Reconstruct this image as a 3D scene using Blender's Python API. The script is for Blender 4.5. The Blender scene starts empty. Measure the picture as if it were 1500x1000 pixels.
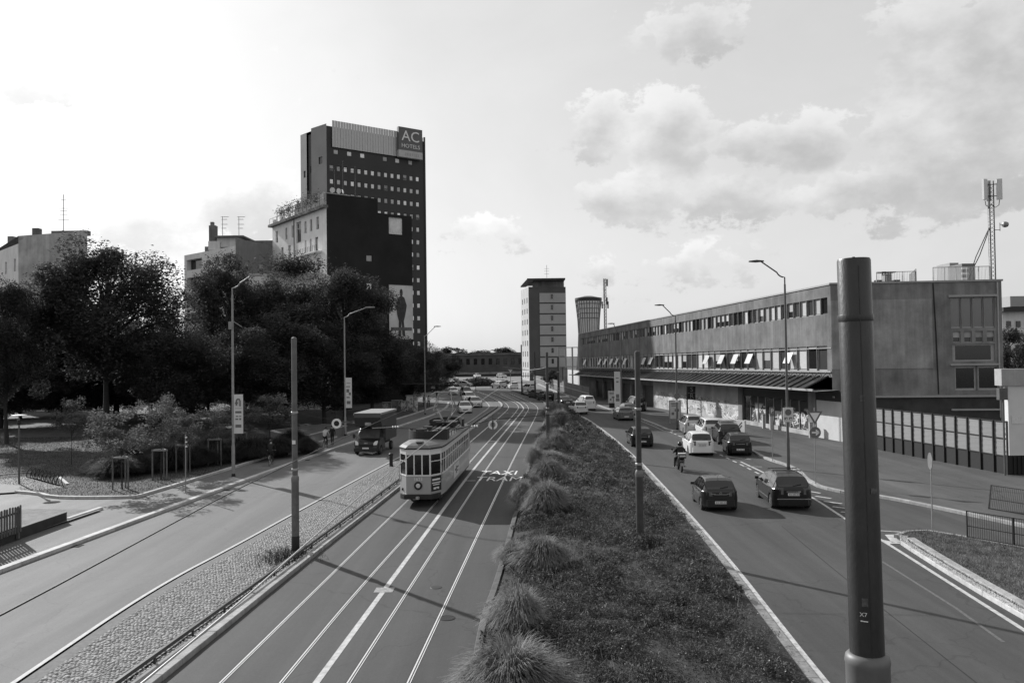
import bpy, math, random
import numpy as np
from mathutils import Vector, Matrix

# ------------------------------------------------------------------ camera, sky, sun, exposure
scene = bpy.context.scene
FOC, HORIZON, CAM_H, ROLL = 1167.0, 523.0, 7.6, math.radians(0.75)
PITCH = math.atan((HORIZON - 500) / FOC)
_f = Vector((0, math.cos(PITCH), math.sin(PITCH)))
_r0 = Vector((1, 0, 0)); _u0 = Vector((0, -math.sin(PITCH), math.cos(PITCH)))
_r = _r0 * math.cos(ROLL) - _u0 * math.sin(ROLL)
_u = _u0 * math.cos(ROLL) + _r0 * math.sin(ROLL)
CAMP = Vector((0, 0, CAM_H))
cam_d = bpy.data.cameras.new('camera'); cam = bpy.data.objects.new('camera', cam_d)
scene.collection.objects.link(cam)
cam_d.sensor_fit = 'HORIZONTAL'; cam_d.sensor_width = 36.0
cam_d.lens = FOC / 1500 * 36.0
cam_d.clip_start = 0.1; cam_d.clip_end = 6000
rm = Matrix((( _r.x, _u.x, -_f.x), (_r.y, _u.y, -_f.y), (_r.z, _u.z, -_f.z)))
cam.matrix_world = Matrix.Translation(CAMP) @ rm.to_4x4()
scene.camera = cam

SUN_AZ = math.radians(-42.0); SUN_EL = math.radians(27.0)   # azimuth from +Y, negative = left
sun_dir = Vector((math.sin(SUN_AZ) * math.cos(SUN_EL), math.cos(SUN_AZ) * math.cos(SUN_EL), math.sin(SUN_EL)))

def ray(x, y): return _f * FOC + _r * (x - 750) - _u * (y - 500)
def G(x, y, z=0.0):
    d = ray(x, y); t = (z - CAM_H) / d.z; return CAMP + d * t
def AY(x, y, Y):
    d = ray(x, y); return CAMP + d * (Y / d.y)

world = bpy.data.worlds.new('World'); scene.world = world; world.use_nodes = True
def build_world():
    nt = world.node_tree; nt.nodes.clear(); N = nt.nodes; L = nt.links
    out = N.new('ShaderNodeOutputWorld'); bg = N.new('ShaderNodeBackground')
    bg.inputs['Strength'].default_value = 0.1
    L.new(bg.outputs[0], out.inputs[0])
    sky = N.new('ShaderNodeTexSky'); sky.sky_type = 'NISHITA'; sky.sun_disc = False
    sky.sun_elevation = SUN_EL; sky.sun_rotation = SUN_AZ
    sky.air_density = 1.0; sky.dust_density = 2.2; sky.ozone_density = 1.0
    def m(op, a, b=None, c=None):
        n = N.new('ShaderNodeMath'); n.operation = op
        for i, v in enumerate((a, b, c)):
            if v is None: continue
            if isinstance(v, (int, float)): n.inputs[i].default_value = v
            else: L.new(v, n.inputs[i])
        return n.outputs[0]
    bw = N.new('ShaderNodeRGBToBW'); L.new(sky.outputs[0], bw.inputs[0])
    tc = N.new('ShaderNodeTexCoord'); sep = N.new('ShaderNodeSeparateXYZ'); L.new(tc.outputs['Generated'], sep.inputs[0])
    az = m('ARCTAN2', sep.outputs[0], sep.outputs[1]); el = m('ARCSINE', sep.outputs[2])
    comb = N.new('ShaderNodeCombineXYZ'); L.new(az, comb.inputs[0]); L.new(m('MULTIPLY', el, 1.45), comb.inputs[1])
    def noise(scale, detail=8.0, rough=0.58, off=(0, 0, 0), dist=0.0):
        mp = N.new('ShaderNodeMapping'); L.new(comb.outputs[0], mp.inputs[0]); mp.inputs['Location'].default_value = off
        n = N.new('ShaderNodeTexNoise'); L.new(mp.outputs[0], n.inputs['Vector'])
        n.inputs['Scale'].default_value = scale; n.inputs['Detail'].default_value = detail
        n.inputs['Roughness'].default_value = rough; n.inputs['Distortion'].default_value = dist
        return n.outputs[0]
    # cumulus: (centre px, half size px, weight)
    clouds = [((878, 190), (44, 60), 1.0), ((985, 205), (62, 70), 1.0), ((930, 300), (95, 48), 1.0), ((1150, 215), (95, 50), 1.0), ((1075, 285), (80, 38), .9),
              ((1230, 285), (100, 30), .95), ((1440, 80), (120, 85), 1.1), ((1430, 190), (140, 90), 1.0), ((1360, 280), (120, 50), .8),
              ((1010, 50), (110, 45), .62), ((365, 285), (80, 48), 1.05), ((205, 325), (80, 36), 1.05), ((62, 108), (46, 36), .92), ((40, 335), (60, 30), .85),
              ((1010, 395), (90, 40), .6), ((890, 390), (40, 50), .6), ((690, 340), (80, 34), .55), ((270, 370), (40, 34), .7)]
    big = noise(7.5, 5, .55); edge = noise(24.0, 9, .66, (3.1, 1.7, 0)); 
    tot = None; sw = None; sws = None
    for (cx, cy), (hx, hy), w in clouds:
        d = ray(cx, cy).normalized(); a0 = math.atan2(d.x, d.y); e0 = math.asin(d.z)
        wa = hx / FOC * 1.15; we = hy / FOC * 1.15
        dx = m('MULTIPLY', m('SUBTRACT', az, a0), 1 / wa); dy = m('MULTIPLY', m('SUBTRACT', el, e0), 1 / we)
        r = m('SQRT', m('ADD', m('MULTIPLY', dx, dx), m('MULTIPLY', dy, dy)))
        v = m('MULTIPLY', m('SUBTRACT', 1.35, r), w)
        tot = v if tot is None else m('MAXIMUM', tot, v)
        ww = m('POWER', m('MAXIMUM', v, 0.001), 2.0); wd = m('MULTIPLY', ww, dy)
        sw = ww if sw is None else m('ADD', sw, ww); sws = wd if sws is None else m('ADD', sws, wd)
    # elsewhere in the sky the same kind of broken cumulus goes on, well away from the framed part
    outside = N.new('ShaderNodeMapRange'); L.new(m('ABSOLUTE', az), outside.inputs[0])
    outside.inputs[1].default_value = .62; outside.inputs[2].default_value = .85
    gen = m('MULTIPLY', m('SUBTRACT', noise(2.2, 4, .5, (7, 2, 0)), .42), m('MULTIPLY', outside.outputs[0], 5.0))
    tot = m('MAXIMUM', tot, gen)
    nz = m('ADD', m('MULTIPLY', m('SUBTRACT', big, .5), 1.9), m('MULTIPLY', m('SUBTRACT', edge, .5), 2.0))
    dens_in = m('ADD', tot, nz)
    mr = N.new('ShaderNodeMapRange'); mr.interpolation_type = 'SMOOTHSTEP'; L.new(dens_in, mr.inputs[0])
    mr.inputs[1].default_value = .36; mr.inputs[2].default_value = .62
    dens = m('MULTIPLY', mr.outputs[0], .95)
    # self shade: thicker parts grey, thin fringe bright
    up = m('DIVIDE', sws, m('ADD', sw, .02))                       # +1 at a cloud's crown, -1 at its base
    sh = m('ADD', m('MULTIPLY', m('SUBTRACT', noise(9, 5, .55, (0, .35, 0)), .5), 2.0), m('SUBTRACT', m('MULTIPLY', dens_in, .50), m('MULTIPLY', up, .85)))
    mr2 = N.new('ShaderNodeMapRange'); L.new(sh, mr2.inputs[0]); mr2.interpolation_type = 'SMOOTHSTEP'
    mr2.inputs[1].default_value = -.55; mr2.inputs[2].default_value = 1.25; mr2.inputs[3].default_value = 1.24; mr2.inputs[4].default_value = .72
    # thin high veil brightens the whole sky towards white, as in the photograph
    veil = m('ADD', m('MULTIPLY', m('POWER', bw.outputs[0], .35), 3.3), m('ADD', .2, m('MULTIPLY', noise(3.0, 7, .6, (1, 5, 0), .4), 1.6)))
    cl = m('MULTIPLY', veil, mr2.outputs[0])
    mix = N.new('ShaderNodeMix'); mix.data_type = 'FLOAT'; L.new(dens, mix.inputs[0]); L.new(veil, mix.inputs[2]); L.new(cl, mix.inputs[3])
    # below the horizon: plain ground grey
    gm = N.new('ShaderNodeMapRange'); L.new(sep.outputs[2], gm.inputs[0]); gm.inputs[1].default_value = -.03; gm.inputs[2].default_value = -.005
    gx = N.new('ShaderNodeMix'); gx.data_type = 'FLOAT'; L.new(gm.outputs[0], gx.inputs[0]); gx.inputs[2].default_value = 1.0; L.new(mix.outputs[0], gx.inputs[3])
    L.new(gx.outputs[0], bg.inputs['Color'])
build_world()
world.cycles.sampling_method = 'MANUAL'; world.cycles.sample_map_resolution = 512
sl = bpy.data.lights.new('sun', 'SUN'); sl.energy = 4.9; sl.angle = math.radians(0.6); sl.color = (1, 1, 1)
sun = bpy.data.objects.new('sun', sl); scene.collection.objects.link(sun)
sun.rotation_euler = sun_dir.to_track_quat('Z', 'Y').to_euler()
sun.location = (-60, 60, 80)
vs = scene.view_settings
vs.view_transform = 'Standard'; vs.look = 'None'; vs.gamma = 1.0; vs.use_curve_mapping = False; vs.exposure = 0.2

# ------------------------------------------------------------------ helpers
COL = scene.collection
rng = random.Random(7)
nrng = np.random.default_rng(11)

class MB:
    """collects faces and links them as ONE mesh object"""
    def __init__(s): s.v = []; s.f = []; s.m = []
    def face(s, pts, mi=0):
        b = len(s.v); s.v.extend([tuple(p) for p in pts]); s.f.append(tuple(range(b, b + len(pts)))); s.m.append(mi)
    def add(s, vs_, fs, mi=0):
        b = len(s.v); s.v.extend([tuple(p) for p in vs_])
        for f in fs: s.f.append(tuple(i + b for i in f)); s.m.append(mi)
    def box(s, c, d, rz=0.0, mi=0, mat=None):
        hx, hy, hz = d[0] / 2, d[1] / 2, d[2] / 2; cs, sn = math.cos(rz), math.sin(rz)
        vs_ = []
        for z in (-hz, hz):
            for x, y in ((-hx, -hy), (hx, -hy), (hx, hy), (-hx, hy)):
                if mat is not None:
                    p = mat @ Vector((x, y, z)); vs_.append((p.x + c[0], p.y + c[1], p.z + c[2]))
                else: vs_.append((c[0] + x * cs - y * sn, c[1] + x * sn + y * cs, c[2] + z))
        s.add(vs_, [(3, 2, 1, 0), (4, 5, 6, 7), (0, 1, 5, 4), (1, 2, 6, 5), (2, 3, 7, 6), (3, 0, 4, 7)], mi)
    def beam(s, a, b, w, h=None, mi=0):
        a = Vector(a); b = Vector(b); d = b - a
        if d.length < 1e-6: return
        q = d.to_track_quat('Y', 'Z').to_matrix(); s.box((a + b) / 2, (w, d.length, h or w), mat=q, mi=mi)
    def prism(s, poly, z0, z1, mi=0, mi_top=None):
        ar = sum(poly[i][0] * poly[(i + 1) % len(poly)][1] - poly[(i + 1) % len(poly)][0] * poly[i][1] for i in range(len(poly)))
        if ar < 0: poly = poly[::-1]
        n = len(poly); b = len(s.v)
        s.v.extend([(p[0], p[1], z0) for p in poly]); s.v.extend([(p[0], p[1], z1) for p in poly])
        s.f.append(tuple(b + i for i in range(n))[::-1]); s.m.append(mi)
        s.f.append(tuple(b + n + i for i in range(n))); s.m.append(mi if mi_top is None else mi_top)
        for i in range(n):
            j = (i + 1) % n; s.f.append((b + i, b + j, b + n + j, b + n + i)); s.m.append(mi)
    def tube(s, pts, r, n=8, mi=0, cap=True):
        pts = [Vector(p) for p in pts]; k = len(pts); b = len(s.v)
        rs = r if isinstance(r, (list, tuple)) else [r] * k
        ref = Vector((0, 0, 1))
        prev = None
        for i, p in enumerate(pts):
            t = (pts[min(i + 1, k - 1)] - pts[max(i - 1, 0)])
            if t.length < 1e-9: t = Vector((0, 0, 1))
            t.normalize()
            if prev is None:
                a = t.cross(ref)
                if a.length < 1e-3: a = t.cross(Vector((1, 0, 0)))
            else: a = prev - t * prev.dot(t)
            a.normalize(); prev = a; c = t.cross(a)
            for j in range(n):
                th = 2 * math.pi * j / n; q = p + (a * math.cos(th) + c * math.sin(th)) * rs[i]; s.v.append((q.x, q.y, q.z))
        for i in range(k - 1):
            for j in range(n):
                j2 = (j + 1) % n
                s.f.append((b + i * n + j, b + i * n + j2, b + (i + 1) * n + j2, b + (i + 1) * n + j)); s.m.append(mi)
        if cap:
            s.f.append(tuple(b + j for j in range(n))[::-1]); s.m.append(mi)
            s.f.append(tuple(b + (k - 1) * n + j for j in range(n))); s.m.append(mi)
    def lathe(s, prof, c=(0, 0, 0), n=16, axis='z', mi=0, cap=True):
        b = len(s.v); k = len(prof)
        for r, z in prof:
            for j in range(n):
                th = 2 * math.pi * j / n
                if axis == 'z': p = (c[0] + r * math.cos(th), c[1] + r * math.sin(th), c[2] + z)
                elif axis == 'x': p = (c[0] + z, c[1] + r * math.cos(th), c[2] + r * math.sin(th))
                else: p = (c[0] + r * math.sin(th), c[1] + z, c[2] + r * math.cos(th))
                s.v.append(p)
        for i in range(k - 1):
            for j in range(n):
                j2 = (j + 1) % n
                s.f.append((b + i * n + j, b + i * n + j2, b + (i + 1) * n + j2, b + (i + 1) * n + j)); s.m.append(mi)
        if cap:
            s.f.append(tuple(b + j for j in range(n))[::-1]); s.m.append(mi)
            s.f.append(tuple(b + (k - 1) * n + j for j in range(n))); s.m.append(mi)
    def mesh(s, name, mats, smooth=None):
        me = bpy.data.meshes.new(name); me.from_pydata(s.v, [], s.f)
        if not isinstance(mats, (list, tuple)): mats = [mats]
        for m_ in mats: me.materials.append(m_)
        if len(mats) > 1: me.polygons.foreach_set('material_index', s.m)
        if smooth is not None:
            me.polygons.foreach_set('use_smooth', [True] * len(me.polygons)); me.update()
            me.set_sharp_from_angle(angle=math.radians(smooth))
        me.update(); return me
    def build(s, name, mats, parent=None, smooth=None, world=False, **kw):
        return link(name, s.mesh(name, mats, smooth), parent, world, **kw)

def link(name, me, parent=None, world=False, loc=None, rot=None, scale=None):
    o = bpy.data.objects.new(name, me); COL.objects.link(o)
    if parent is not None:
        o.parent = parent
        if world: o.location = -parent.location
    if loc is not None: o.location = loc
    if rot is not None: o.rotation_euler = rot
    if scale is not None: o.scale = scale if isinstance(scale, (tuple, list)) else (scale,) * 3
    return o
def tag(o, label, cat, group=None, kind=None):
    if label: o['label'] = label
    if cat: o['category'] = cat
    if group: o['group'] = group
    if kind: o['kind'] = kind
    return o
def thing(name, label, cat, loc=(0, 0, 0), rz=0.0, group=None):
    o = bpy.data.objects.new(name, None); COL.objects.link(o); o.empty_display_size = .2
    o.location = loc; o.rotation_euler = (0, 0, rz)
    return tag(o, label, cat, group)
def struct(name, me_or_mb, mats=None, **kw):
    o = me_or_mb.build(name, mats, **kw) if isinstance(me_or_mb, MB) else link(name, me_or_mb)
    o['kind'] = 'structure'; return o
_kids = {}
def copy_tree(o, parent=None):
    c = o.copy(); COL.objects.link(c); c.parent = parent
    for ch in o.children: copy_tree(ch, c)
    return c
def np_mesh(name, V, F, mats, smooth=False, mi=None):
    """big meshes straight from arrays; F is (n,3) or (n,4)"""
    me = bpy.data.meshes.new(name); nv, nf, k = len(V), len(F), F.shape[1]
    me.vertices.add(nv); me.vertices.foreach_set('co', np.ascontiguousarray(V, dtype=np.float32).ravel())
    me.loops.add(nf * k); me.loops.foreach_set('vertex_index', np.ascontiguousarray(F, dtype=np.int32).ravel())
    me.polygons.add(nf); me.polygons.foreach_set('loop_start', np.arange(0, nf * k, k, dtype=np.int32))
    me.polygons.foreach_set('loop_total', np.full(nf, k, dtype=np.int32))
    if smooth: me.polygons.foreach_set('use_smooth', np.ones(nf, dtype=bool))
    for m_ in (mats if isinstance(mats, (list, tuple)) else [mats]): me.materials.append(m_)
    if mi is not None: me.polygons.foreach_set('material_index', mi)
    me.update(calc_edges=True); return me
def text_mesh(txt, size, mat, depth=.0, align='CENTER', xs=1.0):
    cu = bpy.data.curves.new('lettering', 'FONT'); cu.body = txt; cu.size = size; cu.extrude = depth
    cu.align_x = align; cu.align_y = 'CENTER'; cu.resolution_u = 3
    ob = bpy.data.objects.new('tmp_text', cu); COL.objects.link(ob)
    dg = bpy.context.evaluated_depsgraph_get(); me = bpy.data.meshes.new_from_object(ob.evaluated_get(dg))
    bpy.data.objects.remove(ob); bpy.data.curves.remove(cu)
    me.materials.clear(); me.materials.append(mat)
    if xs != 1.0: me.transform(Matrix.Diagonal((xs, 1, 1, 1)))
    return me
def smooth_line(pts, it=3):
    """Chaikin on ground points, end points kept"""
    P = [Vector(p[:2]) for p in pts]
    for _ in range(it):
        Q = [P[0]]
        for a, b in zip(P[:-1], P[1:]): Q += [a * .75 + b * .25, a * .25 + b * .75]
        Q.append(P[-1]); P = Q
    return P
def gline(px, it=3, ext=None):
    P = [G(*p) for p in px]; P = [Vector((p.x, p.y)) for p in P]
    if ext:
        d = (P[0] - P[1]).normalized(); P.insert(0, P[0] + d * ext)
    return smooth_line(P, it) if it else P
def offset(P, d):
    out = []
    for i, p in enumerate(P):
        t = (P[min(i + 1, len(P) - 1)] - P[max(i - 1, 0)]).normalized(); out.append(p + Vector((t.y, -t.x)) * d)   # + = right of travel
    return out
def strip(mb, A, B, zA, zB=None, mi=0):
    """ribbon between two equally sampled lines"""
    zB = zA if zB is None else zB; b = len(mb.v)
    for p, q in zip(A, B): mb.v.append((p.x, p.y, zA)); mb.v.append((q.x, q.y, zB))
    for i in range(len(A) - 1): mb.f.append((b + 2 * i, b + 2 * i + 1, b + 2 * i + 3, b + 2 * i + 2)); mb.m.append(mi)
def resample(P, n=None, step=None):
    d = [0.0]
    for a, b in zip(P[:-1], P[1:]): d.append(d[-1] + (b - a).length)
    T = d[-1]; n = n or max(2, int(T / step) + 1)
    xs = np.interp(np.linspace(0, T, n), d, [p.x for p in P]); ys = np.interp(np.linspace(0, T, n), d, [p.y for p in P])
    return [Vector((x, y)) for x, y in zip(xs, ys)]
def length(P): return sum((b - a).length for a, b in zip(P[:-1], P[1:]))

# ------------------------------------------------------------------ materials (the photograph is black and white: greys only)
_mats = {}
def mat(name, v=.3, rough=.7, var=.12, scale=3.0, bump=0.0, bscale=40.0, metal=0.0, spec=.4, coat=0.0, pos='Object', v2=None, rnd=0.0, detail=5, stretch=None, alpha=None):
    if name in _mats: return _mats[name]
    m_ = bpy.data.materials.new(name); m_.use_nodes = True; nt = m_.node_tree; N = nt.nodes; L = nt.links
    p = N['Principled BSDF']; p.inputs['Roughness'].default_value = rough; p.inputs['Metallic'].default_value = metal
    p.inputs['Specular IOR Level'].default_value = spec; p.inputs['Coat Weight'].default_value = coat; p.inputs['Coat Roughness'].default_value = .06
    if pos == 'World': g = N.new('ShaderNodeNewGeometry'); src = g.outputs['Position']
    else: g = N.new('ShaderNodeTexCoord'); src = g.outputs['Object']
    if stretch:
        mp = N.new('ShaderNodeMapping'); L.new(src, mp.inputs[0]); mp.inputs['Scale'].default_value = stretch; src = mp.outputs[0]
    n = N.new('ShaderNodeTexNoise'); L.new(src, n.inputs['Vector']); n.inputs['Scale'].default_value = scale; n.inputs['Detail'].default_value = detail; n.inputs['Roughness'].default_value = .62
    r = N.new('ShaderNodeValToRGB'); L.new(n.outputs[0], r.inputs[0])
    a = v * (1 - var) if v2 is None else v; b = v * (1 + var) if v2 is None else v2
    r.color_ramp.elements[0].position = .3; r.color_ramp.elements[0].color = (a, a, a, 1)
    r.color_ramp.elements[1].position = .7; r.color_ramp.elements[1].color = (b, b, b, 1)
    col = r.outputs[0]
    if rnd:
        oi = N.new('ShaderNodeObjectInfo'); mr = N.new('ShaderNodeMapRange'); L.new(oi.outputs['Random'], mr.inputs[0]); mr.inputs[3].default_value = 1 - rnd; mr.inputs[4].default_value = 1 + rnd
        mx = N.new('ShaderNodeMix'); mx.data_type = 'RGBA'; mx.blend_type = 'MULTIPLY'; mx.inputs[0].default_value = 1
        L.new(col, mx.inputs[6]); L.new(mr.outputs[0], mx.inputs[7]); col = mx.outputs[2]
    L.new(col, p.inputs['Base Color'])
    if bump:
        n2 = N.new('ShaderNodeTexNoise'); L.new(src, n2.inputs['Vector']); n2.inputs['Scale'].default_value = bscale; n2.inputs['Detail'].default_value = 4
        bp = N.new('ShaderNodeBump'); bp.inputs['Strength'].default_value = bump; bp.inputs['Distance'].default_value = .02; L.new(n2.outputs[0], bp.inputs['Height']); L.new(bp.outputs[0], p.inputs['Normal'])
    _mats[name] = m_; return m_
def asphalt(name, v, stain=.25, patch=.15, dirx=0.0, crack=.6):
    m_ = bpy.data.materials.new(name); m_.use_nodes = True; nt = m_.node_tree; N = nt.nodes; L = nt.links; p = N['Principled BSDF']
    g = N.new('ShaderNodeNewGeometry')
    def noise(sc, det=6, st=(1, 1, 1), ro=.6, w=0.0):
        mp = N.new('ShaderNodeMapping'); L.new(g.outputs['Position'], mp.inputs[0]); mp.inputs['Scale'].default_value = st; mp.inputs['Rotation'].default_value = (0, 0, dirx); mp.inputs['Location'].default_value = (w, w, 0)
        n = N.new('ShaderNodeTexNoise'); L.new(mp.outputs[0], n.inputs['Vector']); n.inputs['Scale'].default_value = sc; n.inputs['Detail'].default_value = det; n.inputs['Roughness'].default_value = ro; return n.outputs[0]
    def rng_(x, a, b, c, d):
        n = N.new('ShaderNodeMapRange'); L.new(x, n.inputs[0]); n.inputs[1].default_value = a; n.inputs[2].default_value = b; n.inputs[3].default_value = c; n.inputs[4].default_value = d; return n.outputs[0]
    def mul(a, b):
        n = N.new('ShaderNodeMath'); n.operation = 'MULTIPLY'; L.new(a, n.inputs[0])
        if isinstance(b, float): n.inputs[1].default_value = b
        else: L.new(b, n.inputs[1])
        return n.outputs[0]
    long = rng_(noise(1.0, 4, (1.1, .035, 1)), .3, .7, 1 - stain, 1 + stain)         # worn along the wheel tracks
    big = rng_(noise(.22, 5, (1, .6, 1), .6, 4.), .3, .7, 1 - patch, 1 + patch)
    fine = rng_(noise(55, 3, (1, 1, 1), .7), .25, .75, .78, 1.22)
    mid = rng_(noise(2.6, 6, (1, .7, 1), .7, 9.), .3, .7, .95, 1.05)
    grain = rng_(noise(13, 4, (1, 1, 1), .7, 2.), .3, .7, .91, 1.09)
    x = mul(mul(mul(long, big), mul(fine, mid)), grain)
    vo = N.new('ShaderNodeTexVoronoi'); vo.feature = 'DISTANCE_TO_EDGE'; vo.inputs['Scale'].default_value = .13
    nd = N.new('ShaderNodeTexNoise'); L.new(g.outputs['Position'], nd.inputs['Vector']); nd.inputs['Scale'].default_value = .9; nd.inputs['Detail'].default_value = 5
    ad = N.new('ShaderNodeVectorMath'); ad.operation = 'MULTIPLY_ADD'; L.new(nd.outputs['Color'], ad.inputs[0]); ad.inputs[1].default_value = (1.6, 1.6, 0); L.new(g.outputs['Position'], ad.inputs[2]); L.new(ad.outputs[0], vo.inputs['Vector'])
    ck = rng_(vo.outputs['Distance'], 0.0, .004, 1 - crack, 1.0)
    x = mul(x, ck)
    # scattered pale chips and dark oil spots
    v2 = N.new('ShaderNodeTexVoronoi'); L.new(g.outputs['Position'], v2.inputs['Vector']); v2.inputs['Scale'].default_value = 1.7
    x = mul(x, rng_(v2.outputs['Distance'], .0, .045, 1.35, 1.0))
    x = mul(x, v)
    L.new(x, p.inputs['Base Color']); p.inputs['Specular IOR Level'].default_value = .25
    L.new(rng_(noise(1.3, 4, (1, .1, 1)), .3, .7, .76, .82), p.inputs['Roughness'])
    bp = N.new('ShaderNodeBump'); bp.inputs['Strength'].default_value = .35; bp.inputs['Distance'].default_value = .01; L.new(noise(90, 3), bp.inputs['Height']); L.new(bp.outputs[0], p.inputs['Normal'])
    _mats[name] = m_; return m_
def leafmat(name, v, var=.35, scale=1.2, trans=.35):
    m_ = bpy.data.materials.new(name); m_.use_nodes = True; nt = m_.node_tree; N = nt.nodes; L = nt.links; N.clear()
    out = N.new('ShaderNodeOutputMaterial'); g = N.new('ShaderNodeTexCoord'); oi = N.new('ShaderNodeObjectInfo')
    n = N.new('ShaderNodeTexNoise'); L.new(g.outputs['Object'], n.inputs['Vector']); n.inputs['Scale'].default_value = scale; n.inputs['Detail'].default_value = 6; n.inputs['Roughness'].default_value = .75
    mr = N.new('ShaderNodeMapRange'); L.new(n.outputs[0], mr.inputs[0]); mr.inputs[1].default_value = .3; mr.inputs[2].default_value = .7; mr.inputs[3].default_value = v * (1 - var); mr.inputs[4].default_value = v * (1 + var)
    m2 = N.new('ShaderNodeMapRange'); L.new(oi.outputs['Random'], m2.inputs[0]); m2.inputs[3].default_value = .85; m2.inputs[4].default_value = 1.15
    mu = N.new('ShaderNodeMath'); mu.operation = 'MULTIPLY'; L.new(mr.outputs[0], mu.inputs[0]); L.new(m2.outputs[0], mu.inputs[1])
    d = N.new('ShaderNodeBsdfPrincipled'); L.new(mu.outputs[0], d.inputs['Base Color']); d.inputs['Roughness'].default_value = .75; d.inputs['Specular IOR Level'].default_value = .15
    t = N.new('ShaderNodeBsdfTranslucent'); L.new(mu.outputs[0], t.inputs['Color'])
    mx = N.new('ShaderNodeMixShader'); mx.inputs[0].default_value = trans; L.new(d.outputs[0], mx.inputs[1]); L.new(t.outputs[0], mx.inputs[2]); L.new(mx.outputs[0], out.inputs[0])
    _mats[name] = m_; return m_
def concrete(name, v, streak=.25, rough=.85, scale=.5):
    """rendered / concrete wall: blotches, vertical run-off streaks, fine grain"""
    m_ = bpy.data.materials.new(name); m_.use_nodes = True; nt = m_.node_tree; N = nt.nodes; L = nt.links; p = N['Principled BSDF']
    g = N.new('ShaderNodeNewGeometry')
    def noise(sc, st, det=6, w=0.0):
        mp = N.new('ShaderNodeMapping'); L.new(g.outputs['Position'], mp.inputs[0]); mp.inputs['Scale'].default_value = st; mp.inputs['Location'].default_value = (w, w, w)
        n = N.new('ShaderNodeTexNoise'); L.new(mp.outputs[0], n.inputs['Vector']); n.inputs['Scale'].default_value = sc; n.inputs['Detail'].default_value = det; n.inputs['Roughness'].default_value = .65; return n.outputs[0]
    def R(x, c, d, a=.3, b=.7):
        n = N.new('ShaderNodeMapRange'); L.new(x, n.inputs[0]); n.inputs[1].default_value = a; n.inputs[2].default_value = b; n.inputs[3].default_value = c; n.inputs[4].default_value = d; return n.outputs[0]
    def mul(a, b):
        n = N.new('ShaderNodeMath'); n.operation = 'MULTIPLY'; L.new(a, n.inputs[0])
        if isinstance(b, float): n.inputs[1].default_value = b
        else: L.new(b, n.inputs[1])
        return n.outputs[0]
    x = mul(R(noise(scale, (1, 1, 1)), 1 - streak, 1 + streak), R(noise(1.6, (1, 1, .07), 5, 3.), 1 - streak * .8, 1 + streak * .6))
    x = mul(x, R(noise(14, (1, 1, 1), 4, 8.), .93, 1.07)); x = mul(x, v)
    L.new(x, p.inputs['Base Color']); p.inputs['Roughness'].default_value = rough; p.inputs['Specular IOR Level'].default_value = .25
    bp = N.new('ShaderNodeBump'); bp.inputs['Strength'].default_value = .25; bp.inputs['Distance'].default_value = .02; L.new(noise(9, (1, 1, 1), 5), bp.inputs['Height']); L.new(bp.outputs[0], p.inputs['Normal'])
    _mats[name] = m_; return m_

M_road_l = asphalt('road_asphalt_light', .125, .13, .06, crack=.2)
M_road_r = asphalt('road_asphalt_mid', .066, .20, .12, crack=.25)
M_tram = asphalt('tram_bed_asphalt', .062, .18, .12, crack=.3)
M_pave = asphalt('pavement_asphalt', .085, .18, .22)
M_pave_l = asphalt('pavement_left', .13, .08, .10, crack=.3)
M_paint = mat('road_paint', .60, .7, .18, 5, pos='World', v2=.30, detail=10)
M_faint = mat('road_paint_ghost', .075, .8, .3, 8, pos='World', v2=.15, detail=10)
M_paint_w = mat('road_paint_worn', .40, .75, .35, 11, pos='World', v2=.14, detail=10)
M_kerb = mat('kerb_stone', .42, .8, .18, 4, .3, 60, pos='World', rnd=.12)
M_kerb_d = mat('kerb_stone_grey', .30, .85, .25, 4, .3, 60, pos='World', rnd=.14)
M_conc = concrete('concrete_strip', .30, .25)
M_soil = mat('soil', .035, .95, .4, 5, .5, 30, pos='World')
M_lawn = mat('lawn', .055, .9, .45, 1.4, .6, 60, pos='World', detail=9)
M_lawn_l = mat('lawn_dry', .15, .9, .4, 2.2, .6, 60, pos='World', detail=9)
M_steel_d = mat('dark_steel', .035, .45, .25, 6, metal=.3)
M_rail = mat('polished_rail', .70, .35, .1, 20, metal=.15)
M_groove = mat('rail_groove', .015, .8, .2, 10)
M_black = mat('black', .012, .6, .2, 5)
M_white = mat('white_paint', .72, .5, .06, 6)
M_galv = mat('galvanised', .34, .45, .15, 8, metal=.55)
M_pole = mat('pole_grey', .10, .5, .15, 5, metal=.2)
M_pole_l = mat('pole_lightgrey', .25, .5, .15, 5, metal=.2)
M_glass = mat('window_glass', .02, .08, .2, 1, spec=.7)
M_glass_sky = mat('window_glass_bright', .10, .05, .2, .6, spec=1.0, metal=.35)
M_wire = mat('wire', .02, .6, .1, 1)
M_wire_l = mat('wire_copper', .28, .35, .1, 1, metal=.8)
# ------------------------------------------------------------------ ground, roads, kerbs, rails
g_ = MB(); g_.face([(-3000, -200, -.16), (3000, -200, -.16), (3000, 5500, -.16), (-3000, 5500, -.16)])
struct('ground', g_, M_road_r)

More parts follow.
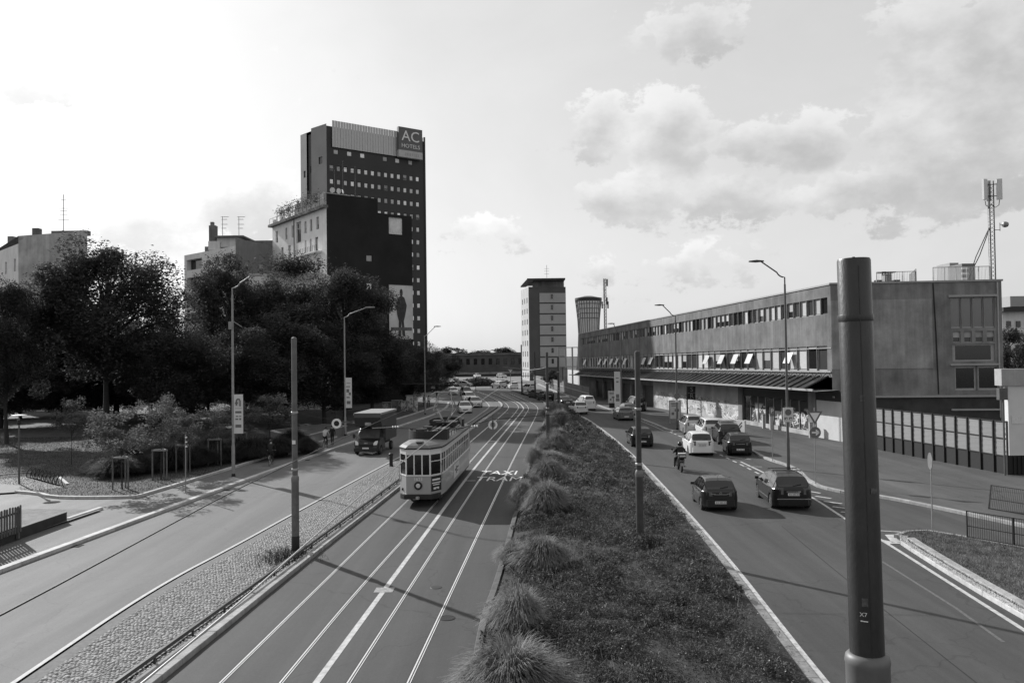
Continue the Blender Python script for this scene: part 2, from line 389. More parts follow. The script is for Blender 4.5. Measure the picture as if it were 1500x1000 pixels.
PX_K1 = [(0, 837), (200, 763), (425, 680), (515, 649), (602, 619), (639, 607), (655, 597), (657, 590)]
PX_WL = [(22, 1000), (225, 862), (350, 797), (427, 754), (584, 670), (640, 643), (687, 619), (706, 605), (717, 597), (717, 593), (711, 587), (699, 579), (690, 574)]
PX_GR = [(195, 1000), (450, 811), (586, 708), (645, 661), (697, 620), (718, 606), (731, 597), (732, 592), (726, 587), (700, 576), (691, 573)]
PX_TBL = [(235, 1000), (450, 824), (586, 716), (645, 668), (699, 624), (722, 608), (736, 597), (737, 592), (729, 586), (702, 575), (692, 572.5)]
PX_TBR = [(688, 1000), (703, 910), (724, 859), (757, 739), (767, 709), (778, 665), (792, 628), (800, 610), (801, 598), (797, 590), (786, 583), (766, 577), (750, 573)]
PX_RL = [(1195, 1000), (1150, 942), (1044, 800), (940, 683), (923, 667), (895, 641), (862, 616), (838, 603), (822, 597), (808, 591)]
K1 = gline(PX_K1, 3, 30); WL = gline(PX_WL, 3, 18); GR = gline(PX_GR, 3, 18); TBL = gline(PX_TBL, 3, 18)
TBR = gline(PX_TBR, 3, 18); RL = gline(PX_RL, 3, 18)
far_y = 200
# left carriageway
NS = 120
mb = MB()
left_edge = resample(K1 + [Vector((K1[-1].x - 8, K1[-1].y + 30)), Vector((K1[-1].x - 16, far_y))], NS)
right_edge = resample(WL + [Vector((WL[-1].x - 4, far_y))], NS)
strip(mb, left_edge, right_edge, 0.0); left_road = struct('left_road', mb, M_road_l)
# tram bed between its two edges, then right carriageway
mb = MB(); A = resample(TBL + [Vector((TBL[-1].x, far_y))], NS); B = resample(TBR + [Vector((TBR[-1].x, far_y))], NS)
strip(mb, A, B, 0.004); tram_bed = struct('tram_road', mb, M_tram)
mb = MB()
mb.face([(RL[0].x, -6, 0), (60, -6, 0), (60, 62, 0), (20, 90, 0), (15.5, 130, 0), (9, 170, 0), (-4, 170, 0)] + [(p.x, p.y, 0) for p in RL[::-1]])
right_road = struct('right_road', mb, M_road_r)
mb = MB(); mb.face([(-60, 112, -.02), (60, 112, -.02), (140, 330, -.02), (-140, 330, -.02)]); struct('junction_road', mb, mat('junction_asphalt', .16, .8, .1, .5, pos='World'))

def paint_strip(name, P, w, z, m_=None, parent=None):
    P = [Vector(p[:2]) for p in P]; mb = MB(); strip(mb, offset(P, -w / 2), offset(P, w / 2), z); return mb.build(name, m_ or M_paint, parent)
# white edge lines and centre line of the tram lanes
paint_strip('edge_line', offset(WL, -.06), .13, .006, mat('edge_paint', .52, .75, .2, 6, pos='World', v2=.34, detail=10), parent=left_road)
CL = gline([(463, 1000), (573, 850), (683, 700), (717, 659), (767, 600), (767, 597), (760, 589), (733, 577)], 3, 15)
paint_strip('centre_line', CL, .17, .010, parent=tram_bed)
RAILPX = [[(324, 1000), (400, 925.6), (592, 737.5), (683, 652), (727, 615), (745, 599), (745, 595), (741, 590), (732, 585), (717, 579), (700, 573)],
          [(412, 1000), (520, 869), (632, 745), (703, 659), (749, 612), (759, 599), (760, 596), (756, 590), (741, 584), (720, 575)],
          [(511, 1000), (704, 700), (732, 659), (773, 603), (775, 597), (767, 589), (747, 580), (727, 573)],
          [(599, 1000), (739, 700), (759, 659), (788, 605), (788, 595), (773, 587), (747, 576)]]
RAILS = []
for rp in RAILPX:
    P = gline(rp, 3, 15); RAILS.append(P); mb = MB()
    strip(mb, offset(P, -.055), offset(P, -.016), .013); strip(mb, offset(P, .018), offset(P, .042), .013)
    strip(mb, offset(P, -.016), offset(P, .018), .009, mi=1); strip(mb, offset(P, -.085), offset(P, -.055), .008, mi=1)
    mb.build('rail', [M_rail, M_groove], tram_bed)
# kerb stones: every stone is a piece of its own, 1 m long, with open joints
_ks = MB()
for zz, ins in ((0, 0), (.11, 0), (.135, .02)): pass
def kerb_mesh(w, h, L, name, m_):
    mb = MB(); b = .015
    prof = [(-w / 2, 0), (-w / 2, h - b), (-w / 2 + b, h), (w / 2 - b, h), (w / 2, h - b), (w / 2, 0)]
    n = len(prof); vs_ = [(x, -L / 2, z) for x, z in prof] + [(x, L / 2, z) for x, z in prof]
    fs = [(i, i + 1, n + i + 1, n + i) for i in range(n - 1)] + [tuple(range(n)), tuple(range(2 * n - 1, n - 1, -1))]
    mb.add(vs_, fs); return mb.mesh(name, m_)
def kerb_run(name, P, w=.28, h=.13, z0=0.0, seg=1.0, m_=None, maxn=80):
    m_ = m_ or M_kerb; root = bpy.data.objects.new(name, None); COL.objects.link(root); root['kind'] = 'structure'; root.location = (P[0].x, P[0].y, 0)
    T = length(P); n = max(1, int(T / seg)); Q = resample(P, n + 1); me = kerb_mesh(w, h + .1, seg - .012, 'kerb_stone', m_)
    for i in range(min(n, maxn)):
        a, b = Q[i], Q[i + 1]; c = (a + b) / 2; d = b - a
        link('kerb_stone', me, root, loc=(c.x - root.location.x, c.y - root.location.y, z0 - .1 + rng.uniform(-.004, .004)), rot=(0, 0, math.atan2(-d.x, d.y) + rng.uniform(-.006, .006)), scale=(1, d.length / seg, 1))
    if n > maxn:
        mb = MB(); R = Q[maxn:]; a = offset(R, -w / 2); b = offset(R, w / 2)
        strip(mb, a, b, z0 + h); strip(mb, b, b, z0 + h, z0 - .05); strip(mb, a, a, z0 - .05, z0 + h)
        o = mb.build('far_kerb', m_, root, world=True)
    return root
kerb_run('kerb', [p for p in K1 if p.y > 14], .34, .14, maxn=90)
kerb_run('kerb', [p for p in offset(TBL, -.18) if p.y > 10], .30, .14, m_=M_kerb_d, maxn=110)
kerb_run('kerb', [p for p in offset(TBR, .10) if p.y > 10], .20, .16, m_=mat('kerb_stone_dark', .10, .85, .3, 5, .3, 60, pos='World', rnd=.15), maxn=120)
kerb_run('kerb', [p for p in offset(RL, -.02) if p.y > 10], .30, .06, m_=mat('kerb_stone_worn', .23, .85, .3, 5, .3, 60, pos='World', rnd=.1), maxn=110)
paint_strip('edge_line', offset(RL, .24), .17, .006, parent=right_road)

# raised cobbled strip between the left road and the rails
mb = MB(); A = offset(WL, .02); A2 = offset(WL, .55); Bq = offset(GR, .10)
a2 = resample(A2, 150); b2 = resample(Bq, 150)
strip(mb, a2, b2, .05); strip(mb, resample(offset(WL, .10), 150), a2, .006, .055)
cob_base = struct('median_strip', mb, mat('cobble_mortar', .12, .9, .3, 7, pos='World'))
def cobbles():
    """thousands of rounded river stones set in mortar"""
    us = []
    A_, B_ = a2, b2
    acc = 0.0; step = .115; rowp = []
    dA = [0.0]
    for i in range(1, 150): dA.append(dA[-1] + ((A_[i] + B_[i]) / 2 - (A_[i - 1] + B_[i - 1]) / 2).length)
    T = dA[-1]; s = 0.0; k = 0
    while s < T:
        i = min(148, int(np.searchsorted(dA, s)) - 1 if s > 0 else 0); i = max(0, i); t = (s - dA[i]) / max(1e-6, dA[i + 1] - dA[i])
        a = A_[i].lerp(A_[i + 1], t); b = B_[i].lerp(B_[i + 1], t); w = (b - a).length; n = int(w / .10)
        for j in range(n):
            u = (j + .5 + (k % 2) * .5) / n
            if u < 1: p = a.lerp(b, u); us.append((p.x + rng.gauss(0, .016), p.y + rng.gauss(0, .018)))
        k += 1; y = (a.y + b.y) / 2
        if y > 75: break
        s += step if y < 48 else step * 1.7
    P = np.array(us); n = len(P)
    ang = nrng.uniform(0, 2 * np.pi, n); rx = nrng.uniform(.038, .060, n); ry = nrng.uniform(.046, .075, n); h = nrng.uniform(.018, .045, n)
    tilt = nrng.normal(0, .10, (n, 2))
    rings = [(1.0, 0.0), (.86, .55), (.50, .92)]; m = 7; Vs = []
    for f_, hz in rings:
        for j in range(m):
            th = 2 * np.pi * j / m; lx = rx * f_ * np.cos(th); ly = ry * f_ * np.sin(th)
            x = P[:, 0] + lx * np.cos(ang) - ly * np.sin(ang); y = P[:, 1] + lx * np.sin(ang) + ly * np.cos(ang)
            Vs.append(np.stack([x, y, .045 + h * hz + tilt[:, 0] * lx * (hz > 0) + tilt[:, 1] * ly * (hz > 0)], 1))
    Vs.append(np.stack([P[:, 0], P[:, 1], .045 + h], 1)); V = np.stack(Vs, 1)
    k_ = V.shape[1]; F = []
    for r_ in range(2):
        for j in range(m):
            j2 = (j + 1) % m; F += [(r_ * m + j, r_ * m + j2, (r_ + 1) * m + j2), (r_ * m + j, (r_ + 1) * m + j2, (r_ + 1) * m + j)]
    for j in range(m): F.append((2 * m + j, 2 * m + (j + 1) % m, 3 * m))
    F = np.array(F); FF = (F[None] + (np.arange(n) * k_)[:, None, None]).reshape(-1, 3)
    o = link('cobbles', np_mesh('cobbles', V.reshape(-1, 3), FF, mat('river_stone', .21, .75, .45, 9, pos='World', v2=.40), True), cob_base); o['kind'] = 'stuff'
cobbles()

# lettering and small markings on the tram lanes
def road_text(txt, px, size, yaw, m_, parent, z=.011, xs=1.0, stretch=1.0):
    me = text_mesh(txt, size, m_, xs=xs); p = G(*px); o = link('lettering', me, parent, loc=(p.x, p.y, z), rot=(0, 0, yaw), scale=(1, stretch, 1)); return o
_yaw = math.atan2(-(RAILS[3][40].x - RAILS[3][20].x), (RAILS[3][40].y - RAILS[3][20].y)) if len(RAILS[3]) > 41 else 0
M_letter = mat('lettering_paint', .85, .7, .1, 8, pos='World', v2=.6)
road_text('TAXI', (731, 692.5), 1.12, -.085, M_letter, tram_bed, stretch=2.2, xs=1.0)
road_text('TRAM', (731, 701.5), 1.12, -.085, M_letter, tram_bed, stretch=2.2, xs=1.0)
road_text('TAXI TRAM', (793, 603), 1.0, .12, M_paint_w, tram_bed, stretch=2.2)
road_text('TAXI TRAM', (749, 605), 1.0, .1, M_paint_w, tram_bed, stretch=2.2)
for (x, y, w, d, m_) in [(563, 864, .62, .55, M_paint_w), (687, 704, .8, .18, M_paint), (757, 632, 1.3, .3, M_paint), (724, 646, 1.0, .3, M_paint), (752, 619, 1.2, .3, M_paint_w)]:
    p = G(x, y); mb = MB(); mb.face([(p.x - w / 2, p.y - d / 2, .014), (p.x + w / 2, p.y - d / 2, .014), (p.x + w / 2, p.y + d / 2, .014), (p.x - w / 2, p.y + d / 2, .014)]); mb.build('marking', m_, tram_bed)
p = G(639, 860); mb = MB(); mb.lathe([(0.001, .016), (.16, .016), (.19, .014), (.20, .004)], (p.x, p.y, 0), 14); mb.build('drain_cover', M_black, tram_bed)
# pale worn mark and dark long joint on the right road
paint_strip('worn_line', gline([(1292, 822), (1400, 890), (1470, 940)], 0), .10, .006, M_faint, right_road)
paint_strip('asphalt_joint', gline([(1145, 770), (1245, 853), (1380, 960), (1450, 1015)], 1), .03, .005, M_groove, right_road)
# repaired strips, manhole covers and gullies
M_patch_d = asphalt('asphalt_patch_dark', .048, .10, .08, crack=.1); M_patch_l = asphalt('asphalt_patch_pale', .095, .10, .08, crack=.1); M_iron = mat('cast_iron', .035, .85, .3, 25, .4, 80, spec=.15)
def patch(px, m_, parent, z=.0045):
    mb = MB(); mb.face([(G(*c).x, G(*c).y, z) for c in px]); mb.build('asphalt_patch', m_, parent)
for x, y, r, par in ((975, 622, .36, right_road), (655, 905, .24, tram_bed)):
    p = G(x, y); mb = MB(); mb.lathe([(.01, .013), (r * .86, .013), (r * .88, .009), (r * .93, .009), (r * .95, .014), (r, .013), (r + .01, .003)], (p.x, p.y, 0), 22, cap=False); mb.build('manhole_cover', M_iron, par)
for t in (16, 24, 33, 43):
    q = K1[min(range(len(K1)), key=lambda i: abs(K1[i].y - t * 1.4))]; mb = MB()
    for k in range(6): mb.box((q.x + .36, q.y - .2 + k * .08, .008), (.34, .045, .012))
    mb.build('gully_grate', M_iron, left_road)
# right edge line, parking bay dashes, chevrons
RE = gline([(1085, 676), (1119, 692), (1189, 727), (1243, 763), (1291, 790), (1400, 859), (1500, 922), (1600, 987)], 2)
paint_strip('edge_line', RE, .15, .007, parent=right_road)
D = resample(gline([(982, 632.5), (1047, 662), (1086, 680.5), (1118, 697)], 2), 33)
for i in range(0, 32, 2): paint_strip('bay_dash', D[i:i + 2], .14, .008, parent=right_road)
for px in ([(1062, 668), (1100, 673)], [(1088, 683), (1116, 683.5)]):
    paint_strip('bay_mark', gline(px, 0), .22, .008, M_paint_w, right_road)
for i, t in enumerate(np.linspace(0.02, .9, 8)):
    a = Vector((1176, 719)).lerp(Vector((1275, 780)), t); w = 9 + 26 * (1 - abs(t - .45))
    paint_strip('chevron_bar', gline([(a.x + 4, a.y - 1.5), (a.x + w, a.y + 2.0)], 0), .20, .009, M_paint, right_road)
mb = MB()
for q in ([(1296, 783), (1312, 782.5), (1325, 794), (1306, 794)], [(1287, 789), (1306, 793), (1325, 796), (1300, 796)]):
    mb = MB(); mb.face([(G(*c).x, G(*c).y, .009) for c in q]); mb.build('chevron_bar', M_paint, right_road)
paint_strip('bay_mark', gline([(1288, 777), (1353, 781)], 0), .12, .009, M_paint, right_road)

# right-hand pavement in front of the workshop
PX_KR = [(788, 562), (810, 572), (841, 582), (871, 592), (902, 603), (939, 614), (960, 622), (985, 633), (1003, 632), (1040, 640), (1080, 653), (1104, 662), (1120, 672), (1166, 686), (1189, 711), (1241, 724), (1288, 727.5), (1417, 754), (1500, 772), (1640, 802)]
KR = gline(PX_KR, 0); KR = smooth_line(KR, 1)
mb = MB(); mb.face([(p.x, p.y, .125) for p in KR] + [(60, KR[-1].y, .125), (60, 120, .125), (30, 190, .125)]); right_pave = struct('right_pavement', mb, M_pave)
kerb_run('kerb', KR[::-1], .26, .14, m_=M_kerb_d, maxn=110)
paint_strip('edge_line', offset([p for p in KR if p.y > 62], -.0 + .45) if False else offset([p for p in KR if p.y > 60], .5), .14, .007, M_paint_w, right_road)
# grass island lower right
IS_T = gline([(1313, 788), (1333, 780), (1353, 779), (1416, 790), (1500, 806), (1620, 829)], 1)
IS_B = gline([(1313, 791), (1322, 799), (1417, 859), (1500, 907), (1620, 976)], 1)
loop = IS_B[::-1] + IS_T
mb = MB(); mb.face([(p.x, p.y, .10) for p in loop]); island = struct('grass_island', mb, M_lawn_l)
kerb_run('kerb', [IS_T[0] + Vector((.25, -.12))] + offset(IS_B, -.12), .30, .15, seg=1.1, m_=M_kerb); kerb_run('kerb', offset(IS_B, -.50)[1:], .30, .19, seg=1.1, m_=M_kerb_d)
kerb_run('kerb', IS_T[:14], .2, .14, m_=M_kerb_d)

# planted median: soil mound between the rails and the right road
mb = MB(); a = resample(offset(TBR, .18), 140); b = resample(offset(RL, -.16), 140); m1 = [p.lerp(q, .35) for p, q in zip(a, b)]; m2 = [p.lerp(q, .7) for p, q in zip(a, b)]
strip(mb, a, m1, .10, .34); strip(mb, m1, m2, .34, .32); strip(mb, m2, b, .32, .08); bed = struct('planting_bed', mb, M_soil)
BED_A, BED_B = a, b
mb = MB(); far_b = gline([(750, 571), (770, 575), (790, 581), (805, 589)], 2); far_a = gline([(748, 572.5), (766, 577), (786, 583), (800, 592)], 2)
strip(mb, far_a, far_b, .12); struct('grass_verge', mb, M_lawn)

# left: pavement, park lawn and its kerbs
K2PX = [(199, 732), (270, 710.5), (342, 688), (389, 673), (427, 661), (470, 649), (505, 638), (545, 626), (582, 615.5), (612, 606), (640, 596)]
K2 = gline(K2PX, 1)
mb = MB(); a = resample([Vector((-20.3, 12))] + K2, 100); b = resample([p for p in offset(K1, -.1) if p.y > 12], 100)
mb.face([(-80, -5, .118), (-18, -5, .118)] + [(p.x, p.y, .118) for p in offset(K1, -.1)] + [(K1[-1].x - 30, 190, .118), (-140, 190, .118), (-140, 20, .118)])
struct('left_pavement', mb, M_pave_l)
KW = gline([(24, 724.5), (57, 727), (78, 733), (140, 733.5), (199, 732)], 1)
lawn_loop = KW + K2 + [Vector((-30, 175)), Vector((-120, 175)), Vector((-120, 40)), Vector(G(-90, 706)[:2]), Vector(G(30, 716)[:2])]
mb = MB(); mb.face([(p.x, p.y, .20) for p in lawn_loop]); lawn = struct('park_lawn', mb, M_lawn)
kerb_run('kerb', K2, .24, .26, maxn=90); kerb_run('kerb', KW, .24, .26)
mb = MB(); mb.face([(G(*c, .2).x, G(*c, .2).y, .206) for c in [(-40, 700), (0, 701), (48, 697), (97, 713), (30, 720), (0, 722), (-40, 724)]]); struct('park_path', mb, M_pave_l)
kerb_run('kerb', gline([(-30, 703), (0, 700), (46, 696)], 0), .15, .26, m_=M_kerb_d); kerb_run('kerb', gline([(86, 703), (99, 714)], 0), .2, .26, m_=M_kerb)
mb = MB(); mb.face([(G(*c, .2).x, G(*c, .2).y, .20) for c in [(148, 746), (98, 763), (-40, 808), (-80, 760), (40, 745)]]); struct('park_lawn', mb, M_lawn_l)
kerb_run('kerb', gline([(98, 766), (148, 749)], 0), .24, .24)
# ------------------------------------------------------------------ buildings
def holed_wall(mb, A, B, z0, z1, holes, n, depth=.25, mi=0, mi_rev=None, zf=None):
    """wall A->B (2D) with real openings; n = outward 2D normal; reveals go in by depth"""
    A = Vector(A[:2]); B = Vector(B[:2]); n = Vector(n[:2]).normalized(); L_ = (B - A).length; t_ = (B - A) / L_
    ts = sorted({0.0, L_} | {round(v, 4) for h in holes for v in h[:2]}); zs = sorted({z0, z1} | {round(v, 4) for h in holes for v in h[2:4]})
    zf = zf or (lambda t, z: z); mi_rev = mi if mi_rev is None else mi_rev
    def P(t, z, o=0.0): p = A + t_ * t + n * o; return (p.x, p.y, zf(t, z))
    H = [(round(a, 4), round(b, 4), round(c, 4), round(d, 4)) for a, b, c, d in holes]
    flip = (t_.x * n.y - t_.y * n.x) > 0
    def q(a, b, c, d, m_): mb.face([a, d, c, b] if flip else [a, b, c, d], m_)
    idx = {}
    for h in H:
        idx.setdefault((h[0]), []).append(h)
    for i in range(len(ts) - 1):
        tm = (ts[i] + ts[i + 1]) / 2; hs = [h for h in H if h[0] < tm < h[1]]
        if not hs: q(P(ts[i], z0), P(ts[i + 1], z0), P(ts[i + 1], z1), P(ts[i], z1), mi); continue
        cuts = sorted({z0, z1} | {v for h in hs for v in h[2:4]})
        for j in range(len(cuts) - 1):
            zm = (cuts[j] + cuts[j + 1]) / 2
            if any(h[2] < zm < h[3] for h in hs): continue
            q(P(ts[i], cuts[j]), P(ts[i + 1], cuts[j]), P(ts[i + 1], cuts[j + 1]), P(ts[i], cuts[j + 1]), mi)
    for a, b, c, d in H:
        q(P(a, c), P(a, c, -depth), P(b, c, -depth), P(b, c), mi_rev); q(P(a, d), P(b, d), P(b, d, -depth), P(a, d, -depth), mi_rev)
        q(P(a, c), P(a, d), P(a, d, -depth), P(a, c, -depth), mi_rev); q(P(b, c), P(b, c, -depth), P(b, d, -depth), P(b, d), mi_rev)
M_frame = mat('window_frame', .32, .6, .1, 5)
M_frame_d = mat('window_frame_dark', .05, .6, .2, 5)
M_blind = mat('window_blind', .38, .7, .1, 2, rnd=.35, stretch=(1, 1, 14))
M_curtain = mat('window_pale', .75, .6, .25, 1.5, rnd=.5)
def unit_window(name, fr=.07, mull=(), trans=(), mats=None, half=None):
    """1 x 1 window in the XZ plane facing -Y: frame bars, panes"""
    mb = MB(); mats = mats or [M_frame, M_glass, M_blind]
    mb.box((0, .02, .5 - .5 + fr / 2), (1, .06, fr)); mb.box((0, .02, 1 - fr / 2), (1, .06, fr)); mb.box((-.5 + fr / 2, .02, .5), (fr, .056, 1 - 2 * fr)); mb.box((.5 - fr / 2, .02, .5), (fr, .056, 1 - 2 * fr))
    for m_ in mull: mb.box((m_ - .5, .02, .5), (fr * .7, .05, 1 - 2 * fr))
    for z in trans: mb.box((0, .022, z), (1 - 2 * fr, .046, fr * .7))
    if half is None: mb.face([(-.5 + fr, .03, fr), (.5 - fr, .03, fr), (.5 - fr, .03, 1 - fr), (-.5 + fr, .03, 1 - fr)], 1)
    else:
        mb.face([(-.5 + fr, .03, fr), (.5 - fr, .03, fr), (.5 - fr, .03, half), (-.5 + fr, .03, half)], 1); mb.face([(-.5 + fr, .028, half), (.5 - fr, .028, half), (.5 - fr, .028, 1 - fr), (-.5 + fr, .028, 1 - fr)], 2)
    return mb.mesh(name, mats)
UW_glass = unit_window('window_plain', .08); UW_cross = unit_window('window_mullion', .07, (.5,), (.7,)); UW_blind = unit_window('window_blind', .06, half=.08)
UW_half = unit_window('window_half_blind', .06, half=.45); UW_pale = unit_window('window_pale', .1, mats=[M_frame_d, M_curtain, M_curtain]); UW_sky = unit_window('window_sky', .05, mats=[M_frame, M_glass_sky, M_blind])
UW_dark = unit_window('window_dark', .06, mats=[M_frame_d, M_glass, M_blind])
def put_window(me, parent, A, B, n, t0, t1, z0, z1, depth, zf=None, name='window'):
    A = Vector(A[:2]); B = Vector(B[:2]); n = Vector(n[:2]).normalized(); t_ = (B - A).normalized(); tm = (t0 + t1) / 2; p = A + t_ * tm - n * depth
    zf = zf or (lambda t, z: z); za, zb = zf(tm, z0), zf(tm, z1)
    rz = math.atan2(n.x, -n.y)
    return link(name, me, parent, loc=(p.x - parent.location.x, p.y - parent.location.y, za - parent.location.z), rot=(0, 0, rz), scale=(t1 - t0, 1, zb - za))
def outward(A, B):
    """normal of A->B that faces the camera"""
    A = Vector(A[:2]); B = Vector(B[:2]); t_ = (B - A).normalized(); n = Vector((t_.y, -t_.x)); return n if n.dot(-(A + B) / 2) > 0 else -n
def facade(parent, A, B, z0, z1, cols, rows, w, h, m_wall, pick, depth=.22, name='wall', extra=(), zf=None):
    """cols: window centre positions along A->B; rows: sill heights"""
    n = outward(A, B); holes = []; 
    for r in rows:
        for c in cols: holes.append((c - w / 2, c + w / 2, r, r + h))
    holes += [e[:4] for e in extra]
    mb = MB(); holed_wall(mb, A, B, z0, z1, holes, n, depth, zf=zf); o = mb.build(name, m_wall, parent, world=True)
    for k, hh in enumerate(holes):
        me = extra[k - (len(holes) - len(extra))][4] if k >= len(holes) - len(extra) else pick(k)
        put_window(me, parent, A, B, n, *hh, depth, zf=zf)
    return o
def v2(p): return Vector((p.x, p.y))

# ---- right: long two-storey workshop with canopy
RB0 = Vector((27.5, 68.6)); RT = Vector((-.155, 1)).normalized(); RN = Vector((-RT.y, RT.x)); RLEN = 92.0
def rz_(t, z): return z * (1 - .0012 * max(0, t))
def RW(t, o, z): p = RB0 + RT * t + RN * o; return (p.x, p.y, rz_(t, z))
M_rb = concrete('workshop_render', .16, .34); M_rb_d = concrete('workshop_render_dark', .20, .32); M_rb_base = concrete('workshop_panel', .40, .3)
wk = thing('workshop_building', 'long flat-roofed two-storey workshop with ribbon windows and a dark canopy', 'building', (27.5, 68.6, 0))
RB1 = RB0 + RT * RLEN
ups = []; los = []
for i in range(int(RLEN / 1.2) - 1): ups.append((.5 + i * 1.2, .5 + i * 1.2 + 1.12, 11.0, 12.45))
for i in range(int(RLEN / 1.75) - 1): los.append((.7 + i * 1.75, .7 + i * 1.75 + 1.66, 6.05, 8.25))
mb = MB(); holed_wall(mb, RB0, RB1, 5.5, 13.5, ups + los, RN, .3, zf=rz_); mb.build('street_wall', M_rb, wk, world=True)
for i, h in enumerate(ups):
    me = [UW_blind, UW_blind, UW_half, UW_dark, UW_blind, UW_half, UW_sky][rng.randrange(7)]; put_window(me, wk, RB0, RB1, RN, *h, .14, zf=rz_)
for i, h in enumerate(los):
    me = [UW_blind, UW_sky, UW_half, UW_glass, UW_blind][rng.randrange(5)]; put_window(me, wk, RB0, RB1, RN, *h, .12, zf=rz_)
# mullion rail and sill
mb = MB()
for (za, zb, o0, o1) in ((8.0, 8.07, -.05, .04), (5.92, 6.05, 0, .14), (13.48, 13.62, -.3, .08)):
    vs_ = [RW(0, o0, za), RW(RLEN, o0, za), RW(RLEN, o1, za), RW(0, o1, za), RW(0, o0, zb), RW(RLEN, o0, zb), RW(RLEN, o1, zb), RW(0, o1, zb)]
    mb.add(vs_, [(0, 1, 2, 3), (4, 7, 6, 5), (0, 4, 5, 1), (1, 5, 6, 2), (2, 6, 7, 3), (3, 7, 4, 0)])
mb.build('sill_band', M_frame, wk, world=True)
# tilted open sashes of the lower ribbon
sash = MB(); sash.box((0, 0, -.55), (1.2, .05, 1.1)); sash_me = sash.mesh('open_sash', mat('sash_glass', .26, .3, .1, 2))
def tpx(x): k = (x - 750) / FOC; return (RB0.x - RB0.y * k) / (-RT.x + RT.y * k)
for x in (1158, 1100, 1079, 1059, 1037, 955, 945, 917, 905, 897, 888, 880, 858):
    t = tpx(x); p = RW(t, .06, 7.75); link('open_sash', sash_me, wk, loc=(p[0] - wk.location.x, p[1] - wk.location.y, p[2]), rot=(-math.radians(24), 0, math.atan2(RN.x, -RN.y)))
# end wall towards the side street
E0 = RB0; E1 = Vector((41.4, 67.2)); en = outward(E0, E1); eL = (E1 - E0).length
def epx(x): k = (x - 750) / FOC; t_ = (E1 - E0) / eL; return (k * E0.y - E0.x) / (t_.x - k * t_.y)
w0, w1 = epx(1393) , epx(1459)
eh = [(w0 + (w1 - w0) * i / 4 + .03, w0 + (w1 - w0) * (i + 1) / 4 - .03, 9.55, 12.15) for i in range(4)]
eh += [(w0 + (w1 - w0) * i / 4 + .18, w0 + (w1 - w0) * (i + 1) / 4 - .12, 8.35, 9.3) for i in range(4)]
eh += [(w0 + .1, w1 - .1, 6.75, 8.2)] + [(w0 + .25 + i * 1.85, w0 + .25 + i * 1.85 + 1.75, 4.3, 6.35) for i in range(2)] + [(w0 + .25 + i * 1.85, w0 + .25 + i * 1.85 + 1.75, 1.2, 2.55) for i in range(2)]
mb = MB(); holed_wall(mb, E0, E1, 0, 13.5, eh, en, .35); mb.build('end_wall', M_rb_d, wk, world=True)
for i, h in enumerate(eh): put_window(UW_sky if i < 4 else (UW_half if i < 8 else UW_glass), wk, E0, E1, en, *h, .16)
t_e = (E1 - E0) / eL
def EW(t, o, z): p = E0 + t_e * t + en * o; return (p.x, p.y, z)
def ebox(mb, t0, t1, o0, o1, z0, z1, mi=0):
    vs_ = [EW(t0, o0, z0), EW(t1, o0, z0), EW(t1, o1, z0), EW(t0, o1, z0), EW(t0, o0, z1), EW(t1, o0, z1), EW(t1, o1, z1), EW(t0, o1, z1)]
    mb.add(vs_, [(0, 1, 2, 3), (4, 7, 6, 5), (0, 4, 5, 1), (1, 5, 6, 2), (2, 6, 7, 3), (3, 7, 4, 0)], mi)
mb = MB(); ebox(mb, w0 - .15, w1 + .15, 0, .18, 12.2, 12.38); ebox(mb, w0 - .15, w1 + .2, 0, .2, 6.4, 6.55); ebox(mb, w0 - .15, w1 + .2, 0, .2, 2.6, 2.75); mb.build('window_hood', M_frame, wk, world=True)
mb = MB(); ebox(mb, .02, epx(1366), .003, .05, 6.2, 12.1); mb.build('render_panel', concrete('workshop_render_mid', .27, .3), wk, world=True)
mb = MB(); ebox(mb, .0, eL - .3, .0, .35, 3.75, 3.9); mb.build('ledge', M_frame, wk, world=True)
mb = MB(); ebox(mb, .0, eL - .4, .002, .06, 0, 3.7); mb.build('base_wall', mat('workshop_base', .05, .9, .3, .8, pos='World'), wk, world=True)
mb = MB(); ebox(mb, -.1, eL + .1, -.25, .1, 13.49, 13.64); mb.build('coping', mat('coping', .30, .7, .15, 2), wk, world=True)
mb = MB(); c = epx(1371); mb.tube([EW(c - .15, .06, 13.4), EW(c, .06, 9), EW(c + .1, .06, 4)], .05, 6); mb.build('cable', M_black, wk, world=True)
mb = MB(); c = epx(1462); mb.tube([EW(c, .1, 13.4), EW(c, .1, 2)], .07, 8); mb.build('drainpipe', M_galv, wk, world=True, smooth=40)
# roof, back and far walls
mb = MB(); pts = [RW(0, 0, 13.45), RW(RLEN, 0, 13.45), RW(RLEN, -13, 13.45), (E1.x, E1.y, 13.45)]; mb.face(pts[::-1]); mb.face([RW(RLEN, 0, 0), RW(RLEN, 0, 13.5), RW(RLEN, -13, 13.5), RW(RLEN, -13, 0)]); mb.face([RW(RLEN, -13, 0), RW(RLEN, -13, 13.5), (E1.x, E1.y, 13.5), (E1.x, E1.y, 0)])
mb.build('roof', M_rb_d, wk, world=True)
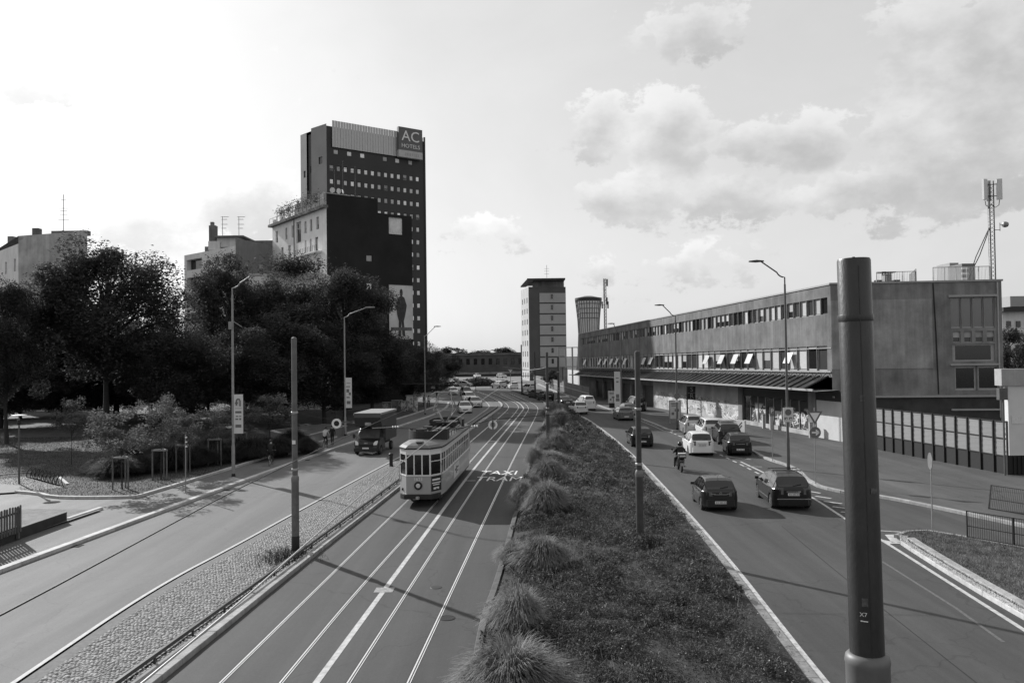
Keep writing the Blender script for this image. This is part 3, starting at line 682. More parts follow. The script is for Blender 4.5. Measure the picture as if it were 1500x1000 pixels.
# canopy: ribs, dark panels, pale edge
M_can = mat('canopy_glass', .022, .35, .5, 1.5, spec=.5, rnd=.5); n_c = 62; cw = 88.0 / n_c
unit = MB(); rise, out = 1.05, 2.3
unit.add([(-.5, 0, 0), (.5, 0, 0), (.5, -out, -rise), (-.5, -out, -rise), (-.5, 0, .03), (.5, 0, .03), (.5, -out, -rise + .03), (-.5, -out, -rise + .03)], [(0, 1, 2, 3), (4, 7, 6, 5), (0, 4, 5, 1), (1, 5, 6, 2), (2, 6, 7, 3), (3, 7, 4, 0)])
can_me = unit.mesh('canopy_panel', M_can)
rib = MB(); rib.beam((0, 0, .06), (0, -out - .05, -rise + .06), .07, .12); rib.beam((0, .0, .5), (0, -.75, -.22), .06, .06); rib_me = rib.mesh('canopy_rib', M_steel_d)
rot = math.atan2(RN.x, -RN.y)
canopy = thing('tmp', None, None); COL.objects.unlink(canopy); bpy.data.objects.remove(canopy)
for i in range(n_c):
    t = .6 + (i + .5) * cw; p = RW(t, 0, 5.55); q = RW(t - cw / 2, 0, 5.55)
    link('canopy_panel', can_me, wk, loc=(p[0] - wk.location.x, p[1] - wk.location.y, p[2] + rng.uniform(-.01, .01)), rot=(rng.uniform(-.012, .012), 0, rot), scale=(cw * .96, 1, 1))
    link('canopy_rib', rib_me, wk, loc=(q[0] - wk.location.x, q[1] - wk.location.y, q[2]), rot=(0, 0, rot))
mb = MB(); vs_ = [RW(-1.0, out + .02, 4.40), RW(RLEN - 1, out + .02, 4.40), RW(RLEN - 1, out + .12, 4.40), RW(-1.0, out + .12, 4.40), RW(-1.0, out + .02, 4.58), RW(RLEN - 1, out + .02, 4.58), RW(RLEN - 1, out + .12, 4.58), RW(-1.0, out + .12, 4.58)]
mb.add(vs_, [(0, 1, 2, 3), (4, 7, 6, 5), (0, 4, 5, 1), (1, 5, 6, 2), (2, 6, 7, 3), (3, 7, 4, 0)]); mb.build('canopy_edge', M_frame, wk, world=True)
mb = MB(); mb.face([RW(-1, 0, 4.45), RW(RLEN, 0, 4.45), RW(RLEN, out, 4.36), RW(-1, out, 4.36)]); mb.build('canopy_soffit', M_rb_d, wk, world=True)
# ground floor: white end panel, shop glazing, graffiti wall, dark bays
def rbox(name, m_, t0, t1, o0, o1, z0, z1, parent=wk):
    mb = MB(); vs_ = [RW(t0, o0, z0), RW(t1, o0, z0), RW(t1, o1, z0), RW(t0, o1, z0), RW(t0, o0, z1), RW(t1, o0, z1), RW(t1, o1, z1), RW(t0, o1, z1)]
    mb.add(vs_, [(0, 3, 2, 1), (4, 5, 6, 7), (0, 1, 5, 4), (1, 2, 6, 5), (2, 3, 7, 6), (3, 0, 4, 7)]); return mb.build(name, m_, parent, world=True)
rbox('white_panel', mat('white_render', .50, .8, .08, 1, pos='World'), -4.2, 2.6, -.3, .02, .1, 3.45)
rbox('panel_cap', M_steel_d, -4.3, 2.8, -.3, .0, 3.45, 4.44)
rbox('pier', M_rb_d, 2.7, 4.0, -.4, .05, .1, 4.44); rbox('pier', M_rb, 17.6, 18.6, -.4, .1, .1, 4.44)
rbox('shop_plinth', M_rb_base, 4.0, 17.6, -.5, -.02, .1, .55); rbox('shop_header', M_steel_d, 4.0, 17.6, -.5, -.06, 3.25, 4.44)
M_shop = mat('shop_glass', .018, .15, .3, 1, spec=.6)
def graffiti(name, base, ink, scale, amt, zlo, zhi):
    """sprayed lettering and scrawls: thin wandering lines and filled patches"""
    m_ = bpy.data.materials.new(name); m_.use_nodes = True; nt = m_.node_tree; N = nt.nodes; L = nt.links; p = N['Principled BSDF']; p.inputs['Roughness'].default_value = .7
    g = N.new('ShaderNodeNewGeometry'); sp = N.new('ShaderNodeSeparateXYZ'); L.new(g.outputs['Position'], sp.inputs[0])
    def noise(sc, st, det=2, w=0.):
        mp = N.new('ShaderNodeMapping'); L.new(g.outputs['Position'], mp.inputs[0]); mp.inputs['Scale'].default_value = st; mp.inputs['Location'].default_value = (w, w, w)
        n = N.new('ShaderNodeTexNoise'); L.new(mp.outputs[0], n.inputs['Vector']); n.inputs['Scale'].default_value = sc; n.inputs['Detail'].default_value = det; n.inputs['Distortion'].default_value = 1.2; return n.outputs[0]
    def R(x, a, b, c, d):
        n = N.new('ShaderNodeMapRange'); L.new(x, n.inputs[0]); n.inputs[1].default_value = a; n.inputs[2].default_value = b; n.inputs[3].default_value = c; n.inputs[4].default_value = d; return n.outputs[0]
    def mth(op, a, b):
        n = N.new('ShaderNodeMath'); n.operation = op
        for i, v in enumerate((a, b)):
            if isinstance(v, (int, float)): n.inputs[i].default_value = v
            else: L.new(v, n.inputs[i])
        return n.outputs[0]
    a = mth('ABSOLUTE', mth('SUBTRACT', noise(scale, (1, .35, 1)), .5), 0.0); line = R(a, .022, .034, 1, 0)
    patch = R(noise(scale * .25, (1, .5, 1), 1, 5.), .42, .47, 0, 1)
    band = mth('MULTIPLY', R(sp.outputs[2], zlo, zlo + .3, 0, 1), R(sp.outputs[2], zhi - .4, zhi, 1, 0))
    f = mth('MULTIPLY', mth('MULTIPLY', line, patch), mth('MULTIPLY', band, amt))
    stain = R(noise(.7, (1, .6, .4), 5, 2.), .3, .7, base * .75, base * 1.2)
    pale = mth('MULTIPLY', R(noise(scale * .35, (1, .4, .8), 2, 11.), .54, .57, 0, 1), band)      # rolled-over paint patches
    m0 = N.new('ShaderNodeMix'); m0.data_type = 'FLOAT'; L.new(pale, m0.inputs[0]); L.new(stain, m0.inputs[2]); m0.inputs[3].default_value = .60; stain = m0.outputs[0]
    mx = N.new('ShaderNodeMix'); mx.data_type = 'FLOAT'; L.new(f, mx.inputs[0]); L.new(stain, mx.inputs[2]); mx.inputs[3].default_value = ink
    L.new(mx.outputs[0], p.inputs['Base Color']); return m_
M_graf = graffiti('graffiti_wall', .40, .03, 2.4, .9, .2, 2.7); M_grafg = graffiti('graffiti_glass', .03, .55, 1.5, 1.0, .4, 2.6)
for i in range(8):
    t0 = 4.1 + i * 1.68; rbox('shop_pane', M_grafg if i in (0, 1, 2, 3, 5, 6) else M_shop, t0 + .05, t0 + 1.6, -.45, -.12, .56, 3.2); rbox('shop_mullion', M_galv, t0 - .05, t0 + .045, -.45, -.04, .55, 3.25)
for i in range(9): rbox('wall_panel', M_graf, 18.7 + i * 3.15, 18.7 + i * 3.15 + 3.12, -.4, .0 + rng.uniform(-.012, .012), .1, 4.44)
for i in range(6):
    t0 = 47.4 + i * 5.5; rbox('roller_door', mat('roller_door', .045, .6, .3, 1, stretch=(1, 1, 9), pos='World'), t0, t0 + 4.6, -.6, -.35, .1, 3.4); rbox('pier', M_rb_d, t0 + 4.6, t0 + 5.45, -.6, .0, .1, 4.44); rbox('lintel', M_rb_d, t0, t0 + 4.6, -.6, -.1, 3.4, 4.44)
rbox('far_wall', M_rb_d, 80.6, RLEN, -.6, 0, .1, 4.44)
# letters sprayed on the shop glass
for txt, t, z, s in (('PB', 5.6, 1.55, 1.6), ('S', 14.6, 2.0, .9), ('BURN', 9.3, .95, .55), ('R', 7.2, 1.0, 1.1)):
    p = RW(t, -.1, z); link('sprayed_letters', text_mesh(txt, s, mat('spray_paint', .6, .6, .2, 4)), wk, loc=(p[0] - wk.location.x, p[1] - wk.location.y, p[2]), rot=(math.pi / 2, 0, rot))
# low ramp wall in front of the shop with pencil mural
rw = thing('ramp_wall', 'low white painted ramp wall with a drawn bolt mural in front of the shop', 'wall', (22, 78, .12))
pA, pB, pC = G(1016, 625), G(1082, 634), G(1093, 634.5)
mb = MB(); a, b = v2(G(1018, 632)), v2(G(1091, 641)); d = (b - a); nn = Vector((-d.y, d.x)).normalized() * .2
mb.prism([a, b, b + nn, a + nn], .12, 1.55); mb.build('wall', mat('ramp_white', .52, .8, .15, 1, pos='World'), rw, world=True)
mb = MB(); c = a.lerp(b, .9) - nn * .06; t_ = d.normalized()
for k in (-.14, .14):
    q0 = c - t_ * .5; q1 = c + t_ * .35
    mb.beam((q0.x, q0.y, .5 + k), (q1.x, q1.y, 1.25 + k), .02, .05)
mb.beam(((c - t_ * .5).x, (c - t_ * .5).y, .36), ((c - t_ * .5).x, (c - t_ * .5).y, .64), .02, .05); mb.build('mural', M_black, rw, world=True)

# roof furniture of the workshop
def rail_run(name, label, A, B, z, n, h=1.0):
    o = thing(name, label, 'railing', (A[0], A[1], z)); mb = MB(); A = Vector(A); B = Vector(B); d = B - A
    mb.beam((A.x, A.y, z + h), (B.x, B.y, z + h), .05); mb.beam((A.x, A.y, z + .12), (B.x, B.y, z + .12), .04); mb.build('rail', M_galv, o, world=True)
    mb = MB()
    for i in range(n * 8 + 1): p = A + d * i / (n * 8); mb.beam((p.x, p.y, z + .12), (p.x, p.y, z + h), .02)
    k = mb.build('balusters', M_galv, o, world=True); k['kind'] = 'stuff'
    for i in range(n + 1): p = A + d * i / n; mb = MB(); mb.beam((p.x, p.y, z), (p.x, p.y, z + h), .06); mb.build('post', M_galv, o, world=True)
q = lambda t, o: Vector(EW(t, -o, 0)[:2])
rail_run('roof_railing', 'thin metal railing at the front edge of the workshop roof left of the cowl', q(epx(1288), .3), q(epx(1346), .3), 13.5, 3)
rail_run('roof_railing', 'thin metal railing on the workshop roof returning diagonally backwards', q(epx(1346), .3), q(epx(1372), 5.5), 13.5, 3, 1.2)
rail_run('roof_railing', 'thin metal railing on the workshop roof beside the antenna mast', q(epx(1372), .4), q(epx(1456), .4), 13.5, 5, 1.3)
cw_ = thing('chimney_cowl', 'squat ventilation cowl with a flat cap on the workshop roof', 'chimney', EW(epx(1306), -.8, 13.45)); mb = MB(); mb.box((0, 0, .45), (.6, .6, .9)); mb.build('stack', M_conc, cw_); mb = MB(); mb.box((0, 0, 1.05), (1.2, 1.0, .08)); [mb.box((sx * .25, sy * .25, .95), (.06, .06, .16)) for sx in (-1, 1) for sy in (-1, 1)]; mb.build('cap', M_black, cw_); mb = MB(); mb.box((-.75, 0, .2), (.5, .5, .4)); mb.box((.85, .1, .2), (.5, .5, .4)); mb.build('vent_box', M_steel_d, cw_)
# antenna mast on the roof corner
ms = thing('antenna_mast', 'lattice mobile phone mast with panel antennas on the workshop roof corner', 'antenna', EW(epx(1462), -.5, 13.5))
mb = MB()
for x, y in ((-.18, 0), (.18, 0), (0, .3)): mb.tube([(x, y, 0), (x, y, 8.6)], .045, 6)
for i in range(24):
    z = i * .34; mb.beam((-.18, 0, z), (.18, 0, z + .34), .025); mb.beam((.18, 0, z), (0, .3, z + .34), .025); mb.beam((0, .3, z), (-.18, 0, z + .34), .025)
mb.build('lattice', M_steel_d, ms)
for x, y, r in ((-.62, -.1, .35), (.62, -.1, -.35), (.05, .55, 3.1)):
    mb = MB(); mb.box((x, y, 7.85), (.42, .2, 1.75), r); mb.build('panel_antenna', mat('antenna_white', .6, .4, .05, 2), ms)
    mb = MB(); mb.tube([(x, y, 6.95), (x * .9, y, 6.5), (x * .4, y, 6.3), (0, .1, 6.6)], .03, 5); mb.beam((0, .1, 7.3), (x, y, 7.3), .06); mb.beam((0, .1, 8.3), (x, y, 8.3), .06); mb.build('bracket', M_steel_d, ms)
mb = MB(); mb.beam((.15, 0, 4.4), (.65, 0, 4.4), .05); mb.beam((.65, 0, 4.3), (.65, 0, 5.0), .05); mb.lathe([(.02, -.28), (.2, -.2), (.26, 0), (.2, .2), (.05, .28)], (1.1, 0, 4.85), 12, 'x'); mb.beam((.65, 0, 4.85), (1.0, 0, 4.85), .05); mb.build('dish', M_pole_l, ms, smooth=40)
mb = MB(); mb.tube([(-.2, 0, 4.6), (-1.0, .2, 2.3), (-2.1, .4, .0)], .04, 6); mb.tube([(-.2, .1, 4.6), (-1.1, .6, 2.2), (-1.7, .9, 0)], .04, 6); mb.build('stay', M_steel_d, ms)
mb = MB(); [mb.beam((-.38, -.06, z * .3), (-.22, -.06, z * .3), .02) for z in range(22)]; mb.beam((-.38, -.06, 0), (-.38, -.06, 6.6), .03); mb.build('ladder', M_galv, ms)

# hoarding along the side street: posts, dark base boards, pale ribbed sheets (each a part)
hA, hB = v2(G(1283, 660)), v2(G(1478, 698)); hd = hB - hA; hn = outward(hA, hB); NP = 12
hd_o = thing('site_hoarding', 'tall hoarding of pale ribbed sheets over a black base with dark posts', 'hoarding', (hA.x, hA.y, .12))
M_sheet = mat('ribbed_sheet', .24, .55, .12, 3, rnd=.12, stretch=(.4, .4, 9), pos='Object'); pl = hd.length / NP
pm = MB(); 
for k in range(6): pm.box((0, .0 - (.008 if k % 2 else 0), .08 + k * .16), (.94, .03, .158))
pm_me = pm.mesh('sheet', M_sheet); po = MB(); po.box((0, -.05, 1.62), (.09, .12, 3.25)); po_me = po.mesh('post', M_steel_d); bb = MB(); bb.box((0, 0, .55), (.98, .04, 1.1)); bb_me = bb.mesh('base_board', M_black); rl = MB(); rl.box((0, -.03, 0), (1, .07, .07)); rl_me = rl.mesh('rail', M_steel_d)
hrz = math.atan2(hn.x, -hn.y)
for i in range(NP + 1):
    p = hd * (i / NP); link('post', po_me, hd_o, loc=(p.x, p.y, 0), rot=(0, 0, hrz))
    if i < NP:
        c = hd * ((i + .5) / NP)
        for z in (1.12, 2.18): link('sheet', pm_me, hd_o, loc=(c.x, c.y, z), rot=(rng.uniform(-.01, .01), 0, hrz + rng.uniform(-.012, .012)), scale=(pl, 1, 1.03))
        link('base_board', bb_me, hd_o, loc=(c.x, c.y, 0), rot=(0, 0, hrz), scale=(pl, 1, 1))
        for z in (1.1, 2.16, 3.18): link('rail', rl_me, hd_o, loc=(c.x, c.y, z), rot=(0, 0, hrz), scale=(pl, 1, 1))
# white gate building at the right edge
gh = thing('gate_house', 'white rendered wall with flat coping and small notice plate past the hoarding', 'wall', (30.2, 47.5, 0))
a = v2(G(1481, 699)); mb = MB(); mb.box((a.x + 4, a.y + .3, 3.4), (8, .4, 4.2)); mb.build('wall', mat('gate_white', .60, .8, .08, .8, pos='World'), gh, world=True)
mb = MB(); mb.box((a.x + 4.25, a.y + .3, 6.0), (9.4, .7, 1.0)); mb.build('coping', concrete('coping_concrete', .36, .2), gh, world=True)
mb = MB(); mb.box((a.x + 4, a.y + .35, .65), (8, .3, 1.3)); [mb.box((a.x + .3 + i * .25, a.y + .15, .65), (.04, .05, 1.3)) for i in range(30)]; mb.build('base_grille', M_black, gh, world=True)
mb = MB(); mb.box((a.x + .55, a.y + .08, 3.45), (.75, .03, .5)); mb.build('notice_plate', mat('notice', .72, .5, .1, 20, v2=.5), gh, world=True)
mb = MB(); mb.tube([(a.x - .35, a.y, .1), (a.x - .35, a.y, 5.3)], .06, 8); mb.box((a.x - .35, a.y + .1, 5.0), (.5, .3, .7)); mb.build('conduit', M_pole, gh, world=True)

# ---- hotel tower with sign
HA, HB, HC = AY(478, 181, 187), AY(621, 206.5, 202), AY(440, 194, 193.7); hz = HA.z
ht = thing('hotel_tower', 'tall dark hotel tower with rows of small pale windows and a roof sign', 'building', (HA.x, HA.y, 0))
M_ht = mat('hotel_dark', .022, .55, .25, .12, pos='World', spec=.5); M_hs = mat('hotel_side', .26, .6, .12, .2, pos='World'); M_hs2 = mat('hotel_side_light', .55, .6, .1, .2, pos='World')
Hl = (v2(HB) - v2(HA)).length; cols = [1.2 + (Hl - 3.2) * i / 13 for i in range(14)]
rows = [hz - 11.0 - 3.2 * i for i in range(15)]
ex = [(Hl * c - .65, Hl * c + .65, hz - 7.0, hz - 5.8, UW_pale) for c in (.09, .22, .35, .58, .71, .85)]
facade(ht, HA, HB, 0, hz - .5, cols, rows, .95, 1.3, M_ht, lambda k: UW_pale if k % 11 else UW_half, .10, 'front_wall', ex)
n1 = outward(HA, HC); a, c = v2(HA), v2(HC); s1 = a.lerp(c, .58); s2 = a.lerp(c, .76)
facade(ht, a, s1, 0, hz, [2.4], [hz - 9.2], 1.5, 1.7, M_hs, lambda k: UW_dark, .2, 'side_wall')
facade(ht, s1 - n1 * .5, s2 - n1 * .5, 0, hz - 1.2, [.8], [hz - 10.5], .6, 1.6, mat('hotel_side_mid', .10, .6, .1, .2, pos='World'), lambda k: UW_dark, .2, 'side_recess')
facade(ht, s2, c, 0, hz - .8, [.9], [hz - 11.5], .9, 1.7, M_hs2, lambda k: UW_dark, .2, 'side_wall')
bk = v2(HB) - n1 * 14; mb = MB(); poly = [v2(HB), c + (v2(HB) - a), c]; mb.face([(v2(HB).x, v2(HB).y, 0), (v2(HB).x, v2(HB).y, hz - .5), (poly[1].x, poly[1].y, hz - .5), (poly[1].x, poly[1].y, 0)]); mb.face([(c.x, c.y, 0), (c.x, c.y, hz - .8), (poly[1].x, poly[1].y, hz - .5), (poly[1].x, poly[1].y, 0)]); mb.face([(a.x, a.y, hz - .5), (v2(HB).x, v2(HB).y, hz - .5), (poly[1].x, poly[1].y, hz - .5), (c.x, c.y, hz - .8)])
mb.face([(s1.x, s1.y, 0), (s1.x, s1.y, hz), (s1.x - n1.x * .5, s1.y - n1.y * .5, hz), (s1.x - n1.x * .5, s1.y - n1.y * .5, 0)]); mb.build('rear_wall', M_ht, ht, world=True)
nf = outward(HA, HB); tf = (v2(HB) - a).normalized()
def HP(t, o, z): p = a + tf * t + nf * o; return (p.x, p.y, z)
def hbox(name, m_, t0, t1, o0, o1, z0, z1, z0b=None):
    mb = MB(); z0b = z0 if z0b is None else z0b
    vs_ = [HP(t0, o0, z0), HP(t1, o0, z0b), HP(t1, o1, z0b), HP(t0, o1, z0), HP(t0, o0, z1), HP(t1, o0, z1), HP(t1, o1, z1), HP(t0, o1, z1)]
    mb.add(vs_, [(0, 1, 2, 3), (4, 7, 6, 5), (0, 4, 5, 1), (1, 5, 6, 2), (2, 6, 7, 3), (3, 7, 4, 0)]); return mb.build(name, m_, ht, world=True)
M_scr = mat('roof_screen', .40, .4, .05, 1, metal=.5, pos='World')
ns = 34
for i in range(ns):
    t0 = 1.3 + (Hl - 2.3) * i / ns; t1 = 1.3 + (Hl - 2.3) * (i + .93) / ns; hbox('screen_sheet', M_scr, t0, t1, .3, .36 + .02 * (i % 2), hz - 5.4, hz + .9)
hbox('corner_fin', M_ht, Hl - .1, Hl + .3, -1, .15, 0, hz + .6)
sg0, sg1 = Hl * .70, Hl * .955; hbox('sign_board', mat('sign_grey', .11, .5, .1, 1), sg0, sg1, .4, 1.3, hz - 3.9, hz + 1.9); hbox('sign_strip', mat('sign_pale', .42, .5, .1, 1), sg0, sg1, .45, 1.36, hz - 5.6, hz - 3.85)
srot = math.atan2(nf.x, -nf.y)
for txt, z, s, xs in (('AC', hz - .35, 3.7, 1.0), ('HOTELS', hz - 2.75, 1.35, 1.08)):
    p = HP((sg0 + sg1) / 2, 1.36, z); link('sign_letters', text_mesh(txt, s, M_white, .03, xs=xs), ht, loc=(p[0] - ht.location.x, p[1] - ht.location.y, p[2]), rot=(math.pi / 2, 0, srot))
p = HP((sg0 + sg1) / 2, 1.40, hz - 4.7); [hbox('sign_mark', mat('sign_faint', .33, .5, .1, 1), (sg0 + sg1) / 2 + x_, (sg0 + sg1) / 2 + x_ + .28, 1.36, 1.375, hz - 5.1, hz - 4.4) for x_ in (-1.6, -1.0, -.3, .4, 1.0, 1.5, 2.0)]

# ---- apartment house: pale street face, black blind flank
BA, BB0, BB1 = AY(478, 283, 130), AY(553, 293, 135.2), None
dB = v2(BB0) - v2(BA); k = -145 / FOC; s_ = (k * BA.y - BA.x) / (dB.x - k * dB.y); BB1 = v2(BA) + dB * s_; BC = AY(399, 330, 149)
zt = BA.z; zc = AY(476, 304, 130).z
ap = thing('apartment_house', 'pale apartment house with roof terrace and a black blind flank wall', 'building', (BA.x, BA.y, 0))
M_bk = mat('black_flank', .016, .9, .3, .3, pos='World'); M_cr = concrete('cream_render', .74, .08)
fl = (BB1 - v2(BA)).length; zs_ = AY(590, 317, BB1.y).z; tk = dB.length
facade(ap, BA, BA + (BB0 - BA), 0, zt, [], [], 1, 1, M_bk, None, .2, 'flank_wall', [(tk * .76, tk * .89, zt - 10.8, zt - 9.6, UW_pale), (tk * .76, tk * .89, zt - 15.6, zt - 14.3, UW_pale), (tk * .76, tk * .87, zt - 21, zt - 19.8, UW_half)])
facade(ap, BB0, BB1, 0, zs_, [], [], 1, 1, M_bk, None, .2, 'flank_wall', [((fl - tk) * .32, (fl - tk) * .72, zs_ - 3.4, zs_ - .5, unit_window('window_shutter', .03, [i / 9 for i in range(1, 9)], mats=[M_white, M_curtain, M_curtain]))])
Fl = (v2(BC) - v2(BA)).length
def row(z, h, spec): return [(Fl * x - w / 2, Fl * x + w / 2, z, z + h, me) for x, w, me in spec]
exw = row(zc - 3.1, 2.1, [(.15, 1.1, UW_half), (.26, .9, UW_glass), (.36, .9, UW_half), (.60, .8, UW_half), (.72, 1.0, UW_half), (.91, 1.1, UW_half)]) + [(Fl * .44, Fl * .53, zc - 4.4, zc - .7, UW_cross)]
exw += row(zc - 6.6, 2.3, [(.17, 1.3, UW_pale), (.27, .7, UW_glass), (.36, .7, UW_half), (.66, 1.2, UW_half), (.80, 1.1, UW_half)]) + row(zc - 9.9, 2.1, [(.15, 1.1, UW_half), (.27, .8, UW_glass), (.5, 1.2, UW_cross), (.72, 1, UW_half), (.9, 1, UW_half)]) + row(zc - 13.2, 2.1, [(.15, 1.1, UW_half), (.5, 1.2, UW_cross), (.72, 1, UW_half)])
facade(ap, BA, BC, 0, zc, [], [], 1, 1, M_cr, None, .25, 'street_wall', exw)
nb = outward(BA, BC); tb = (v2(BC) - v2(BA)).normalized()
def BP(t, o, z): p = v2(BA) + tb * t + nb * o; return (p.x, p.y, z)
def bbox(name, m_, t0, t1, o0, o1, z0, z1, par=None):
    mb = MB(); vs_ = [BP(t0, o0, z0), BP(t1, o0, z0), BP(t1, o1, z0), BP(t0, o1, z0), BP(t0, o0, z1), BP(t1, o0, z1), BP(t1, o1, z1), BP(t0, o1, z1)]
    mb.add(vs_, [(0, 1, 2, 3), (4, 7, 6, 5), (0, 4, 5, 1), (1, 5, 6, 2), (2, 6, 7, 3), (3, 7, 4, 0)]); return mb.build(name, m_, par or ap, world=True)
bbox('cornice', M_rb, -.02, Fl + .5, -.3, .7, zc, zc + .45); bbox('terrace_wall', concrete('terrace_wall', .2, .2), .3, Fl * .9, -3.6, -3.3, zc + .4, zc + 2.6)
bbox('roof', M_rb_d, 0, Fl, -9, -.35, zc - .1, zc + .3); bbox('flank_coping', M_frame, -.2, .12, -6, .3, zt - .05, zt + .1)
for i in range(15): bbox('railing_post', M_galv, Fl * i / 14 - .03, Fl * i / 14 + .03, .5, .56, zc + .45, zc + 1.5 + (1.1 if i < 6 else 0))
bbox('railing', M_galv, 0, Fl, .5, .56, zc + 1.45, zc + 1.52); bbox('railing_glass', mat('terrace_glass', .12, .2, .2, 1), .1, Fl * .5, .48, .5, zc + .45, zc + 2.3)
bbox('pergola_beam', M_galv, Fl * .55, Fl * .88, -.6, -.5, zc + 3.3, zc + 3.4); bbox('pergola_beam', M_galv, Fl * .55, Fl * .88, .2, .3, zc + 2.2, zc + 2.3)
for x in (.56, .72, .87): bbox('pergola_post', M_galv, Fl * x, Fl * x + .1, .2, .3, zc + .4, zc + 2.3); bbox('pergola_post', M_galv, Fl * x, Fl * x + .1, -.6, -.5, zc + .4, zc + 3.4)
for x in (.12, .22, .3, .44, .63, .78, .93): bbox('planter_pot', M_cr, Fl * x - .25, Fl * x + .25, 0, .4, zc + .45, zc + 1.2)
bbox('balcony', M_cr, Fl * .08, Fl * .46, 0, 1.1, zc - 7.1, zc - 6.85); 
for i in range(14): bbox('baluster', M_steel_d, Fl * (.08 + .38 * i / 13), Fl * (.08 + .38 * i / 13) + .05, 1.0, 1.06, zc - 6.85, zc - 5.9)
bbox('drainpipe', M_rb, Fl * .56, Fl * .57, .0, .12, zc - 22, zc)
for x, h, t in ((.28, 5.2, 1), (.16, 5.8, 1), (.08, 4.2, 0)):
    an = thing('television_aerial', ['thin bare aerial pole on the apartment house roof edge', 'tall aerial on the apartment house roof above the dishes', 'aerial with crossbars on the apartment house roof'][[.28, .16, .08].index(x)], 'aerial', (lambda p: (p[0], p[1], zt - .1))(tuple((v2(BA) + dB * x * 2).to_3d())))
    mb = MB(); mb.tube([(0, 0, 0), (0, 0, h)], .05, 5); mb.build('pole', M_steel_d, an); mb = MB(); [mb.beam((-.8, 0, h - .3 - i * .5), (.8, .2, h - .3 - i * .5), .04) for i in range(2 + t)]; mb.build('crossbar', M_steel_d, an)
for i, x in enumerate((.08, .2, .27)):
    p = v2(BA) + dB * x * 1.3; ds = thing('satellite_dish', ['pale satellite dish at the corner of the apartment house roof', 'pale satellite dish in the middle of the roof dish row', 'upturned satellite dish at the end of the roof dish row'][i], 'satellite dish', (p.x, p.y, zt))
    mb = MB(); mb.lathe([(.05, .0), (.24, -.04), (.38, -.12), (.44, -.2)], (0, 0, .62), 14, 'y'); k = mb.build('reflector', M_white, ds, smooth=50); k.rotation_euler = (.25, 0, .5 - i * .9); mb = MB(); mb.tube([(0, .05, 0), (0, .05, .75)], .04, 6); mb.build('stand', M_steel_d, ds)
# lower wing below the apartments, overgrown, with small roof
# poster on the black flank
PA_, PB_ = BB1 - dB.normalized() * 4.6, BB1 - dB.normalized() * .1; nk = outward(BA, BB0); zp1 = AY(585, 419, BB1.y).z; zp0 = AY(585, 497, BB1.y).z
po_ = thing('wall_billboard', 'pale billboard with dark standing shape hung on the black flank wall', 'billboard', (PA_.x, PA_.y, zp0))
mb = MB(); c_ = (PA_ + PB_) / 2 + nk * .2; pr = math.atan2(nk.x, -nk.y); mb.box((c_.x, c_.y, (zp0 + zp1) / 2), ((PB_ - PA_).length, .15, zp1 - zp0), pr); mb.build('sheet', mat('poster_sheet', .46, .6, .25, .5, pos='World', v2=.62), po_, world=True)
pf = MB(); hp = zp1 - zp0; outl = [(-.15, .03), (-.75, .03), (-.7, .25), (-1.35, .36), (-1.45, .5), (-1.05, .68), (-.42, .76), (-.26, .80), (-.30, .88), (0, .945), (.28, .88), (.26, .8), (.48, .76), (1.15, .68), (1.45, .5), (1.25, .36), (.75, .25), (.85, .03), (.3, .03), (.08, .24)]

for shp in ([(.36 * math.cos(t) * .8, .885 + .075 * math.sin(t)) for t in np.linspace(0, 2 * math.pi, 15)[:-1]], [(-.55, .79), (-.2, .82), (.2, .82), (.6, .79), (1.05, .64), (.75, .46), (.45, .34), (-.5, .34), (-.8, .46), (-1.0, .64)],
            [(-1.0, .64), (-.8, .46), (-.2, .42), (-.25, .50), (-.7, .56)], [(1.05, .64), (.75, .46), (.1, .40), (.15, .48), (.75, .58)], [(-.5, .34), (.0, .34), (-.12, .05), (-.62, .05)], [(.0, .34), (.45, .34), (.72, .05), (.22, .05)]):
    k0 = sum(shp[q][0] * shp[(q + 1) % len(shp)][1] - shp[(q + 1) % len(shp)][0] * shp[q][1] for q in range(len(shp))); shp = shp if k0 > 0 else shp[::-1]
    pf.face([(x, -.1 - .002 * len(shp), z * hp * .96 + .1) for x, z in shp])
pf.add([(-2.0, -.11, hp * .16), (2.0, -.11, hp * .16), (2.0, -.11, hp * .22), (-2.0, -.11, hp * .22)], [(0, 1, 2, 3)], 1)
o = pf.build('printed_shape', [mat('poster_ink', .035, .6, .5, 2.5), mat('poster_band', .10, .6, .6, 5)], po_, loc=(c_.x - po_.location.x, c_.y - po_.location.y, 0), rot=(0, 0, pr))
mb = MB(); mb.box((c_.x, c_.y, zp1 + .06), ((PB_ - PA_).length + .1, .25, .12), pr); mb.build('top_bar', M_steel_d, po_, world=True)

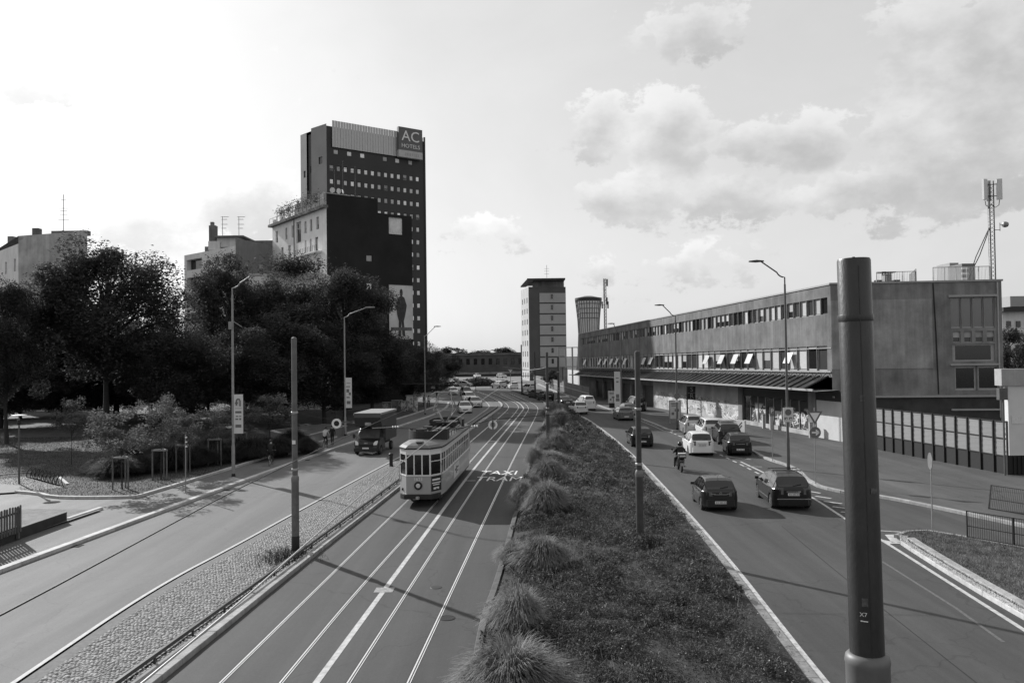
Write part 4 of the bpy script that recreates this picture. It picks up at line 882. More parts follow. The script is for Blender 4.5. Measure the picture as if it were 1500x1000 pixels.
# ---- lower apartment block left of it
LA, LB, LC = AY(270, 378, 152), AY(345, 356, 140), AY(402, 361, 150)
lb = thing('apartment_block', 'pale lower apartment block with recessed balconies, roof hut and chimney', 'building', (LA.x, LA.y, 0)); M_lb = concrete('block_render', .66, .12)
zl = LA.z + .5; Ll = (v2(LB) - v2(LA)).length; nl = outward(LA, LB)
exl = []
for f_ in range(7):
    z = zl - 3.9 - f_ * 3.4; exl.append((Ll * .05, Ll * .36, z + .9, z + 2.9, UW_dark)); exl.append((Ll * .44, Ll * .52, z + 1.0, z + 2.2, UW_half)); exl.append((Ll * .62, Ll * .7, z + 1.0, z + 2.5, UW_half)); exl.append((Ll * .82, Ll * .92, z + 1.0, z + 2.5, UW_half))
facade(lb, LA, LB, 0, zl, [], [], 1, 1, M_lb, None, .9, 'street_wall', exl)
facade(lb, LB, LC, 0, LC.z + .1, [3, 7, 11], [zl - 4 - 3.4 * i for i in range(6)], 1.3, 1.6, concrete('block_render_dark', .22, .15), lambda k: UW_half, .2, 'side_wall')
mb = MB(); mb.face([(LA.x, LA.y, zl - .05), (LB.x, LB.y, zl - .05), (LC.x, LC.y, LC.z), (LC.x - 12, LC.y + 8, LC.z), (LA.x, LA.y + 12, zl - .05)]); mb.face([(LC.x, LC.y, 0), (LC.x, LC.y, LC.z), (LC.x - 12, LC.y + 8, LC.z), (LC.x - 12, LC.y + 8, 0)]); mb.face([(LA.x, LA.y, 0), (LA.x, LA.y, zl), (LA.x, LA.y + 14, zl), (LA.x, LA.y + 14, 0)]); mb.build('roof', M_rb_d, lb, world=True)
def obox(par, name, m_, x0, y0, x1, y1, Y, th):
    """box standing at depth Y, front face spanning the two picture corners"""
    p = AY(x0, y1, Y); q = AY(x1, y0, Y); mb = MB(); mb.box(((p.x + q.x) / 2, Y + th / 2, (p.z + q.z) / 2), (abs(q.x - p.x), th, abs(q.z - p.z))); return mb.build(name, m_, par, world=True)
obox(lb, 'roof_hut', M_lb, 318, 346, 350, 362, 150, 5); obox(lb, 'roof_hut_slab', M_rb_d, 314, 344.5, 356, 347, 149, 7); obox(lb, 'parapet', M_rb, 352, 352, 402, 362, 149, .5)
ch = obox(lb, 'chimney', M_rb, 306, 330, 315.5, 356, 150, 1.2); obox(lb, 'chimney_base', M_lb, 305, 353, 322, 366, 149.6, 2.2); obox(lb, 'chimney_pot', M_rb_d, 308, 325, 312.5, 331, 150.3, .6); obox(lb, 'chimney', M_rb, 300, 361, 305, 369, 151, .8)
for i, x in enumerate((326, 350)):
    b = AY(x, 346, 151); an = thing('television_aerial', ['taller aerial near the chimney of the lower apartment block', 'aerial at the far end of the roof hut of the lower apartment block'][i], 'aerial', b); h = AY(x, 317, 151).z - b.z
    mb = MB(); mb.tube([(0, 0, 0), (0, 0, h)], .05, 5); mb.build('pole', M_steel_d, an)
    for zz, w in ((.98, 1.1), (.85, .8), (.6, .9), (.4, .7)): mb = MB(); mb.beam((-w * .3, 0, h * zz), (w, .1, h * zz), .05); [mb.beam((w * (k / 5), -.25, h * zz), (w * (k / 5), .35, h * zz), .03) for k in range(1, 6)]; mb.build('crossbar', M_steel_d, an)
# green terrace between the two blocks
# ---- far-left building with blank gable
QA, QB, QC = AY(27, 353, 125), AY(128, 341, 121), AY(-22, 385, 140)
qb = thing('gable_building', 'grey building with a tall blank gable wall and an aerial mast', 'building', (QA.x, QA.y, 0)); zq = AY(50, 336, 125).z
facade(qb, QA, QB, 0, zq - 1.0, [], [], 1, 1, concrete('gable_render', .40, .25), None, .2, 'gable_wall')
p1 = AY(48, 336, 124.2); obox(qb, 'parapet', M_rb, 47, 334, 56, 345, 124.6, 1.0); obox(qb, 'parapet', M_rb, 75, 337.5, 128, 345, 123.5, 1.0); obox(qb, 'terrace_frame', M_frame, 27, 346, 48, 350, 124.7, .5)
Ql = (v2(QC) - v2(QA)).length
facade(qb, QA, QC, 0, zq - 2.2, [Ql * x for x in (.1, .35, .6, .85)], [zq - 6.4 - 3.4 * i for i in range(6)], 1.1, 2.0, concrete('gable_front', .7, .12), lambda k: UW_half, .25, 'street_wall')
mb = MB(); mb.face([(QB.x, QB.y, 0), (QB.x, QB.y, zq - 1), (QB.x - 10, QB.y + 16, zq - 1), (QB.x - 10, QB.y + 16, 0)]); mb.face([(QA.x, QA.y, zq - 1), (QB.x, QB.y, zq - 1), (QB.x - 10, QB.y + 16, zq - 1), (QC.x, QC.y + 8, zq - 2.2), (QC.x, QC.y, zq - 2.2)]); mb.build('roof', M_rb_d, qb, world=True)
obox(qb, 'chimney', M_rb_d, 11, 346, 19, 362, 132, 1.0)
b = AY(93, 338, 124.5); an = thing('television_aerial', 'tall thin aerial mast with crossbars on the blank gable roof', 'aerial', b); h = AY(93, 285, 124.5).z - b.z
mb = MB(); mb.tube([(0, 0, 0), (0, 0, h)], .05, 5); mb.build('pole', M_steel_d, an)
for zz, w in ((.85, .4), (.62, .7), (.55, .5), (.45, .6), (.3, .8)): mb = MB(); mb.beam((-w, 0, h * zz), (w, .1, h * zz), .05); mb.build('crossbar', M_steel_d, an)

# ---- tower block beyond the junction
TA, TB_, TC = AY(774, 420, 254), AY(828.5, 420, 256), AY(763, 427, 268)
tw = thing('tower_block', 'slab tower block with pale banded front and floating roof canopy', 'building', (TA.x, TA.y, 0)); zt_ = TA.z
Tl = (v2(TB_) - v2(TA)).length; M_tb = mat('tower_brick', .085, .8, .15, .3, pos='World'); M_tp = mat('tower_panel', .34, .7, .08, .2, pos='World')
facade(tw, TA, TB_, 0, zt_, [], [], 1, 1, M_tb, None, .2, 'front_wall')
nt_ = outward(TA, TB_); tt = (v2(TB_) - v2(TA)).normalized()
for i in range(7):
    z1 = zt_ - 1.9 - i * 3.45; p = v2(TA) + tt * (Tl * .64) + nt_ * .1; mb = MB(); mb.box((p.x, p.y, z1 - 1.6), (Tl * .70, .3, 3.0), math.atan2(tt.y, tt.x)); mb.build('band_panel', M_tp, tw, world=True)
    p = v2(TA) + tt * (Tl * .62) + nt_ * .3; mb = MB(); mb.box((p.x, p.y, z1 - 1.2), (.7, .1, 1.5), math.atan2(tt.y, tt.x)); mb.build('window', M_glass, tw, world=True)
Tl2 = (v2(TC) - v2(TA)).length
facade(tw, TA, TC, 0, zt_, [Tl2 * x for x in (.2, .5, .8)], [zt_ - 5 - 3.45 * i for i in range(8)], 1.4, 1.7, concrete('tower_side', .42, .1), lambda k: UW_pale, .2, 'side_wall')
obox(tw, 'roof_storey', M_rb_d, 781, 412, 826, 421, 258, 9); obox(tw, 'roof_canopy', M_steel_d, 772, 407, 828, 410, 253, 22)
mb = MB(); c1, c2, c3, c4 = AY(773, 409, 253), AY(762, 421, 268), AY(770, 420.5, 268), AY(790, 410, 257); mb.face([c1, c2, c3, c4]); mb.face([c4 + Vector((0, 0, .3)), c3 + Vector((0, 0, .3)), c2 + Vector((0, 0, .3)), c1 + Vector((0, 0, .3))]); mb.build('roof_canopy', M_rb, tw, world=True)
mb = MB(); b = AY(801, 407, 258); mb.tube([b, (b.x, b.y, b.z + 4.2)], .06, 5); [mb.beam((b.x - .8, b.y, b.z + z), (b.x + .8, b.y, b.z + z), .06) for z in (1.3, 2.2, 3.0)]; mb.build('aerial', M_steel_d, tw, world=True)
# ---- round water tower
wtb = AY(863, 520, 290); wt = thing('water_tower', 'round flared water tower with lattice ribs and dark cap', 'water tower', (wtb.x, 290, 0)); ppm = FOC / 290; zt2 = AY(863, 436, 290).z
prof = [(19, 0), (15.5, .35), (14.6, .55), (15.6, .72), (17.4, .88), (18.6, .965)]
mb = MB(); mb.lathe([(r / ppm, z * zt2) for r, z in prof], (0, 0, 0), 32); mb.build('shell', mat('tower_shell', .62, .7, .12, .5), wt, smooth=60)
mb = MB(); mb.lathe([(18.8 / ppm, zt2 * .955), (19.8 / ppm, zt2 * .965), (19.8 / ppm, zt2 * .995), (16 / ppm, zt2), (6 / ppm, zt2 * 1.02), (.1, zt2 * 1.02)], (0, 0, 0), 32); mb.build('cap', M_steel_d, wt, smooth=30)
for i in range(28):
    th = 2 * math.pi * i / 28; mb = MB(); mb.tube([(math.cos(th) * r / ppm * 1.02, math.sin(th) * r / ppm * 1.02, z * zt2) for r, z in prof], .16, 4); mb.build('rib', mat('tower_rib', .16, .7, .2, 1), wt)
for z, r in ((.92, 18.0), (.86, 17.2), (.8, 16.6), (.74, 15.9)): mb = MB(); mb.tube([(math.cos(t * math.pi / 14) * r / ppm * 1.03, math.sin(t * math.pi / 14) * r / ppm * 1.03, z * zt2) for t in range(29)], .12, 4, cap=False); mb.build('ring', mat('tower_rib', .06), wt)
# ---- slim mast right of it
b = AY(887.5, 520, 250); mz = AY(887.5, 408, 250).z; mm = thing('phone_mast', 'slim steel phone mast with antenna clusters behind the workshop', 'antenna', (b.x, 250, 0)); mb = MB()
for x, y in ((-.35, 0), (.35, 0), (0, .6)): mb.tube([(x, y, 0), (x, y, mz)], .12, 5)
for i in range(30): mb.beam((-.35, 0, i * mz / 30), (.35, 0, (i + 1) * mz / 30), .08)
mb.build('lattice', M_steel_d, mm)
for z, x in ((.96, .75), (.74, -.9), (.74, .9), (.78, .6)): mb = MB(); mb.box((x, 0, mz * z), (.45, .3, 2.2)); mb.beam((0, 0, mz * z), (x, 0, mz * z), .1); mb.build('panel_antenna', M_pole, mm)
# ---- far towers seen over the workshop roof
for i, (x0, x1, y0, Y, lab) in enumerate(((1391, 1404, 385, 520, 'far pale tower block over the workshop roof, left of its twin'), (1409, 1428, 386, 500, 'far tower block over the workshop roof beside the mast stays'))):
    p, q_ = AY(x0, y0, Y), AY(x1, y0, Y); ft = thing('far_tower', lab, 'building', (p.x, Y, 0)); mb = MB(); mb.box(((p.x + q_.x) / 2, Y + 8, p.z / 2), (q_.x - p.x, 16, p.z)); mb.build('wall', mat('far_tower_wall%d' % i, .30 if i == 0 else .16, .7, .1, .1, pos='World'), ft, world=True)
    for k in range(9):
        z = p.z - 3 - k * 3.3; mb = MB(); xx = p.x + (q_.x - p.x) * (.62 if i == 0 else .22); mb.box((xx, Y - .1, z), ((q_.x - p.x) * .5, .3, 1.4)); mb.build('balcony_band', M_white if i else M_rb_d, ft, world=True)
# building past the gate house
p, q_ = AY(1468, 455, 160), AY(1530, 455, 160); rb = thing('background_house', 'pale house with dark flat eaves and roof hut behind the gate house', 'building', (p.x, 160, 0)); mb = MB(); mb.box(((p.x + q_.x) / 2, 166, p.z / 2), (q_.x - p.x, 12, p.z)); mb.build('wall', M_lb, rb, world=True)
obox(rb, 'eaves', M_steel_d, 1470, 449, 1540, 456, 158.5, 14); obox(rb, 'roof_hut', M_frame, 1480, 433, 1540, 449, 163, 6)
for i in range(3):
    for j in range(4): obox(rb, 'window', M_glass, 1475 + i * 14, 470 + j * 18, 1481 + i * 14, 479 + j * 18, 159.8, .3)
# ---- low dark arcade closing the view
p, q_ = AY(560, 520, 330), AY(800, 520, 330); ar = thing('railway_arcade', 'low dark brick arcade with a row of windows closing the far end', 'building', (p.x, 330, 0))
La = q_.x - p.x; facade(ar, (p.x, 330), (q_.x, 330), 0, 9.6, [La * (i + .5) / 22 for i in range(22)], [4.6], 1.5, 2.6, mat('arcade_brick', .075, .9, .3, .2, pos='World'), lambda k: UW_dark, .4, 'wall')
obox(ar, 'cornice', M_rb, 560, 518.5, 800, 520.5, 329.5, 1); obox(ar, 'plinth', M_rb_d, 560, 543, 800, 550, 329, 1)
# ---- fences and pale wall beyond the workshop
fw_ = thing('pale_site_wall', 'pale smooth site wall beyond the end of the workshop', 'wall', (G(845, 575).x, G(845, 575).y, 0)); a, b = v2(G(832, 571)), v2(G(862, 578)); mb = MB(); mb.prism([a, b, b + Vector((.2, .6)), a + Vector((.2, .6))], 1.6, 4.6); mb.build('panel', mat('site_panel', .5, .7, .1, .5, pos='World'), fw_, world=True); mb = MB(); mb.prism([a, b, b + Vector((.2, .5)), a + Vector((.2, .5))], 0, 1.6); mb.build('plinth', M_rb_d, fw_, world=True)
cf = thing('corrugated_fence', 'grey corrugated sheet fence with a pale rail along the right pavement', 'fence', (G(818, 574).x, G(818, 574).y, 0)); a, b = v2(G(782, 560)), v2(G(864, 588)); d = b - a; npn = 14
for i in range(npn):
    c0, c1 = a + d * (i / npn), a + d * ((i + .97) / npn); mb = MB(); mb.prism([c0, c1, c1 + Vector((.15, .1)), c0 + Vector((.15, .1))], .1, 2.3 + rng.uniform(-.04, .04)); mb.build('sheet', mat('fence_sheet', .10, .6, .2, 2, rnd=.2), cf, world=True)
mb = MB(); mb.beam((a.x - .05, a.y, 1.3), (b.x - .05, b.y, 1.3), .12); mb.build('rail', M_frame, cf, world=True)
gt = thing('steel_gantry', 'bare steel frame gantry standing between the tower block and workshop', 'gantry', (G(822, 572).x, G(822, 572).y, 0)); Yg = 168
for x in (818, 828, 838, 847): obox(gt, 'post', M_galv, x, 508, x + 1.4, 572, Yg, .25)
for y in (508, 522, 536): obox(gt, 'beam', M_galv, 818, y, 849, y + 1.6, Yg + .3, .25)
obox(gt, 'billboard', mat('gantry_board', .4, .6, .4, .6, pos='World', v2=.1), 818.5, 538, 823, 560, Yg - .3, .2); obox(gt, 'billboard', mat('gantry_board', .4), 826, 538, 831, 561, Yg - .3, .2)
# ------------------------------------------------------------------ poles, lamps, wires, signs, fences
M_tpole = mat('tram_pole', .055, .55, .25, 3, metal=.2); M_tpole_l = mat('tram_pole_pale', .12, .55, .25, 3, metal=.2)
def tram_pole(base, ytop, label, r0=.15, r1=.11, zc=2.9, xt=None, pal=False, foot=True):
    p = G(*base); t = AY(xt or base[0], ytop, p.y); h = t.z; m_ = M_tpole_l if pal else M_tpole
    o = thing('tram_pole', label, 'pole', (p.x, p.y, 0)); sh = Vector((t.x - p.x, 0))
    mb = MB(); mb.lathe([(r0 * 1.04, 0), (r0, .4), (r0 * .98, zc - .12)], (0, 0, 0), 18); mb.build('lower_shaft', m_, o, smooth=40)
    mb = MB(); mb.lathe([(r0 * .98, zc - .12), (r0 * 1.05, zc - .05), (r0 * 1.02, zc + .06), (r1 * 1.02, zc + .14)], (0, 0, 0), 18, cap=False); mb.build('collar', mat('pole_collar', .16, .5, .2, 4, metal=.2), o, smooth=50)
    mb = MB(); mb.lathe([(r1, zc + .12), (r1 * .96, h - .05), (r1 * .9, h), (r1 * .3, h + .04), (.01, h + .05)], (0, 0, 0), 18); mb.build('upper_shaft', m_, o, smooth=40)
    if foot: mb = MB(); mb.lathe([(r0 * 1.06, .0), (r0 * 1.06, .62), (r0, .64)], (0, 0, 0), 18, cap=False); mb.build('painted_foot', M_black, o, smooth=40)
    for z in (5.5, zc + .35): mb = MB(); mb.lathe([(r1 * 1.1, z - .04), (r1 * 1.25, z - .02), (r1 * 1.25, z + .04), (r1 * 1.1, z + .06)], (0, 0, 0), 14); mb.build('band', M_galv, o)
    return o
po = tram_pole((433, 808), 495, 'grey tram pole with black foot standing on the cobbled strip', pal=True)
mb = MB(); mb.box((-.0, -.135, 4.35), (.13, .02, .15)); mb.build('sticker', M_white, po)
POLE_R = tram_pole((938, 806), 515, 'dark tram pole rising out of the planted median', zc=3.0, foot=False)
tram_pole((803, 664), 516, 'dark tram pole among the far grass tussocks of the median', zc=3.2, foot=False)
tram_pole((818.5, 603), 522, 'slim dark tram pole at the tip of the planted median', r0=.17, r1=.13, foot=False)
tram_pole((764.5, 578), 505, 'dark tram pole on the grass verge by the junction', r0=.16, r1=.13, foot=False)
tram_pole((784, 583), 515, 'second dark pole on the grass verge behind the tram lane', r0=.16, r1=.13, foot=False)
# big pole close to the bridge
bp = thing('bridge_pole', 'thick dark steel pole close to the bridge parapet', 'pole', (0, 0, 0)); bx = AY(1281, 940, 7.0); bt = AY(1254, 379, 7.0); bp.location = (bx.x, 7.0, 0); M_bp = mat('bridge_pole_paint', .032, .38, .28, 9, .12, 60, metal=.1, spec=.5, stretch=(1, 1, .35), detail=9)
zk = AY(1272, 968, 7.0).z; lean = Vector((AY(1253, 400, 7.0).x - AY(1270, 900, 7.0).x, 0))
mb = MB(); mb.lathe([(.185, 0), (.182, zk - .02), (.188, zk + .0), (.18, zk + .05), (.155, zk + .075), (.143, zk + .08)], (0, 0, 0), 40); mb.build('lower_shaft', mat('bridge_pole_collar', .13, .5, .12, 6, metal=.1), bp, smooth=40)
mb = MB(); mb.lathe([(.1425, zk + .02), (.139, bt.z - .02), (.132, bt.z), (.012, bt.z + .004), (.012, bt.z + .018)], (0, 0, 0), 40); mb.build('upper_shaft', M_bp, bp, smooth=35)
zl_ = AY(1262, 893, 7.0).z
for txt, z, s in (('X7', zl_, .05),): link('stencil', text_mesh(txt, s, M_white), bp, loc=(-.075, -.124, z), rot=(math.pi / 2, 0, -.5))
mb = MB(); mb.box((-.07, -.127, zl_ - .055), (.06, .003, .008), -.5); mb.build('stencil_bar', M_white, bp)
mb = MB(); mb.box((-.02, -.1405, (zk + bt.z) / 2), (.006, .006, bt.z - zk - .15), 0); mb.build('weld_seam', M_bp, bp)
for dx, z, w, h_, a in ((-.06, zk + .55, .05, .07, -.45), (.05, zk + 1.5, .07, .05, .36), (-.03, zk + 2.3, .04, .06, -.22)):
    mb = MB(); mb.box((dx, -math.sqrt(.1415 ** 2 - dx * dx) - .0005, z), (w, .002, h_), dx / .14); mb.build('sticker_residue', mat('sticker_residue', .085, .8, .5, 30), bp)
mb = MB(); mb.lathe([(.1435, bt.z - .55), (.146, bt.z - .54), (.146, bt.z - .50), (.1435, bt.z - .49)], (0, 0, 0), 40, cap=False); mb.build('clamp_band', M_bp, bp, smooth=40)
bp.rotation_euler = (0, math.radians(-.75), 0)

def lamp(base, top, arm, label, dark=False, r=.075, name='street_lamp'):
    """top = px of the bend, arm = px of the lantern tip"""
    p = G(*base); t = AY(top[0], top[1], p.y); a = AY(arm[0], arm[1], p.y); m_ = M_pole if dark else M_pole_l; o = thing(name, label, 'street lamp', (p.x, p.y, 0))
    t = Vector((t.x - p.x, 0, t.z)); a = Vector((a.x - p.x, 0, a.z)); s = 1 if a.x > 0 else -1
    mb = MB(); mb.lathe([(r * 1.5, 0), (r * 1.45, t.z * .16), (r * 1.15, t.z * .17), (r * .85, t.z - .9)], (0, 0, 0), 12); mb.build('post', m_, o, smooth=40)
    L2 = abs(a.x) - .9; pts = [(0, 0, t.z - .95), (0, 0, t.z - .45)] + [(s * (.55 * math.sin(k)), 0, t.z - .45 + .55 * (1 - math.cos(k))) for k in np.linspace(.25, 1.15, 5)]
    e = pts[-1]; pts.append((s * (abs(a.x) - .8), 0, a.z - .02)); mb = MB(); mb.tube(pts, r * .62, 8); mb.build('arm', m_, o, smooth=50)
    mb = MB(); x0, x1 = s * (abs(a.x) - .95), a.x
    mb.add([(x0, -.09, a.z - .03), (x0, .09, a.z - .03), (x0, .09, a.z + .05), (x0, -.09, a.z + .05), ((x0 + x1) / 2, -.16, a.z - .06), ((x0 + x1) / 2, .16, a.z - .06), ((x0 + x1) / 2, .12, a.z + .09), ((x0 + x1) / 2, -.12, a.z + .09), (x1, -.08, a.z - .03), (x1, .08, a.z - .03), (x1, .06, a.z + .04), (x1, -.06, a.z + .04)],
           [(0, 1, 2, 3), (8, 11, 10, 9), (0, 4, 5, 1), (1, 5, 6, 2), (2, 6, 7, 3), (3, 7, 4, 0), (4, 8, 9, 5), (5, 9, 10, 6), (6, 10, 11, 7), (7, 11, 8, 4)]); mb.build('lantern', M_steel_d if dark else M_pole_l, o)
    mb = MB(); mb.lathe([(r * 1.9, 0), (r * 1.9, .05), (r * 1.5, .3)], (0, 0, 0), 12); mb.build('foot', M_black, o)
    return o
L1 = lamp((342, 700), (343, 412), (386, 403), 'tall pale street lamp with a wayfinding banner beside the park')
mb = MB(); mb.box((-.12, -.05, 9.9), (.22, .16, .5)); mb.beam((0, 0, 10.2), (.6, .05, 9.8), .04); mb.build('junction_box', M_pole_l, L1)
L2 = lamp((506, 640), (506, 458), (549, 450), 'pale street lamp with an information banner behind the lorry')
L3 = lamp((623, 608), (623, 487), (646, 478), 'pale street lamp beside the gate pillars')
R1 = lamp((1155, 690), (1147, 396), (1097, 383), 'street lamp carrying the square no-parking plate', True)
R2 = lamp((992, 631), (990, 456), (959, 447), 'street lamp carrying a round no-parking sign', True)
R3 = lamp((911, 604), (910, 484), (890, 474), 'street lamp with a tall banner by the roller doors', True)
def panel(parent, o, w, h, z, x, m_=None, th=.06, y=-.02, name='banner'):
    mb = MB(); mb.box((x, y, z), (w, th, h)); return mb.build(name, m_ or M_white, parent)
M_banner = mat('banner_print', .58, .6, .06, 2); M_pr = mat('print_grey', .14, .6, .2, 6)
def prints(parent, x, y, z, items, m_=None, nm='print'):
    for dx, dz, w, h in items: mb = MB(); mb.box((x + dx, y, z + dz), (w, .012, h)); mb.build(nm, m_ or M_pr, parent)
ppm = FOC / L1.location.y; zb = AY(352, 606, L1.location.y).z
k = panel(L1, 0, .58, 58 / ppm * .98, zb, .36, M_banner); k.rotation_euler = (0, 0, 0)
mb = MB(); mb.tube([(.24, -.07, zb + .55), (.24, -.07, zb + .85), (.30, -.07, zb + .97), (.42, -.07, zb + .97), (.48, -.07, zb + .85), (.48, -.07, zb + .5)], .045, 6); mb.beam((.24, -.07, zb + .6), (.16, -.07, zb + .75), .05); mb.beam((.24, -.07, zb + .6), (.33, -.07, zb + .75), .05); mb.build('u_turn_arrow', M_pr, k)
prints(k, .36, -.055, zb, [(0, .36, .44, .025), (0, .12, .40, .14), (-.08, -.15, .16, .07), (.12, -.15, .14, .06), (-.1, -.33, .18, .09), (.12, -.33, .12, .12), (0, -.78, .38, .2)])
zb = AY(514, 575, L2.location.y).z; k = panel(L2, 0, .62, 44 / (FOC / L2.location.y), zb, .36, M_banner); prints(k, .36, -.055, zb, [(0, .95, .40, .05), (-.05, .6, .4, .08), (-.08, .2, .26, .32), (.12, -.1, .2, .26), (-.05, -.45, .3, .12), (0, -.95, .36, .3)])
zb = AY(906, 570, R3.location.y).z; k = panel(R3, 0, .78, 52 / (FOC / R3.location.y), zb, -.55, M_banner); prints(k, -.55, -.055, zb, [(0, 1.5, .4, .12), (0, 1.0, .3, .2), (0, -.9, .42, .5), (0, -1.4, .5, .4)])
def ring_sign(parent, x, y, z, r, kind, m_face=None):
    mb = MB(); mb.lathe([(.01, -.0), (r, -.0), (r, -.02), (.01, -.02)], (x, y, z), 20, 'y'); k = mb.build('round_sign', M_pr, parent)
    if kind == 'nopark':
        mb = MB(); mb.lathe([(r * .98, -.03), (r * .76, -.03)], (x, y, z), 20, 'y', cap=False); mb.build('sign_rim', mat('sign_red', .12, .5, .1, 5), k); mb = MB(); mb.beam((x - r * .6, y - .03, z + r * .6), (x + r * .6, y - .03, z - r * .6), .015, r * .22); mb.build('sign_bar', mat('sign_red', .12), k)
    else:
        mb = MB(); mb.beam((x - r * .6, y - .032, z), (x + r * .4, y - .032, z), .01, r * .26); mb.beam((x + r * .1, y - .032, z + r * .42), (x + r * .62, y - .032, z), .01, r * .24); mb.beam((x + r * .1, y - .032, z - r * .42), (x + r * .62, y - .032, z), .01, r * .24); mb.build('sign_arrow', M_white, k)
    return k
zb = AY(1153, 607, R1.location.y).z; k = panel(R1, 0, .64, .92, zb, 0, M_banner, .04, -.14, 'sign_plate'); ring_sign(k, 0, -.17, zb + .16, .2, 'nopark'); prints(k, 0, -.165, zb, [(-.15, -.24, .2, .16), (.15, -.24, .2, .16)]); prints(k, 0, -.175, zb, [(-.12, -.26, .08, .06), (.16, -.27, .12, .05)], M_white)
zb = AY(992, 580, R2.location.y).z; ring_sign(R2, 0, -.12, zb, .30, 'nopark'); panel(R2, 0, .36, .2, zb - .5, 0, M_banner, .03, -.12, 'sign_plate')
def post_sign(base, ytop, label, name='road_sign', cat='sign', r=.03, m_=None):
    p = G(*base); h = AY(base[0], ytop, p.y).z; o = thing(name, label, cat, (p.x, p.y, .12)); mb = MB(); mb.lathe([(r, 0), (r, h)], (0, 0, 0), 8); mb.build('post', m_ or M_galv, o, smooth=40); return o, h
def triangle(parent, z, s, y=-.05):
    mb = MB(); mb.prism([(0, -s), (s * .87, s * .5), (-s * .87, s * .5)], 0, .02); k = mb.build('triangle', M_pr, parent, loc=(0, y, z), rot=(math.pi / 2, 0, 0)); mb = MB(); mb.prism([(0, -s * .62), (s * .54, s * .31), (-s * .54, s * .31)], .021, .026); mb.build('triangle_face', M_white, k); return k
o, h = post_sign((1195, 712), 600, 'give way triangle above a round arrow sign on one post by the kerb'); pm_ = FOC / o.location.y; triangle(o, h - .45, .52); ring_sign(o, 0, -.06, AY(1195, 633, o.location.y).z - .12, .33, 'arrow')
o, h = post_sign((1132, 677), 600, 'leaning parking sign post with a small dark P plate'); panel(o, 0, .34, .62, h - .25, 0, M_pr, .03, -.05, 'sign_plate'); link('letter', text_mesh('P', .42, M_white), o, loc=(0, -.07, h - .22), rot=(math.pi / 2, 0, 0))
o, h = post_sign((1366, 779), 668, 'round sign seen edge-on atop a thin post on the grass island'); k = MB(); k.lathe([(.01, 0), (.36, 0), (.36, -.02), (.01, -.02)], (-.02, 0, h - .32), 20, 'x'); kk = k.build('round_sign', M_pr, o); kk.rotation_euler = (0, 0, -.2); kk.scale = (1, .9, 1)
o, h = post_sign((748, 572), 541, 'far white give way triangle at the junction', r=.06); triangle(o, h - .4, .75)
o, h = post_sign((697, 574), 555, 'small dark traffic signal at the tip of the cobbled strip', 'traffic_signal', 'traffic light', .06, M_black); mb = MB(); mb.box((0, 0, h - .4), (.4, .35, 1.2)); mb.build('signal_head', M_black, o)
for i in range(3): mb = MB(); mb.lathe([(.12, 0), (.12, -.06), (.01, -.04)], (0, -.18, h - .05 - i * .36), 10, 'y'); mb.build('lens', M_steel_d, o)
# shop pylon with stacked letters
p = G(1007, 613); o = thing('shop_pylon', 'dark upright shop board with stacked white letters on a post', 'sign', (p.x, p.y, .12)); h = AY(1007, 567, p.y).z; mb = MB(); mb.box((0, 0, h / 2), (.14, .14, h)); mb.build('post', M_black, o)
bw_, bh = 11 / (FOC / p.y), 19.5 / (FOC / p.y)
for i, ch_ in enumerate('SR'):
    mb = MB(); mb.box((.1 + bw_ / 2, -.02, h - bh * (.25 + .5 * i)), (bw_, .1, bh * .48)); k = mb.build('board', M_black, o); link('letter', text_mesh(ch_, bh * .5, M_pole_l), k, loc=(.1 + bw_ / 2, -.08, h - bh * (.25 + .5 * i)), rot=(math.pi / 2, 0, 0))
# poster stands
def poster_stand(base, x0, x1, y0, y1, label, foot=True):
    p = G(*base); a, b = AY(x0, y1, p.y), AY(x1, y0, p.y); o = thing('poster_stand', label, 'poster stand', (p.x, p.y, .12)); mb = MB(); cx = (a.x + b.x) / 2 - p.x; mb.box((cx, 0, (a.z + b.z) / 2 - .12), (b.x - a.x, .14, b.z - a.z)); mb.build('frame', M_pole_l, o)
    mb = MB(); mb.box((cx, -.075, (a.z + b.z) / 2 - .12), ((b.x - a.x) * .88, .02, (b.z - a.z) * .92)); mb.build('poster', mat('poster_pale', .5, .5, .15, 2), o); w, hh = b.x - a.x, b.z - a.z; zc = (a.z + b.z) / 2 - .12
    prints(o, cx, -.09, zc, [(-.05 * w, .33 * hh, .6 * w, .06 * hh), (-.05 * w, .22 * hh, .5 * w, .05 * hh), (.15 * w, -.02 * hh, .38 * w, .14 * hh), (-.2 * w, -.2 * hh, .22 * w, .14 * hh), (.2 * w, -.25 * hh, .1 * w, .3 * hh)])
    mb = MB()
    if foot: mb.box((cx, 0, (a.z - .12) / 2), (.9, .3, a.z - .12))
    else:
        for s in (-1, 1): mb.box((cx + s * w * .45, 0, (a.z - .12) / 2), (.06, .06, a.z)); mb.box((cx + s * w * .45, 0, .03), (.06, .8, .05))
    mb.build('foot', M_black if foot else M_galv, o); return o
poster_stand((898, 598), 891, 902, 572, 590.5, 'lit poster case on a dark foot by the roller doors'); poster_stand((990, 621), 980.5, 997, 586, 614, 'poster board on thin legs before the graffiti wall', False)
